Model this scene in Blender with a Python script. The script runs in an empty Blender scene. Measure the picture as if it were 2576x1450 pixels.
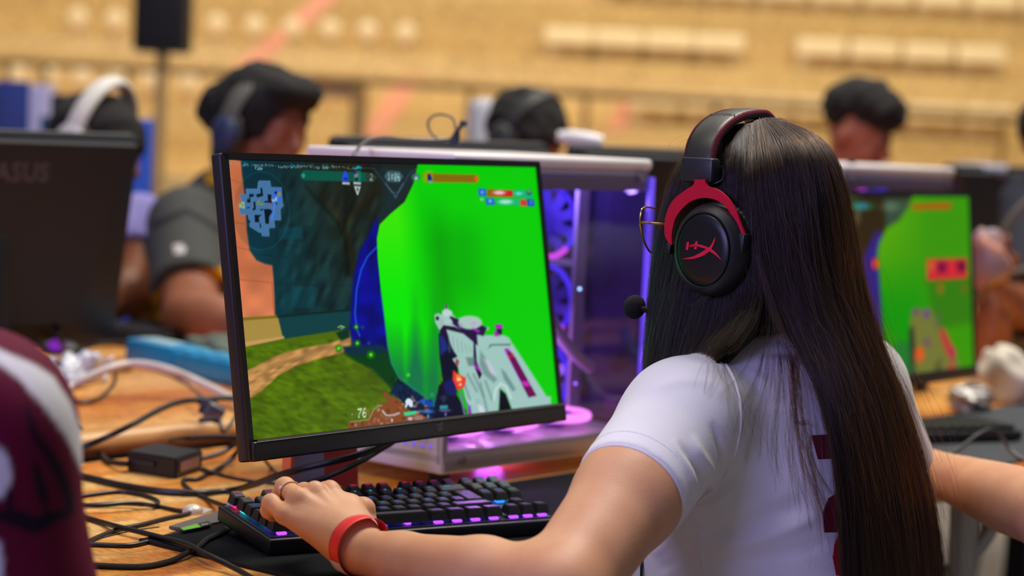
import bpy, bmesh, math, random
import numpy as np
from mathutils import Vector, Matrix, Euler
PI = math.pi
random.seed(7)
rng = np.random.default_rng(7)
sc = bpy.context.scene
COL = sc.collection

# ---------------------------------------------------------------- camera
FPX, PITCH, ROLL, CZ = 5237.3, 0.0747, 0.0455, 1.2065
IW, IH = 2576, 1450
TOP = 0.75                                     # table top height
cam_d = bpy.data.cameras.new('camera')
cam = bpy.data.objects.new('camera', cam_d)
COL.objects.link(cam)
cam_d.sensor_width = 36.0
cam_d.lens = 36.0 * FPX / IW
cam_d.clip_start = 0.05
cam_d.clip_end = 100
_b = Matrix.Rotation(PI / 2 - PITCH, 4, 'X')
cam.matrix_world = Matrix.Translation((0, 0, CZ)) @ _b @ Matrix.Rotation(ROLL, 4, 'Z')
cam_d.dof.use_dof = True
cam_d.dof.focus_distance = 2.17
cam_d.dof.aperture_fstop = 3.2
sc.camera = cam

# ---------------------------------------------------------------- world, lights, exposure
w = bpy.data.worlds.new('hall_air')
sc.world = w
w.use_nodes = True
w.node_tree.nodes['Background'].inputs[0].default_value = (0.50, 0.50, 0.62, 1)
w.node_tree.nodes['Background'].inputs[1].default_value = 0.21
def area(name, loc, target, size, power, color, size_y=None):
    d = bpy.data.lights.new(name, 'AREA')
    d.shape = 'RECTANGLE'
    d.size = size
    d.size_y = size_y or size
    d.energy = power
    d.color = color
    o = bpy.data.objects.new(name, d)
    COL.objects.link(o)
    o.location = loc
    o.rotation_euler = (Vector(target) - Vector(loc)).to_track_quat('-Z', 'Y').to_euler()
    return o
# the hall's lamps: bright white ones high over the tables, a row over the grandstand; blue-violet fill added behind the camera, no lamp of the hall
area('hall_lamp', (1.2, 4.2, 5.2), (0.2, 2.6, 0.8), 1.6, 255, (1.0, 0.94, 0.84), 2.4)
area('hall_lamp', (-1.4, 1.4, 5.0), (0.0, 2.4, 0.9), 1.2, 62, (1.0, 0.93, 0.84), 1.6)
area('stand_lamp', (0.0, 10.0, 7.5), (0.0, 14.0, 1.5), 12, 1130, (1.0, 0.93, 0.82), 2)
area('violet_fill', (-2.4, -1.6, 2.3), (0.2, 2.4, 0.8), 1.8, 100, (0.43, 0.37, 1.0), 1.2)
vs = sc.view_settings
sc.display_settings.display_device = 'sRGB'
vs.view_transform = 'Standard'
vs.look = 'None'
vs.exposure = 0.0
vs.gamma = 1.0
vs.use_curve_mapping = False
sc.cycles.max_bounces = 6
sc.cycles.transparent_max_bounces = 12
sc.cycles.sample_clamp_indirect = 4.0
sc.cycles.caustics_reflective = False
sc.cycles.caustics_refractive = False

# ---------------------------------------------------------------- picture ray -> place
def ray(px, py):
    u = px - IW / 2; v = py - IH / 2
    c, s = math.cos(ROLL), math.sin(ROLL)
    u, v = u * c + v * s, -u * s + v * c
    yc, zc = FPX, -v
    return Vector((u, yc * math.cos(PITCH) + zc * math.sin(PITCH), -yc * math.sin(PITCH) + zc * math.cos(PITCH)))
def Pd(px, py, d):
    q = ray(px, py); q = q * (d / q.y); q.z += CZ; return q
def Tz(px, py, z=TOP):
    q = ray(px, py); q = q * ((z - CZ) / q.z); q.z += CZ; return q
def Pp(px, py, o, n):
    q = ray(px, py); o = Vector(o); n = Vector(n)
    t = (o - Vector((0, 0, CZ))).dot(n) / q.dot(n)
    q = q * t; q.z += CZ; return q

# ---------------------------------------------------------------- colour + materials
def lin(c):
    return tuple(((x / 255 / 12.92) if x / 255 <= 0.04045 else ((x / 255 + 0.055) / 1.055) ** 2.4) for x in c)
def mat(name, rgb, rough=0.5, metal=0.0, spec=0.5, var=0.0, scale=20, bump=0.0, bscale=200, emit=None, estr=1.0,
        trans=0.0, alpha=1.0, sss=0.0, rgb2=None, coat=0.0, aniso=0.0, sheen=0.0, stretch=(1, 1, 1)):
    m = bpy.data.materials.new(name)
    m.use_nodes = True
    nt = m.node_tree; N = nt.nodes; L = nt.links
    b = N['Principled BSDF']
    c = lin(rgb)
    b.inputs['Base Color'].default_value = (*c, 1)
    b.inputs['Roughness'].default_value = rough
    b.inputs['Metallic'].default_value = metal
    b.inputs['Specular IOR Level'].default_value = spec
    b.inputs['Coat Weight'].default_value = coat
    b.inputs['Sheen Weight'].default_value = sheen
    if trans: b.inputs['Transmission Weight'].default_value = trans
    if alpha < 1: b.inputs['Alpha'].default_value = alpha
    if sss:
        b.inputs['Subsurface Weight'].default_value = sss
        b.inputs['Subsurface Radius'].default_value = (0.010, 0.004, 0.002)
        b.inputs['Subsurface Scale'].default_value = 1.0
    if emit:
        b.inputs['Emission Color'].default_value = (*lin(emit), 1)
        b.inputs['Emission Strength'].default_value = estr
    if var or rgb2 or bump:
        tc = N.new('ShaderNodeTexCoord'); mp = N.new('ShaderNodeMapping')
        mp.inputs['Scale'].default_value = stretch
        L.new(tc.outputs['Object'], mp.inputs['Vector'])
    if var or rgb2:
        n = N.new('ShaderNodeTexNoise'); n.inputs['Scale'].default_value = scale; n.inputs['Detail'].default_value = 4
        L.new(mp.outputs[0], n.inputs['Vector'])
        r = N.new('ShaderNodeValToRGB')
        c2 = lin(rgb2) if rgb2 else tuple(min(1, x * (1 + var)) for x in c)
        c1 = c if rgb2 else tuple(x * (1 - var) for x in c)
        r.color_ramp.elements[0].position = 0.35; r.color_ramp.elements[1].position = 0.65
        r.color_ramp.elements[0].color = (*c1, 1); r.color_ramp.elements[1].color = (*c2, 1)
        L.new(n.outputs['Fac'], r.inputs[0]); L.new(r.outputs[0], b.inputs['Base Color'])
    if bump:
        n2 = N.new('ShaderNodeTexNoise'); n2.inputs['Scale'].default_value = bscale; n2.inputs['Detail'].default_value = 3
        L.new(mp.outputs[0], n2.inputs['Vector'])
        bp = N.new('ShaderNodeBump'); bp.inputs['Strength'].default_value = bump; bp.inputs['Distance'].default_value = 0.002
        L.new(n2.outputs['Fac'], bp.inputs['Height']); L.new(bp.outputs[0], b.inputs['Normal'])
    return m
def emis(name, rgb, strength=1.0):
    m = bpy.data.materials.new(name); m.use_nodes = True
    nt = m.node_tree
    nt.nodes.remove(nt.nodes['Principled BSDF'])
    e = nt.nodes.new('ShaderNodeEmission')
    e.inputs[0].default_value = (*lin(rgb), 1); e.inputs[1].default_value = strength
    nt.links.new(e.outputs[0], nt.nodes['Material Output'].inputs[0])
    return m
black_plastic = mat('black_plastic', (20, 20, 22), 0.42, bump=0.15, bscale=900)
dark_plastic = mat('dark_plastic', (33, 33, 38), 0.5, var=0.1)
gloss_black = mat('glossy_black', (10, 10, 12), 0.2)
rubber = mat('black_rubber', (17, 17, 17), 0.42, var=0.15, scale=60)
white_paint = mat('white_enamel', (226, 222, 224), 0.35, var=0.03)
steel = mat('brushed_steel', (170, 168, 168), 0.3, metal=0.9)
white_cable = mat('white_cable', (205, 196, 186), 0.45, var=0.05)

# ---------------------------------------------------------------- objects
def tag(o, label=None, cat=None, group=None, kind=None):
    if label: o['label'] = label
    if cat: o['category'] = cat
    if group: o['group'] = group
    if kind: o['kind'] = kind
    return o
def thing(name, label, cat, loc=(0, 0, 0), rot=(0, 0, 0), group=None):
    o = bpy.data.objects.new(name, None); COL.objects.link(o)
    o.empty_display_size = 0.05
    o.location = loc; o.rotation_euler = rot
    return tag(o, label, cat, group)
def link(name, me, parent=None):
    o = bpy.data.objects.new(name, me); COL.objects.link(o)
    if parent is not None:
        o.parent = parent
    return o
def mesh(name, V, F, m, parent=None, smooth=True, mi=None):
    me = bpy.data.meshes.new(name)
    me.from_pydata([tuple(v) for v in V], [], [tuple(int(i) for i in f) for f in F])
    for mm in (m if isinstance(m, (list, tuple)) else [m]): me.materials.append(mm)
    if smooth: me.polygons.foreach_set('use_smooth', [True] * len(me.polygons))
    if mi is not None: me.polygons.foreach_set('material_index', mi)
    me.update()
    return link(name, me, parent)
def wparent(o, parent):
    """parent while keeping world-space vertices (thing empties are placed without scale)"""
    o.parent = parent
    o.matrix_parent_inverse = parent_matrix(parent).inverted()
    return o
def parent_matrix(p):
    m = Matrix.LocRotScale(p.location, p.rotation_euler, None)
    if p.parent is not None:
        m = parent_matrix(p.parent) @ p.matrix_parent_inverse @ m
    return m
class MB:
    """collects shapes in one bmesh"""
    def __init__(s): s.bm = bmesh.new(); s.mi = 0
    def _done(s, vs):
        for f in {f for v in vs for f in v.link_faces}: f.material_index = s.mi
        return vs
    def box(s, c, size, rot=None, bevel=0.0, seg=2):
        r = bmesh.ops.create_cube(s.bm, size=1)
        vs = r['verts']
        for v in vs: v.co = Vector((v.co.x * size[0], v.co.y * size[1], v.co.z * size[2]))
        if bevel:
            es = list({e for v in vs for e in v.link_edges})
            rb = bmesh.ops.bevel(s.bm, geom=es, offset=bevel, segments=seg, affect='EDGES', profile=0.5)
            vs = [v for v in rb['verts']] 
            vs = list({v for v in vs} | {v for f in rb['faces'] for v in f.verts})
        M = Matrix.Translation(Vector(c))
        if rot is not None: M = M @ (rot if isinstance(rot, Matrix) else Euler(rot).to_matrix().to_4x4())
        for v in vs: v.co = M @ v.co
        return s._done(vs)
    def cyl(s, a, b, r1, r2=None, seg=20, caps=True):
        a = Vector(a); b = Vector(b); d = b - a
        r2 = r1 if r2 is None else r2
        M = Matrix.Translation((a + b) / 2) @ d.to_track_quat('Z', 'Y').to_matrix().to_4x4()
        r = bmesh.ops.create_cone(s.bm, cap_ends=caps, segments=seg, radius1=r1, radius2=r2, depth=d.length, matrix=M)
        return s._done(r['verts'])
    def sph(s, c, r, sx=1, sy=1, sz=1, rot=None, u=20, v=12):
        M = Matrix.Translation(Vector(c))
        if rot is not None: M = M @ (rot if isinstance(rot, Matrix) else Euler(rot).to_matrix().to_4x4())
        M = M @ Matrix.Diagonal((sx, sy, sz, 1))
        q = bmesh.ops.create_uvsphere(s.bm, u_segments=u, v_segments=v, radius=r, matrix=M)
        return s._done(q['verts'])
    def tube(s, pts, r, seg=10, closed=False, caps=True, flat=1.0):
        pts = [Vector(p) for p in pts]; n = len(pts)
        rings = []; up = None
        for i, p in enumerate(pts):
            t = (pts[(i + 1) % n] - pts[i - 1]) if closed else (pts[min(i + 1, n - 1)] - pts[max(i - 1, 0)])
            t.normalize()
            if up is None:
                up = Vector((0, 0, 1)) if abs(t.z) < 0.9 else Vector((1, 0, 0))
            x = t.cross(up)
            if x.length < 1e-6: x = t.orthogonal()
            x.normalize(); y = x.cross(t).normalized(); up = y
            rr = r[i] if hasattr(r, '__len__') else r
            rings.append([s.bm.verts.new(p + x * math.cos(a) * rr + y * math.sin(a) * rr * flat) for a in (2 * PI * k / seg for k in range(seg))])
        m = n if closed else n - 1
        for i in range(m):
            A, B = rings[i], rings[(i + 1) % n]
            for k in range(seg):
                f = s.bm.faces.new((A[k], A[(k + 1) % seg], B[(k + 1) % seg], B[k])); f.material_index = s.mi
        if caps and not closed:
            s.bm.faces.new(rings[0][::-1]).material_index = s.mi; s.bm.faces.new(rings[-1]).material_index = s.mi
    def prism(s, pts, off):
        """closed outline pts (3D, planar) extruded by vector off"""
        off = Vector(off)
        A = [s.bm.verts.new(Vector(p)) for p in pts]; B = [s.bm.verts.new(Vector(p) + off) for p in pts]
        n = len(A)
        fs = [s.bm.faces.new(A[::-1]), s.bm.faces.new(B)]
        for i in range(n): fs.append(s.bm.faces.new((A[i], A[(i + 1) % n], B[(i + 1) % n], B[i])))
        for f in fs: f.material_index = s.mi
        return A + B
    def build(s, name, m, parent=None, smooth=True, angle=35, world=False):
        bmesh.ops.recalc_face_normals(s.bm, faces=s.bm.faces)
        me = bpy.data.meshes.new(name)
        if smooth:
            for f in s.bm.faces: f.smooth = True
            for e in s.bm.edges:
                if len(e.link_faces) == 2 and e.calc_face_angle(0) > math.radians(angle): e.smooth = False
        s.bm.to_mesh(me); s.bm.free()
        for mm in (m if isinstance(m, (list, tuple)) else [m]): me.materials.append(mm)
        o = link(name, me)
        if parent is not None:
            if world: wparent(o, parent)
            else: o.parent = parent
        return o
def smooth_pts(pts, n=8, closed=False):
    """Catmull-Rom through control points"""
    P = [Vector(p) for p in pts]; out = []; k = len(P)
    rngi = range(k) if closed else range(k - 1)
    for i in rngi:
        g = (lambda j: P[j % k]) if closed else (lambda j: P[min(max(j, 0), k - 1)])
        p0, p1, p2, p3 = g(i - 1), g(i), g(i + 1), g(i + 2)
        for j in range(n):
            t = j / n
            out.append(0.5 * ((2 * p1) + (p2 - p0) * t + (2 * p0 - 5 * p1 + 4 * p2 - p3) * t * t + (3 * p1 - p0 - 3 * p2 + p3) * t ** 3))
    if not closed: out.append(P[-1])
    return out
def text_geo(txt, size, bold=0.0, space=1.0):
    """outline text as (verts2d, faces), built-in font, centred"""
    cu = bpy.data.curves.new('t', 'FONT'); cu.body = txt; cu.size = size; cu.align_x = 'CENTER'; cu.align_y = 'CENTER'
    cu.offset = bold; cu.space_character = space; cu.resolution_u = 3
    o = bpy.data.objects.new('t', cu)
    me = o.to_mesh()
    V = [tuple(v.co)[:2] for v in me.vertices]; F = [tuple(p.vertices) for p in me.polygons]
    o.to_mesh_clear(); bpy.data.objects.remove(o); bpy.data.curves.remove(cu)
    return V, F

# ---------------------------------------------------------------- implicit surfaces (fields below zero are inside)
def surfnet(fn, lo, hi, h):
    lo = np.array(lo, float); hi = np.array(hi, float)
    n = np.ceil((hi - lo) / h).astype(int) + 1
    xs = [lo[i] + h * np.arange(n[i]) for i in range(3)]
    F = np.empty(tuple(n), np.float32)
    step = max(1, int(400000 // (n[1] * n[2])))
    for i in range(0, n[0], step):
        X, Y, Z = np.meshgrid(xs[0][i:i + step], xs[1], xs[2], indexing='ij')
        P = np.stack([X.ravel(), Y.ravel(), Z.ravel()], 1).astype(np.float32)
        F[i:i + step] = fn(P).reshape(X.shape)
    ins = F < 0
    c = np.zeros(tuple(n - 1), np.int8)
    for dx in (0, 1):
        for dy in (0, 1):
            for dz in (0, 1):
                c += ins[dx:n[0] - 1 + dx, dy:n[1] - 1 + dy, dz:n[2] - 1 + dz]
    cells = np.argwhere((c > 0) & (c < 8))
    idx = np.full(tuple(n - 1), -1, np.int64)
    idx[tuple(cells.T)] = np.arange(len(cells))
    acc = np.zeros((len(cells), 3)); cnt = np.zeros(len(cells))
    cor = [(0, 0, 0), (1, 0, 0), (0, 1, 0), (1, 1, 0), (0, 0, 1), (1, 0, 1), (0, 1, 1), (1, 1, 1)]
    for a in range(8):
        for b in range(a + 1, 8):
            A = np.array(cor[a]); B = np.array(cor[b])
            if np.abs(A - B).sum() != 1: continue
            fa = F[tuple((cells + A).T)]; fb = F[tuple((cells + B).T)]
            m = (fa < 0) != (fb < 0)
            t = fa[m] / (fa[m] - fb[m])
            acc[m] += A + t[:, None] * (B - A); cnt[m] += 1
    V = lo + (cells + acc / cnt[:, None]) * h
    Q = []
    for ax in range(3):
        e = [0, 0, 0]; e[ax] = 1
        a = ins[:n[0] - e[0], :n[1] - e[1], :n[2] - e[2]]; b = ins[e[0]:, e[1]:, e[2]:]
        E = np.argwhere(a != b)
        u, v = (ax + 1) % 3, (ax + 2) % 3
        ok = (E[:, u] > 0) & (E[:, v] > 0) & (E[:, u] < n[u] - 1) & (E[:, v] < n[v] - 1) & (E[:, ax] < n[ax] - 1)
        E = E[ok]
        du = np.zeros(3, int); du[u] = 1; dv = np.zeros(3, int); dv[v] = 1
        q = np.stack([idx[tuple((E - du - dv).T)], idx[tuple((E - dv).T)], idx[tuple(E.T)], idx[tuple((E - du).T)]], 1)
        flip = ~a[tuple(E.T)]
        q[flip] = q[flip][:, ::-1]
        Q.append(q)
    Q = np.concatenate(Q)
    Q = Q[(Q >= 0).all(1)]
    return V, Q
def fast_mesh(name, V, Q, m, parent=None):
    me = bpy.data.meshes.new(name)
    me.vertices.add(len(V)); me.vertices.foreach_set('co', np.asarray(V, np.float32).ravel())
    me.loops.add(Q.size); me.loops.foreach_set('vertex_index', Q.astype(np.int32).ravel())
    me.polygons.add(len(Q))
    me.polygons.foreach_set('loop_start', np.arange(0, Q.size, Q.shape[1], dtype=np.int32))
    try: me.polygons.foreach_set('loop_total', np.full(len(Q), Q.shape[1], np.int32))
    except Exception: pass
    me.update(calc_edges=True); me.validate()
    me.polygons.foreach_set('use_smooth', [True] * len(me.polygons))
    for mm in (m if isinstance(m, (list, tuple)) else [m]): me.materials.append(mm)
    return link(name, me, parent)
def merge(parts):
    V = []; Q = []; k = 0
    for v, q in parts: V.append(v); Q.append(q + k); k += len(v)
    return np.concatenate(V), np.concatenate(Q)
def relax(V, Q, it=2, lam=0.5):
    n = len(V)
    for _ in range(it):
        S = np.zeros((n, 3)); C = np.zeros(n)
        for i in range(4):
            a = Q[:, i]; b = Q[:, (i + 1) % 4]
            np.add.at(S, a, V[b]); np.add.at(C, a, 1); np.add.at(S, b, V[a]); np.add.at(C, b, 1)
        C[C == 0] = 1
        V = V * (1 - lam) + S / C[:, None] * lam
    return V
def smin(a, b, k):
    h = np.clip(0.5 + 0.5 * (b - a) / k, 0, 1)
    return b * (1 - h) + a * h - k * h * (1 - h)
def smax(a, b, k): return -smin(-a, -b, k)
def cap(P, a, b, ra, rb=None):
    rb = ra if rb is None else rb
    a = np.array(a, np.float32); b = np.array(b, np.float32)
    d = b - a; t = np.clip((P - a) @ d / (d @ d), 0, 1)
    return np.linalg.norm(P - a - t[:, None] * d, axis=1) - (ra + (rb - ra) * t)
def chain(P, pts, rs, k=0.0):
    r = None
    for i in range(len(pts) - 1):
        d = cap(P, pts[i], pts[i + 1], rs[i], rs[i + 1])
        r = d if r is None else (smin(r, d, k) if k else np.minimum(r, d))
    return r
def ell(P, c, r, R=None):
    """ellipsoid, R = 3x3 with the axes as rows"""
    p = P - np.array(c, np.float32)
    if R is not None: p = p @ np.array(R, np.float32).T
    r = np.array(r, np.float32)
    k0 = np.linalg.norm(p / r, axis=1) + 1e-9; k1 = np.linalg.norm(p / (r * r), axis=1) + 1e-9
    return k0 * (k0 - 1) / k1
def frame(f, up=(0, 0, 1)):
    """rows: right-hand side (x), forward (y), up (z)"""
    f = np.array(f, float); f /= np.linalg.norm(f)
    u = np.array(up, float); x = np.cross(f, u); x /= np.linalg.norm(x)
    u = np.cross(x, f)
    return np.array([x, f, u])
# ================================================================ the hall: floor, grandstand, rail
def wood_mat(name, a, b, c, grain=(1, 1, 1), sc1=5.0, cell=55.0, rough=0.4, chips=0.35, spec=0.4):
    m = bpy.data.materials.new(name); m.use_nodes = True
    nt = m.node_tree; N = nt.nodes; L = nt.links; B = N['Principled BSDF']
    tc = N.new('ShaderNodeTexCoord')
    def mp(s, r=(0, 0, 0)):
        q = N.new('ShaderNodeMapping'); q.inputs['Scale'].default_value = s; q.inputs['Rotation'].default_value = r
        L.new(tc.outputs['Object'], q.inputs['Vector']); return q.outputs[0]
    def noise(v, s, d=4, dist=0.0):
        q = N.new('ShaderNodeTexNoise'); q.inputs['Scale'].default_value = s; q.inputs['Detail'].default_value = d
        q.inputs['Distortion'].default_value = dist
        L.new(v, q.inputs['Vector']); return q.outputs['Fac']
    def ramp(f, stops):
        q = N.new('ShaderNodeValToRGB')
        while len(q.color_ramp.elements) < len(stops): q.color_ramp.elements.new(0.5)
        for e, (p, col) in zip(q.color_ramp.elements, stops): e.position = p; e.color = (*lin(col), 1)
        L.new(f, q.inputs[0]); return q.outputs[0]
    def mix(kind, f, x, y):
        q = N.new('ShaderNodeMix'); q.data_type = 'RGBA'; q.blend_type = kind
        if isinstance(f, (int, float)): q.inputs[0].default_value = f
        else: L.new(f, q.inputs[0])
        L.new(x, q.inputs[6]); L.new(y, q.inputs[7]); return q.outputs[2]
    base = ramp(noise(mp(grain), sc1, 5, 0.6), [(0.36, a), (0.5, b), (0.63, c)])
    vo = N.new('ShaderNodeTexVoronoi'); vo.inputs['Scale'].default_value = cell
    L.new(mp((grain[0] * 0.9, grain[1] * 0.5, 1), (0, 0, 0.5)), vo.inputs['Vector'])
    bw = N.new('ShaderNodeSeparateColor'); L.new(vo.outputs['Color'], bw.inputs[0])
    ch = ramp(bw.outputs[0], [(0.1, (150, 118, 90)), (0.5, (235, 225, 210)), (0.95, (255, 255, 255))])
    col = mix('MULTIPLY', chips, base, ch)
    fine = ramp(noise(mp((grain[0] * 9, grain[1] * 0.8, 1)), 24, 6), [(0.38, (150, 120, 90)), (0.56, (255, 255, 255))])
    col = mix('MULTIPLY', 0.42, col, fine)
    L.new(col, B.inputs['Base Color'])
    B.inputs['Roughness'].default_value = rough; B.inputs['Specular IOR Level'].default_value = spec
    bp = N.new('ShaderNodeBump'); bp.inputs['Strength'].default_value = 0.15; bp.inputs['Distance'].default_value = 0.001
    L.new(noise(mp((grain[0] * 6, grain[1], 1)), 40, 4), bp.inputs['Height']); L.new(bp.outputs[0], B.inputs['Normal'])
    return m
stand_wood = wood_mat('pale_grandstand_wood', (198, 164, 98), (212, 178, 112), (222, 190, 130), (0.12, 1, 2.5), 0.9, 0.5, 0.6, 0.08)
seat_wood = mat('pale_seat_ply', (232, 208, 158), 0.4, var=0.06, scale=6)
floor_m = mat('grey_hall_floor', (120, 112, 105), 0.5, var=0.1, scale=3)

b = MB(); b.box((0, 7, -0.05), (34, 30, 0.1)); o = b.build('floor', floor_m); tag(o, kind='structure')
# stepped grandstand of pale wood
ROW0, RISE, GO = 14.0, 0.43, 0.8
b = MB()
prof = [(ROW0 - 1.5, 0), (ROW0 - 1.5, 0.86)]
z = 0.86; y = ROW0 - 0.72
for k in range(7):
    prof += [(y, z), (y, z + RISE)]
    z += RISE; y += GO
prof += [(y + 1, z), (y + 1, 0)]
b.prism([(-14, py_, pz_) for py_, pz_ in prof], (28, 0, 0))
o = b.build('grandstand', stand_wood, smooth=False)
tag(o, 'stepped pale wooden grandstand filling the far side of the hall', 'grandstand', kind='structure')
# seat boards along each step (long planks the seats sit on)
b = MB()
b.box((0, 0, 0.21), (0.32, 0.30, 0.035), bevel=0.015)
b.box((0, -0.14, 0.165), (0.34, 0.03, 0.115), bevel=0.013)
b.box((0, 0.05, 0.10), (0.28, 0.12, 0.2), bevel=0.005)
seat0 = b.build('bleacher_seat', seat_wood)
b = MB()
b.sph((0, -0.03, 0.14), 0.072, 1.0, 0.35, 1.1); b.box((0, 0.05, 0.09), (0.1, 0.1, 0.18), bevel=0.01)
glint_disc = b.build('bleacher_seat', mat('pale_glint_disc', (222, 196, 152), 0.45))  # pale round disc, imitates the blurred light glints along the left seats
first = {'a': True, 'b': True}
def put_seat(kind, px, row, label, group):
    src = seat0 if kind == 'a' else glint_disc
    if first[kind]: o = src; first[kind] = False
    else: o = src.copy(); COL.objects.link(o)
    d = ROW0 - 0.92 + row * GO
    q = Pd(px, 100, d)
    o.location = (q.x, d, 0.86 + RISE * row)
    o.rotation_euler = (0, 0, 0)
    tag(o, label, 'seat', group)
g1, g2 = 'pale seats on the upper grandstand step', 'pale seats on the middle grandstand step'
g3, g4 = 'pale seats on the lower grandstand step', 'small round glint discs at the left of the grandstand'
for i in range(9): put_seat('a', 1560 + i * 132, 3, 'pale wooden seat on the topmost visible grandstand step, upper right', g1)
for i in range(4): put_seat('a', 1430 + i * 126, 2, 'pale wooden seat in the block of four right of the red stripe', g2)
for i in range(4): put_seat('a', 2060 + i * 134, 2, 'pale wooden seat in the block of four at the far right, middle step', 'pale seats in the far right block')
for i in range(7): put_seat('a', 1650 + i * 140, 1, 'pale wooden seat low on the grandstand just behind the rail', g3)
for p_ in (195, 290, 545, 640, 735, 830, 925, 1020): put_seat('b', p_, 2, 'small pale disc shaped as a glint on the seats, middle step, left half of the grandstand', g4)
for p_ in (45, 125, 210, 300, 385, 480, 700, 790): put_seat('b', p_, 1, 'small pale disc shaped as a glint on the seats, low behind the rail, left half of the grandstand', 'small low glint discs at the left of the grandstand')
# faded red painted stripes running up the steps
red_stripe = mat('faded_red_paint', (232, 160, 128), 0.6, var=0.05)
for (x0, y0, x1, y1, wd, lb) in ((835, -20, 580, 205, 62, 'faded red stripe slanting up the grandstand at upper left'),
                             (1035, 190, 935, 345, 62, 'short faded red stripe above the white computer case'),
                             (1600, 235, 1545, 330, 44, 'short faded red stripe right of the bowed dark head')):
    b = MB(); dx = wd / 2
    for k in range(-1, 7):                                        # painted on each riser in turn
        yk, za, zb_ = (ROW0 - 0.72 + GO * k, 0.86 + RISE * k, 0.86 + RISE * (k + 1)) if k >= 0 else (ROW0 - 1.5, 0.02, 0.86)
        def py_at(z): 
            py = IH / 2 - 300
            for _ in range(12): py += (Pd((x0 + x1) / 2, py, yk).z - z) / yk * FPX
            return py
        ya, yb = max(min(py_at(zb_), y1), y0), max(min(py_at(za), y1), y0)
        if yb - ya < 1: continue
        f = lambda y: x0 + (x1 - x0) * (y - y0) / (y1 - y0)
        b.prism([Pd(f(ya) - dx, ya, yk - 0.006), Pd(f(ya) + dx, ya, yk - 0.006), Pd(f(yb) + dx, yb, yk - 0.006), Pd(f(yb) - dx, yb, yk - 0.006)], (0, 0.0055, 0))
    o = b.build('painted_stripe', red_stripe, smooth=False)
    tag(o, lb, 'stripe', kind='structure')
b = MB(); pts = [Pd(640, 182, 12.02), Pd(905, 199, 12.02), Pd(905, 256, 12.02), Pd(640, 236, 12.02)]
b.prism(pts, (0, 0.03, 0)); o = b.build('pink_banner', mat('pale_pink_cloth', (236, 186, 140), 0.7), smooth=False)
tag(o, 'pale pink banner hung on the rail behind the player with the grey-banded headset', 'banner')
# rail in front of the stand
rail_m = mat('dull_brown_rail', (150, 112, 52), 0.5)
post_m = mat('brown_rail_post', (140, 108, 58), 0.5)
rl = thing('railing', 'thin brown rail with short posts along the foot of the grandstand', 'railing', (0, 12.0, 0))
b = MB(); A = Pd(-150, 141, 12.0); Bq = Pd(2750, 306, 12.0)
b.tube([A, (A + Bq) / 2, Bq], 0.028, 8); b.build('top_rail', rail_m, rl, world=True)
for px, m_ in ((18, post_m), (112, post_m), (322, post_m), (560, post_m), (905, post_m), (1182, post_m), (1475, post_m), (1802, post_m), (2160, post_m), (2522, rail_m)):
    yy = 150 + (px / 2576) * 160
    q = Pd(px, yy, 12.0)
    b = MB(); b.box((q.x, 12.0, q.z / 2), (0.034 if px != 905 else 0.085, 0.034, q.z)); b.build('rail_post', m_, rl, world=True)

# loudspeaker on a pole stand
sp = thing('loudspeaker', 'black loudspeaker high on a thin pole, upper left', 'loudspeaker', (Pd(404, 60, 8.6).x, 8.6, 0))
q0 = Pd(343, 130, 8.6); q1 = Pd(474, 130, 8.6)
cx_ = (q0.x + q1.x) / 2; wd_ = q1.x - q0.x; zb = q0.z
b = MB(); b.box((cx_, 8.6, zb + 0.22), (wd_, 0.24, 0.44), bevel=0.02); b.build('cabinet', mat('black_speaker_cabinet', (27, 28, 36), 0.6), sp, world=True)
b = MB(); b.box((cx_, 8.475, zb + 0.22), (wd_ * 0.86, 0.012, 0.38), bevel=0.004); b.build('grille', mat('black_grille', (20, 21, 27), 0.7), sp, world=True)
b = MB(); b.cyl((cx_, 8.6, 0.02), (cx_, 8.6, zb), 0.025)
b.cyl((cx_, 8.6, 0.5), (cx_ - 0.4, 8.4, 0.02), 0.015); b.cyl((cx_, 8.6, 0.5), (cx_ + 0.4, 8.4, 0.02), 0.015); b.cyl((cx_, 8.6, 0.5), (cx_, 9.0, 0.02), 0.015)
b.build('pole_stand', mat('tan_pole', (200, 164, 108), 0.5), sp, world=True)

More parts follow.
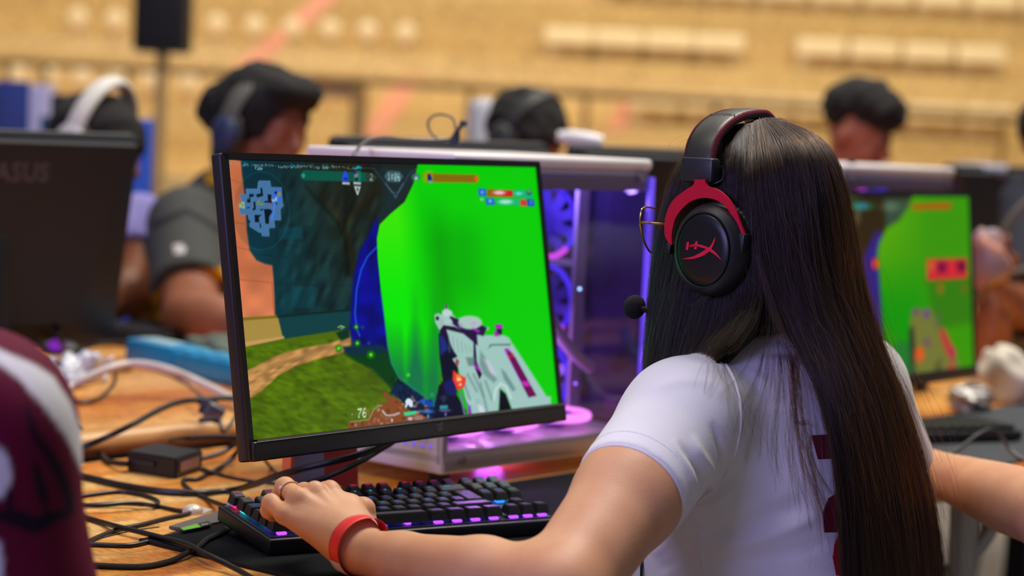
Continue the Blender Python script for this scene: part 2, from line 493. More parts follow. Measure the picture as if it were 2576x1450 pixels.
# ================================================================ tables
TY = math.radians(50)
TD = Vector((math.cos(TY), math.sin(TY), 0)); TN = Vector((math.sin(TY), -math.cos(TY), 0))
TS = Vector((-0.5, 2.76, 0))
def tp(t, n, z=0.0): return TS + TD * t + TN * n + Vector((0, 0, z))
table_wood = wood_mat('orange_stained_board', (224, 126, 34), (240, 166, 70), (246, 198, 120), (0.8, 3.2, 1), 4.2, 34.0, 0.36, 0.25)
table_wood2 = wood_mat('orange_stained_board_far', (214, 124, 40), (232, 156, 70), (240, 180, 104), (0.8, 2.6, 1), 3.0, 20.0, 0.3, 0.2)
edge_wood = mat('pale_rounded_edge', (206, 156, 92), 0.4, var=0.12, scale=12)
leg_m = mat('dark_table_leg', (40, 38, 38), 0.5)
def make_table(name, label, t0, t1, n0, n1, z, th, m, edge=None):
    c = tp((t0 + t1) / 2, (n0 + n1) / 2)
    tb = thing(name, label, 'table', (c.x, c.y, 0), (0, 0, TY))
    L_, W_ = t1 - t0, abs(n1 - n0)
    b = MB(); b.box((0, 0, z - th / 2), (L_, W_, th), bevel=min(0.004, th / 4)); b.build('tabletop', m, tb, smooth=False)
    if edge:
        b = MB(); b.tube([(-L_ / 2, -W_ / 2, z - th / 2), (L_ / 2, -W_ / 2, z - th / 2)], th / 2 * 1.03, 14); b.build('rounded_edge', edge, tb)
    for sx in (-1, 1):
        for sy in (-1, 1):
            b = MB(); b.box((sx * (L_ / 2 - 0.1), sy * (W_ / 2 - 0.08), (z - th) / 2), (0.05, 0.05, z - th)); b.build('leg', leg_m, tb, smooth=False)
    return tb
make_table('gaming_table', 'orange-stained wooden table under the girl\'s keyboard and monitor', -1.1, 2.6, 0.0, 0.785, TOP, 0.03, table_wood)
make_table('gaming_table', 'orange-stained wooden table with rounded edge carrying the blue power strip', -1.3, 3.8, -0.98, -0.045, TOP + 0.03, 0.034, table_wood2, edge_wood)
# ================================================================ pictures shown on the lit screens (colours kept on the points of a fine grid)
def project(P):
    P = np.asarray(P, float) - [0, 0, CZ]
    x, y, z = P[..., 0], P[..., 1], P[..., 2]
    yc = y * math.cos(PITCH) - z * math.sin(PITCH); zc = y * math.sin(PITCH) + z * math.cos(PITCH)
    u = x / yc * FPX; v = -zc / yc * FPX
    c, s = math.cos(ROLL), math.sin(ROLL)
    return IW / 2 + u * c - v * s, IH / 2 + u * s + v * c
FONT5 = {' ': [0, 0, 0, 0, 0], 'A': [126, 17, 17, 17, 126], 'B': [127, 73, 73, 73, 54], 'C': [62, 65, 65, 65, 34], 'D': [127, 65, 65, 34, 28], 'E': [127, 73, 73, 73, 65],
         'F': [127, 9, 9, 9, 1], 'G': [62, 65, 73, 73, 122], 'M': [127, 2, 12, 2, 127], 'P': [127, 9, 9, 9, 6], 'S': [70, 73, 73, 73, 49], 'V': [31, 32, 64, 32, 31],
         'a': [32, 84, 84, 84, 120], 'b': [127, 72, 68, 68, 56], 'c': [56, 68, 68, 68, 32], 'd': [56, 68, 68, 72, 127], 'e': [56, 84, 84, 84, 24], 'f': [8, 126, 9, 1, 2],
         'g': [12, 82, 82, 82, 62], 'h': [127, 8, 4, 4, 120], 'i': [0, 68, 125, 64, 0], 'l': [0, 65, 127, 64, 0], 'm': [124, 4, 24, 4, 120], 'n': [124, 8, 4, 4, 120],
         'o': [56, 68, 68, 68, 56], 'p': [124, 20, 20, 20, 8], 'q': [8, 20, 20, 24, 124], 'r': [124, 8, 4, 4, 8], 's': [72, 84, 84, 84, 32], 't': [4, 63, 68, 64, 32],
         'u': [60, 64, 64, 32, 124], 'v': [28, 32, 64, 32, 28], 'y': [12, 80, 80, 80, 60], ':': [0, 54, 54, 0, 0], "'": [0, 5, 3, 0, 0], '.': [0, 96, 96, 0, 0],
         '0': [62, 81, 73, 69, 62], '1': [0, 66, 127, 64, 0], '2': [66, 97, 81, 73, 70], '3': [33, 65, 69, 75, 49], '5': [39, 69, 69, 69, 57], '6': [60, 74, 73, 73, 48],
         '7': [1, 113, 9, 5, 3], '8': [54, 73, 73, 73, 54], '9': [6, 73, 73, 41, 30], '*': [20, 8, 62, 8, 20]}
class Canvas:
    """a screen picture: nx by ny points over the panel; shapes are given where the photograph shows them on that panel"""
    def __init__(s, nx, ny, corner, U, V, base):
        s.nx, s.ny = nx, ny
        a = np.linspace(0, 1, nx)[None, :, None]; b = np.linspace(0, 1, ny)[:, None, None]
        s.P = np.array(corner) + a * np.array(U) + b * np.array(V)      # from the lower left corner
        s.X, s.Y = project(s.P)
        s.C = np.empty((ny, nx, 3)); s.C[:] = base
    def sd(s, pts, closed=True):
        X, Y = s.X, s.Y; n = len(pts); ins = np.zeros(X.shape, bool); d = np.full(X.shape, 1e9)
        for i in range(n if closed else n - 1):
            (x0, y0), (x1, y1) = pts[i], pts[(i + 1) % n]
            if closed:
                c = ((y0 > Y) != (y1 > Y)); 
                with np.errstate(all='ignore'): ins ^= c & (X < (x1 - x0) * (Y - y0) / ((y1 - y0) or 1e-9) + x0)
            ex, ey = x1 - x0, y1 - y0; L2 = ex * ex + ey * ey + 1e-9
            t = np.clip(((X - x0) * ex + (Y - y0) * ey) / L2, 0, 1)
            d = np.minimum(d, np.hypot(X - x0 - t * ex, Y - y0 - t * ey))
        return np.where(ins, -d, d) if closed else d
    def put(s, a, col):
        a = np.clip(a, 0, 1)[..., None]
        s.C = s.C * (1 - a) + (np.asarray(col, float)) * a
    def poly(s, pts, col, soft=2.0, alpha=1.0): s.put(alpha * np.clip(0.5 - s.sd(pts) / soft, 0, 1), col)
    def line(s, pts, col, wd=1.5, soft=1.5, alpha=1.0): s.put(alpha * np.clip(0.5 + (wd / 2 - s.sd(pts, False)) / soft, 0, 1), col)
    def ell(s, cx, cy, rx, ry, col, soft=2.0, alpha=1.0, ring=None):
        d = (np.hypot((s.X - cx) / rx, (s.Y - cy) / ry) - 1) * min(rx, ry)
        if ring: d = np.abs(d) - ring / 2
        s.put(alpha * np.clip(0.5 - d / soft, 0, 1), col)
    def text(s, txt, x, y, h, col, dirx=(1, 0.05), wf=0.62, alpha=1.0):
        """5x7 letters; x,y = upper left, h = letter height, all in picture pixels"""
        px = h / 7; pw = h * wf / 6
        lx, ly = dirx
        rx = s.X - x; ry = s.Y - y - rx * ly
        ci = np.floor(rx / (pw * 6)).astype(int); cc = np.floor(rx / pw).astype(int) - ci * 6; cr = np.floor(ry / px).astype(int)
        ok = (ci >= 0) & (ci < len(txt)) & (cc < 5) & (cr >= 0) & (cr < 7)
        m = np.zeros(s.X.shape)
        tab = np.array([FONT5.get(c, [0] * 5) for c in txt])
        idx = np.where(ok)
        m[idx] = (tab[ci[idx], cc[idx]] >> cr[idx]) & 1
        s.put(m * alpha, col)
    def grain(s, mask_pts, amt, sc, seed=1, soft=4.0, stretch=(1, 1), rot=0.0):
        r = np.random.default_rng(seed); g = r.random((96, 96))
        c, q = math.cos(rot), math.sin(rot)
        u = (s.X * c + s.Y * q) / (sc * stretch[0]); v = (-s.X * q + s.Y * c) / (sc * stretch[1])
        iu = np.floor(u).astype(int); iv = np.floor(v).astype(int); fu = (u - iu)[...]; fv = v - iv
        fu = fu * fu * (3 - 2 * fu); fv = fv * fv * (3 - 2 * fv)
        G = lambda a, b: g[a % 96, b % 96]
        n = G(iu, iv) * (1 - fu) * (1 - fv) + G(iu + 1, iv) * fu * (1 - fv) + G(iu, iv + 1) * (1 - fu) * fv + G(iu + 1, iv + 1) * fu * fv
        a = np.clip(0.5 - s.sd(mask_pts) / soft, 0, 1)
        s.C = np.clip(s.C * (1 + ((n - 0.5) * 2 * amt * a)[..., None]), 0, 255)
    def blur(s, n=1):
        for _ in range(n):
            C = np.pad(s.C, ((1, 1), (1, 1), (0, 0)), mode='edge')
            s.C = 0.5 * s.C + 0.125 * (C[:-2, 1:-1] + C[2:, 1:-1] + C[1:-1, :-2] + C[1:-1, 2:])
    def build(s, name, m, parent):
        nx, ny = s.nx, s.ny
        i = np.arange(nx * ny).reshape(ny, nx)
        Q = np.stack([i[:-1, :-1], i[:-1, 1:], i[1:, 1:], i[1:, :-1]], -1).reshape(-1, 4)
        o = fast_mesh(name, s.P.reshape(-1, 3), Q, m)
        c = np.clip(s.C, 0, 255) / 255
        c = np.where(c <= 0.04045, c / 12.92, ((c + 0.055) / 1.055) ** 2.4)
        at = o.data.color_attributes.new('picture', 'FLOAT_COLOR', 'POINT')
        at.data.foreach_set('color', np.concatenate([c, np.ones((ny, nx, 1))], -1).astype(np.float32).ravel())
        return wparent(o, parent)
def screen_mat(name, strength):
    m = bpy.data.materials.new(name); m.use_nodes = True
    nt = m.node_tree; B = nt.nodes['Principled BSDF']
    a = nt.nodes.new('ShaderNodeVertexColor'); a.layer_name = 'picture'
    B.inputs['Base Color'].default_value = (0.004, 0.004, 0.004, 1); B.inputs['Roughness'].default_value = 0.35
    B.inputs['Specular IOR Level'].default_value = 0.1
    nt.links.new(a.outputs[0], B.inputs['Emission Color']); B.inputs['Emission Strength'].default_value = strength
    return m
lit_screen = screen_mat('lit_screen', 1.0)

def monitor_axes(yaw, tilt):
    U = Vector((math.cos(yaw), math.sin(yaw), 0)); Nn = Vector((math.sin(yaw), -math.cos(yaw), 0))
    V = Vector((0, 0, 1)) * math.cos(tilt) - Nn * math.sin(tilt)
    F = Nn * math.cos(tilt) + Vector((0, 0, 1)) * math.sin(tilt)
    return U, V, F                                             # right, up, toward the viewer
def axes_matrix(o, U, B, V):
    return Matrix(((U.x, B.x, V.x, o.x), (U.y, B.y, V.y, o.y), (U.z, B.z, V.z, o.z), (0, 0, 0, 1)))
bezel_m = mat('matte_black_bezel', (19, 18, 19), 0.4, var=0.1, scale=40)
bezel_side = mat('slate_black_side', (33, 33, 43), 0.45)
chin_line = mat('grey_chin_strip', (112, 104, 100), 0.35)

# ---------------------------------------------------------------- the girl's monitor
MO = Vector((-0.1206, 2.371, CZ - 0.1873)); MW, MH = 0.5229, 0.2942
MU, MV, MF = monitor_axes(0.8983, 0.1778)
foot = MO - MF * 0.13; foot.z = TOP
mon = thing('gaming_monitor', 'large black gaming monitor showing a bright green game scene in front of the girl', 'monitor', foot, (0, 0, 0.8983))
def mplace(b, name, m, parent, O=MO, U=MU, V=MV, F=MF, **k):
    o = b.build(name, m, None, **k); o.matrix_basis = axes_matrix(O, U, -F, V); return wparent(o, parent)
cv = Canvas(600, 338, MO - MU * MW / 2 - MV * MH / 2 + MF * 0.0005, MU * MW, MV * MH, (16, 30, 26))
X, Y = cv.X, cv.Y
ALL = [(500, 300), (1500, 300), (1500, 1200), (500, 1200)]
# the shaded wall: teal at the left turning to dark brown branches and slate at the right
t = np.clip((X - 640) / 220, 0, 1)[..., None]; q = np.clip((Y - 420) / 380, 0, 1)[..., None]
cv.C = (1 - t) * np.array((6, 52, 66)) + t * np.array((30, 30, 18))
low = (1 - t) * np.array((8, 60, 72)) + t * np.array((20, 48, 50)); cv.C = cv.C * (1 - q) + low * q
cv.poly([(935, 412), (1050, 418), (1040, 470), (985, 540), (950, 560), (965, 480)], (24, 44, 50), 30, 0.8)
for i, (a, b_, c_) in enumerate(((770, 850, 905), (800, 862, 900), (905, 865, 880), (950, 870, 890), (870, 868, 872))):
    cv.line([(a, 470), (b_, 560), (c_, 690)], (44, 34, 14) if i % 2 else (14, 22, 14), 9, 10, 0.7)
cv.grain([(700, 410), (960, 410), (950, 620), (880, 800), (700, 800)], 0.35, 22, 3, 30, (0.6, 1.6), 0.4)
for (a, b_, c_, d_) in ((690, 610, 900, 650), (620, 640, 890, 655), (690, 715, 885, 720), (690, 560, 800, 575), (730, 655, 732, 712), (790, 715, 795, 780), (830, 655, 832, 715), (770, 600, 775, 650)):
    cv.line([(a, b_), (c_, d_)], (8, 40, 50), 2.5, 3, 0.6)
cv.poly([(700, 575), (760, 570), (762, 600), (700, 605)], (12, 74, 92), 6, 0.5); cv.poly([(735, 720), (800, 722), (792, 775), (735, 775)], (14, 72, 84), 6, 0.4)
# sunlit orange wall
cv.poly([(560, 395), (606, 405), (609, 440), (617, 500), (621, 580), (628, 630), (645, 655), (666, 664), (685, 668), (688, 700), (693, 803), (560, 815)], (196, 108, 68), 5)
cv.grain([(560, 395), (690, 395), (690, 803), (560, 803)], 0.10, 40, 5)
cv.C += (np.clip((Y - 640) / 160, 0, 1) * (X < 690) * (Y < 800) * 16)[..., None] * np.array((1, 0.9, 0.9))
for pts in ([(574, 450), (612, 462)], [(585, 620), (628, 630)], [(598, 703), (688, 712)], [(590, 560), (622, 565)], [(684, 712), (690, 790)]): cv.line(pts, (150, 76, 46), 2, 3, 0.7)
# trim and pale plinth
cv.poly([(600, 806), (700, 797), (714, 853), (610, 874)], (166, 138, 66), 5)
cv.poly([(700, 797), (885, 782), (875, 838), (714, 857)], (14, 62, 66), 5)
cv.poly([(612, 862), (714, 846), (716, 853), (614, 876)], (196, 152, 92), 4)
cv.line([(600, 804), (700, 797)], (120, 104, 26), 7, 3); cv.line([(700, 797), (890, 779)], (10, 38, 34), 6, 3)
# grass, path, shadow
cv.poly([(612, 874), (714, 853), (850, 832), (900, 830), (1130, 900), (1130, 1120), (600, 1120)], (76, 104, 8), 4)
cv.grain([(612, 874), (1060, 830), (1060, 1120), (600, 1120)], 0.16, 7, 8, 4, (2.2, 1), 0.3)
cv.grain([(612, 874), (1060, 830), (1060, 1120), (600, 1120)], 0.12, 26, 9, 4, (1.6, 1), 0.2)
cv.poly([(600, 945), (650, 918), (700, 893), (760, 876), (830, 864), (862, 852), (885, 850), (880, 878), (850, 893), (800, 903), (745, 922), (700, 945), (660, 982), (636, 1000), (600, 1010)], (178, 130, 74), 5)
cv.grain([(600, 945), (700, 890), (885, 850), (880, 893), (745, 922), (636, 1004)], 0.22, 8, 11, 4, (2.4, 0.8), -0.4)
cv.poly([(845, 838), (878, 826), (878, 850), (858, 858)], (12, 48, 30), 6)
cv.poly([(868, 893), (900, 880), (985, 876), (1000, 930), (1010, 990), (990, 985), (965, 958), (938, 930), (900, 912)], (4, 58, 20), 8)
# dark blue veil
cv.poly([(948, 545), (930, 585), (905, 630), (890, 690), (884, 760), (880, 835), (890, 885), (985, 885), (978, 800), (965, 700), (955, 600)], (8, 10, 122), 9)
cv.grain([(948, 545), (884, 700), (880, 860), (985, 885), (955, 600)], 0.3, 26, 13, 8)
cv.poly([(862, 872), (960, 868), (985, 884), (900, 896), (868, 890)], (8, 44, 62), 8)
cv.line([(948, 622), (925, 645), (908, 680), (897, 730), (893, 790), (898, 830), (905, 846)], (28, 80, 210), 4, 3)
for (x, y, r) in ((896, 823, 5), (899, 864, 6), (933, 893, 7), (852, 877, 6)): cv.ell(x, y, r * 1.5, r * 1.5, (20, 130, 10), 6, 0.7); cv.ell(x, y, r * 0.6, r * 0.6, (90, 230, 20), 3)
cv.ell(912, 824, 3, 3, (40, 150, 60), 2, 0.8, 1.5); cv.ell(928, 864, 3, 3, (40, 150, 60), 2, 0.8, 1.5)
cv.ell(858, 826, 8, 4, (60, 70, 40), 2); cv.ell(860, 826, 4, 3, (70, 130, 220), 2); cv.line([(850, 824), (858, 820), (867, 824)], (220, 220, 60), 2, 1.5)
# bushes and leaf litter
cv.poly([(1000, 958), (1050, 962), (1085, 985), (1120, 1000), (1140, 1060), (1060, 1068), (1010, 1010), (980, 990)], (8, 30, 62), 8)
cv.grain([(980, 950), (1140, 950), (1140, 1060), (1000, 1060)], 0.5, 6, 17, 5)
litter = [(874, 1070), (885, 1058), (905, 1066), (925, 1058), (938, 1035), (960, 1022), (950, 1015), (975, 1012), (960, 990), (968, 986), (985, 1000), (1005, 1005), (1020, 1030), (1050, 1040), (1085, 1055), (1080, 1075), (880, 1100)]
cv.poly(litter, (132, 72, 38), 5)
r_ = np.random.default_rng(4)
for _ in range(90):
    x = r_.uniform(878, 1075); y = r_.uniform(990, 1075)
    if y > 1075 - (x - 870) * 0.75 or y > 1058: cv.ell(x, y, r_.uniform(2, 5), r_.uniform(2, 4), [(186, 100, 50), (150, 110, 110), (96, 46, 26), (190, 150, 150), (70, 40, 30)][r_.integers(5)], 3, 0.7)
# the bright green shape
green = [(1053, 405), (1348, 405), (1440, 1040), (1180, 1050), (1108, 1000), (1112, 930), (1092, 1024), (1070, 1000), (1030, 972), (1003, 950), (985, 915), (975, 870), (967, 800), (958, 730), (950, 650), (948, 600), (955, 565), (980, 540), (1018, 508), (1040, 462)]
a = np.clip(0.5 - cv.sd(green) / 2.5, 0, 1)
gx = X - (Y - 420) * 0.09
G = np.zeros(cv.C.shape); G[..., 1] = 204; G[..., 0] = 4
bl = np.clip((1050 - gx) / 60, 0, 1); G[..., 1] += bl * 26; G[..., 0] += bl * np.clip((760 - Y) / 200, 0, 1) * 52
bd = np.exp(-((gx - 1085) / 34) ** 2) * np.clip((Y - 480) / 120, 0, 1); G[..., 1] -= bd * 34
bd = np.exp(-((gx - 1150) / 50) ** 2) * np.clip((Y - 520) / 80, 0, 1) * np.clip((800 - Y) / 100, 0, 1); G[..., 1] -= bd * 26
te = np.clip((Y - 800) / 150, 0, 1) * np.clip((1135 - X) / 60, 0, 1)
for (cx_, wd_, s_) in ((985, 7, 0.6), (1010, 10, -0.7), (1035, 8, 0.6), (1060, 10, -0.6)): te = np.clip(te - s_ * np.exp(-((gx - cx_ + (Y - 800) * 0.08) / wd_) ** 2) * np.clip((Y - 700) / 120, 0, 1) * 0.45, 0, 1)
G = G * (1 - te[..., None]) + te[..., None] * np.array((14, 116, 70))
cv.put(a, G)
cv.line([(958, 730), (967, 800), (975, 870), (985, 915), (1003, 950), (1030, 972), (1070, 1000), (1090, 1022)], (30, 150, 130), 4, 4, 0.6)
cv.ell(1027, 944, 5, 5, (60, 210, 30), 4)
# the white toy-like rifle at the lower right
def Gp(L_): return [(1080 + x / 4.679, 750 + y / 4.679) for x, y in L_]
cv.poly(Gp([(110, 430), (190, 350), (260, 560), (330, 700), (340, 900), (300, 1100), (440, 1340), (420, 1400), (60, 1420), (110, 1040), (160, 980), (120, 700)]), (12, 14, 40), 3)
cv.poly(Gp([(112, 430), (180, 440), (230, 600), (130, 680)]), (28, 42, 120), 8); cv.poly(Gp([(160, 1010), (290, 930), (330, 1100), (300, 1160), (200, 1140)]), (20, 26, 92), 8)
body = [(60, 200), (100, 180), (150, 195), (150, 150), (180, 135), (190, 90), (215, 90), (220, 135), (260, 150), (280, 200), (330, 245), (420, 215), (520, 230), (600, 290), (640, 330), (700, 345), (700, 370), (660, 390), (650, 440), (770, 440), (880, 440), (940, 470), (965, 520), (1000, 570), (1330, 1080), (1380, 1160), (1430, 1160), (1430, 1290), (980, 1330), (900, 1120), (840, 1070), (810, 1330), (480, 1400), (430, 1200), (400, 1080), (340, 820), (270, 720), (330, 690), (270, 600), (190, 370), (120, 380), (70, 290)]
cv.poly(Gp(body), (158, 196, 190), 2.5)
cv.poly(Gp([(120, 390), (160, 320), (300, 340), (420, 400), (540, 520), (560, 760), (620, 900), (590, 960), (520, 780), (520, 520), (400, 420), (200, 370), (260, 580), (330, 690), (270, 640)]), (34, 16, 56), 2)
cv.poly(Gp([(240, 210), (340, 250), (470, 350), (620, 320), (680, 350), (640, 450), (560, 430), (570, 560), (540, 540), (380, 380), (250, 290)]), (38, 20, 66), 2)
cv.ell(*Gp([(480, 290)])[0], 30, 17, (166, 198, 186), 3); cv.ell(*Gp([(520, 300)])[0], 7, 5, (196, 160, 216), 4)
cv.ell(*Gp([(210, 180)])[0], 12, 9, (184, 212, 204), 3); cv.ell(*Gp([(100, 240)])[0], 7, 10, (160, 190, 190), 3); cv.ell(*Gp([(140, 290)])[0], 6, 12, (156, 186, 180), 3)
cv.ell(*Gp([(95, 240)])[0], 4, 5, (10, 16, 22), 2); cv.poly(Gp([(180, 250), (260, 250), (280, 300), (180, 300)]), (170, 200, 196), 3)
for k in range(6): cv.line(Gp([(230 + k * 48, 420 + k * 30), (240 + k * 50, 640)]), (118, 154, 146), 2, 2.5, 0.7)
cv.poly(Gp([(430, 700), (540, 700), (540, 800), (460, 800)]), (92, 124, 122), 5, 0.8)
cv.poly(Gp([(600, 620), (660, 700), (700, 850), (800, 960), (760, 1000), (640, 900), (590, 780)]), (112, 146, 144), 6, 0.9)
cv.poly(Gp([(840, 830), (900, 880), (1020, 1080), (980, 1100), (880, 960)]), (104, 142, 140), 5, 0.9)
cv.poly(Gp([(640, 720), (700, 740), (790, 900), (740, 900)]), (208, 196, 222), 8, 0.8)
cv.poly(Gp([(720, 545), (960, 540), (950, 560), (740, 560), (690, 600)]), (70, 98, 92), 3, 0.9)
for (x0, y0, x1, y1) in ((450, 900, 560, 1100), (520, 900, 640, 1160), (660, 980, 740, 1200), (600, 1000, 680, 1330), (400, 980, 480, 1200)): cv.line(Gp([(x0, y0), (x1, y1)]), (108, 142, 140), 5, 5, 0.8)
cv.line(Gp([(760, 1200), (780, 1080), (840, 1010), (900, 1040), (960, 1180)]), (196, 220, 218), 5, 4)
cv.poly(Gp([(885, 600), (930, 600), (1010, 700), (1260, 1150), (1170, 1170), (1080, 1000)]), (30, 4, 40), 3)
cv.poly(Gp([(940, 700), (1000, 700), (1250, 1150), (1170, 1165), (1090, 990)]), (112, 2, 84), 4); cv.poly(Gp([(890, 605), (930, 600), (960, 640), (910, 650)]), (180, 20, 190), 3)
cv.poly(Gp([(925, 660), (985, 655), (1000, 700), (935, 710)]), (184, 10, 70), 3); cv.poly(Gp([(1080, 985), (1160, 980), (1190, 1040), (1110, 1040)]), (200, 40, 190), 4)
cv.line(Gp([(885, 630), (1085, 1010)]), (176, 150, 222), 2.5, 2)
cv.poly(Gp([(770, 310), (860, 310), (860, 370), (780, 360)]), (170, 30, 190), 3); cv.poly(Gp([(790, 365), (860, 370), (850, 430), (790, 430)]), (24, 10, 36), 3); cv.poly(Gp([(760, 390), (800, 390), (825, 450), (770, 450)]), (170, 30, 180), 3)
cv.poly(Gp([(510, 350), (590, 385), (585, 410), (520, 375)]), (190, 50, 210), 3); cv.poly(Gp([(525, 770), (605, 840), (600, 870), (530, 810)]), (182, 40, 200), 3); cv.ell(*Gp([(372, 325)])[0], 4, 5, (160, 150, 200), 3)
cv.ell(*Gp([(200, 105)])[0], 3, 5, (120, 30, 130), 2)
cv.poly(Gp([(280, 850), (330, 890), (430, 940), (430, 980), (410, 1050), (330, 1090), (310, 1040), (275, 960)]), (232, 60, 40), 3); cv.poly(Gp([(310, 900), (360, 910), (380, 970), (330, 990)]), (250, 130, 40), 4)
cv.ell(*Gp([(350, 960)])[0], 6, 4, (255, 210, 160), 4); cv.ell(*Gp([(365, 1020)])[0], 4, 3, (255, 190, 190), 3); cv.poly(Gp([(310, 710), (350, 740), (340, 800), (310, 780)]), (150, 60, 50), 3)
cv.poly(Gp([(830, 1070), (900, 1130), (975, 1330), (820, 1340)]), (10, 8, 28), 4)
cv.poly(Gp([(450, 1240), (480, 1260), (500, 1370), (460, 1380)]), (140, 40, 190), 4); cv.line(Gp([(370, 1100), (380, 1200), (420, 1380)]), (110, 130, 150), 5, 4); cv.line(Gp([(390, 1160), (480, 1300)]), (90, 110, 160), 2, 2)
cv.poly(Gp([(570, 1260), (620, 1270), (660, 1350), (600, 1370)]), (206, 214, 226), 4)
# writing and signs along the top
wt = (128, 146, 152); cy_ = (10, 168, 196)
cv.text('FPS du client:', 577, 408.5, 8, wt, wf=0.46); cv.text('370', 614, 409.5, 8, cy_, wf=0.62)
cv.text("Frequence de rafraichissement serveur:", 633, 410.5, 8, wt, wf=0.41); cv.text('128', 728, 414, 8, cy_, wf=0.6)
cv.text("Vitesse d'affichage reseau:", 746, 413.5, 8, wt, wf=0.39); cv.text('3.9ms', 811, 415.5, 8, cy_, wf=0.56)
cv.text('Memoire vive utilisee:', 834, 415.5, 8, wt, wf=0.39); cv.text('3350MB', 886, 416, 8, cy_, wf=0.52)
cv.text('A Site', 640, 419, 7.5, (176, 206, 214), wf=0.45)
cv.line([(906, 423), (940, 424), (965, 456), (984, 484), (1003, 484), (1020, 455), (1030, 436), (1048, 424)], (70, 88, 110), 2, 1.8, 0.7)
cv.line([(970, 462), (990, 487), (995, 498), (1000, 487), (1014, 462)], (84, 98, 130), 3, 2, 0.8)
pill = [(755, 442), (765, 428), (925, 434), (940, 440), (947, 447), (935, 458), (765, 454)]
cv.poly(pill, (8, 84, 66), 3); cv.poly([(921, 434), (940, 438), (949, 447), (938, 458), (921, 457)], (48, 54, 48), 4); cv.poly([(757, 442), (763, 434), (769, 442), (763, 450)], (20, 150, 124), 2)
cv.poly([(892, 430), (908, 430), (908, 457), (890, 456)], (10, 128, 92), 5, 0.8)
cv.poly([(861, 456), (861, 443), (866, 431), (870, 430), (875, 440), (877, 456)], (40, 70, 226), 2); cv.ell(870, 450, 4, 3, (10, 30, 130), 2); cv.ell(896, 442, 5, 6, (150, 110, 140), 3); cv.ell(893, 435, 4, 3, (20, 30, 120), 2); cv.poly([(893, 448), (901, 446), (900, 456), (893, 455)], (10, 40, 40), 2)
for x0 in (861, 889): cv.poly([(x0, 458), (x0 + 19, 459), (x0 + 19, 465), (x0, 464)], (176, 186, 206), 2)
cv.poly([(890, 468), (908, 469), (901, 491), (898, 491)], (170, 184, 190), 2); cv.ell(899.5, 477, 2.5, 4, (60, 90, 20), 2); cv.text('2', 930, 437, 17, (150, 180, 176), wf=0.55)
cv.poly([(966, 444), (975, 430), (1004, 431), (1015, 444), (1004, 459), (975, 458)], (66, 96, 104), 4, 0.9); cv.text('1:06', 975, 435, 19, (160, 206, 204), wf=0.44)
cv.ell(1046, 446, 11, 10, (66, 110, 112), 5, 0.8); cv.ell(1047, 449, 4, 4, (170, 210, 200), 4)
cv.poly([(1062, 442), (1070, 436), (1198, 440), (1206, 450), (1198, 460), (1070, 458)], (126, 104, 6), 4); cv.poly([(1064, 440), (1072, 430), (1088, 430), (1090, 459), (1066, 458)], (150, 172, 6), 4, 0.8)
cv.poly([(1075, 438), (1083, 436), (1086, 448), (1090, 458), (1076, 458)], (16, 30, 116), 2); cv.ell(1083, 457, 7, 3, (90, 190, 210), 3); cv.ell(1198, 450, 5, 6, (226, 96, 20), 3)
cv.line([(1064, 438), (1198, 441), (1204, 450), (1198, 459), (1066, 457)], (190, 110, 10), 2, 2, 0.8)
cv.text('1920x1', 1287, 432, 8, (60, 176, 70), wf=0.5, alpha=0.6)
cv.poly([(1203, 474), (1222, 475), (1224, 494), (1204, 493)], (34, 96, 216), 3); cv.poly([(1226, 477), (1290, 479), (1291, 496), (1226, 494)], (204, 30, 34), 3); cv.poly([(1226, 477), (1242, 477), (1242, 494), (1226, 494)], (150, 96, 6), 4)
cv.ell(1256, 485, 15, 5, (226, 196, 196), 4); cv.poly([(1291, 478), (1337, 480), (1340, 498), (1292, 496)], (20, 176, 124), 4); cv.ell(1305, 487, 9, 3.5, (110, 226, 200), 4); cv.ell(1331, 484, 6, 7, (30, 70, 60), 3); cv.ell(1331, 482, 3, 3, (150, 190, 180), 3)
cv.poly([(1221, 498), (1243, 499), (1246, 516), (1223, 516)], (40, 96, 210), 3); cv.poly([(1250, 500), (1308, 502), (1310, 517), (1250, 515)], (24, 180, 124), 4); cv.ell(1272, 508, 17, 5, (170, 226, 214), 4); cv.poly([(1308, 502), (1324, 502), (1326, 519), (1309, 518)], (216, 50, 56), 3)
cv.poly([(1325, 501), (1343, 502), (1345, 519), (1327, 519)], (24, 70, 196), 3); cv.ell(1233, 506, 4, 4, (110, 200, 214), 2); cv.ell(1212, 502, 4, 3, (150, 200, 190), 2); cv.ell(1213, 484, 4, 4, (110, 160, 220), 2); cv.ell(1336, 509, 3, 4, (90, 140, 230), 2)
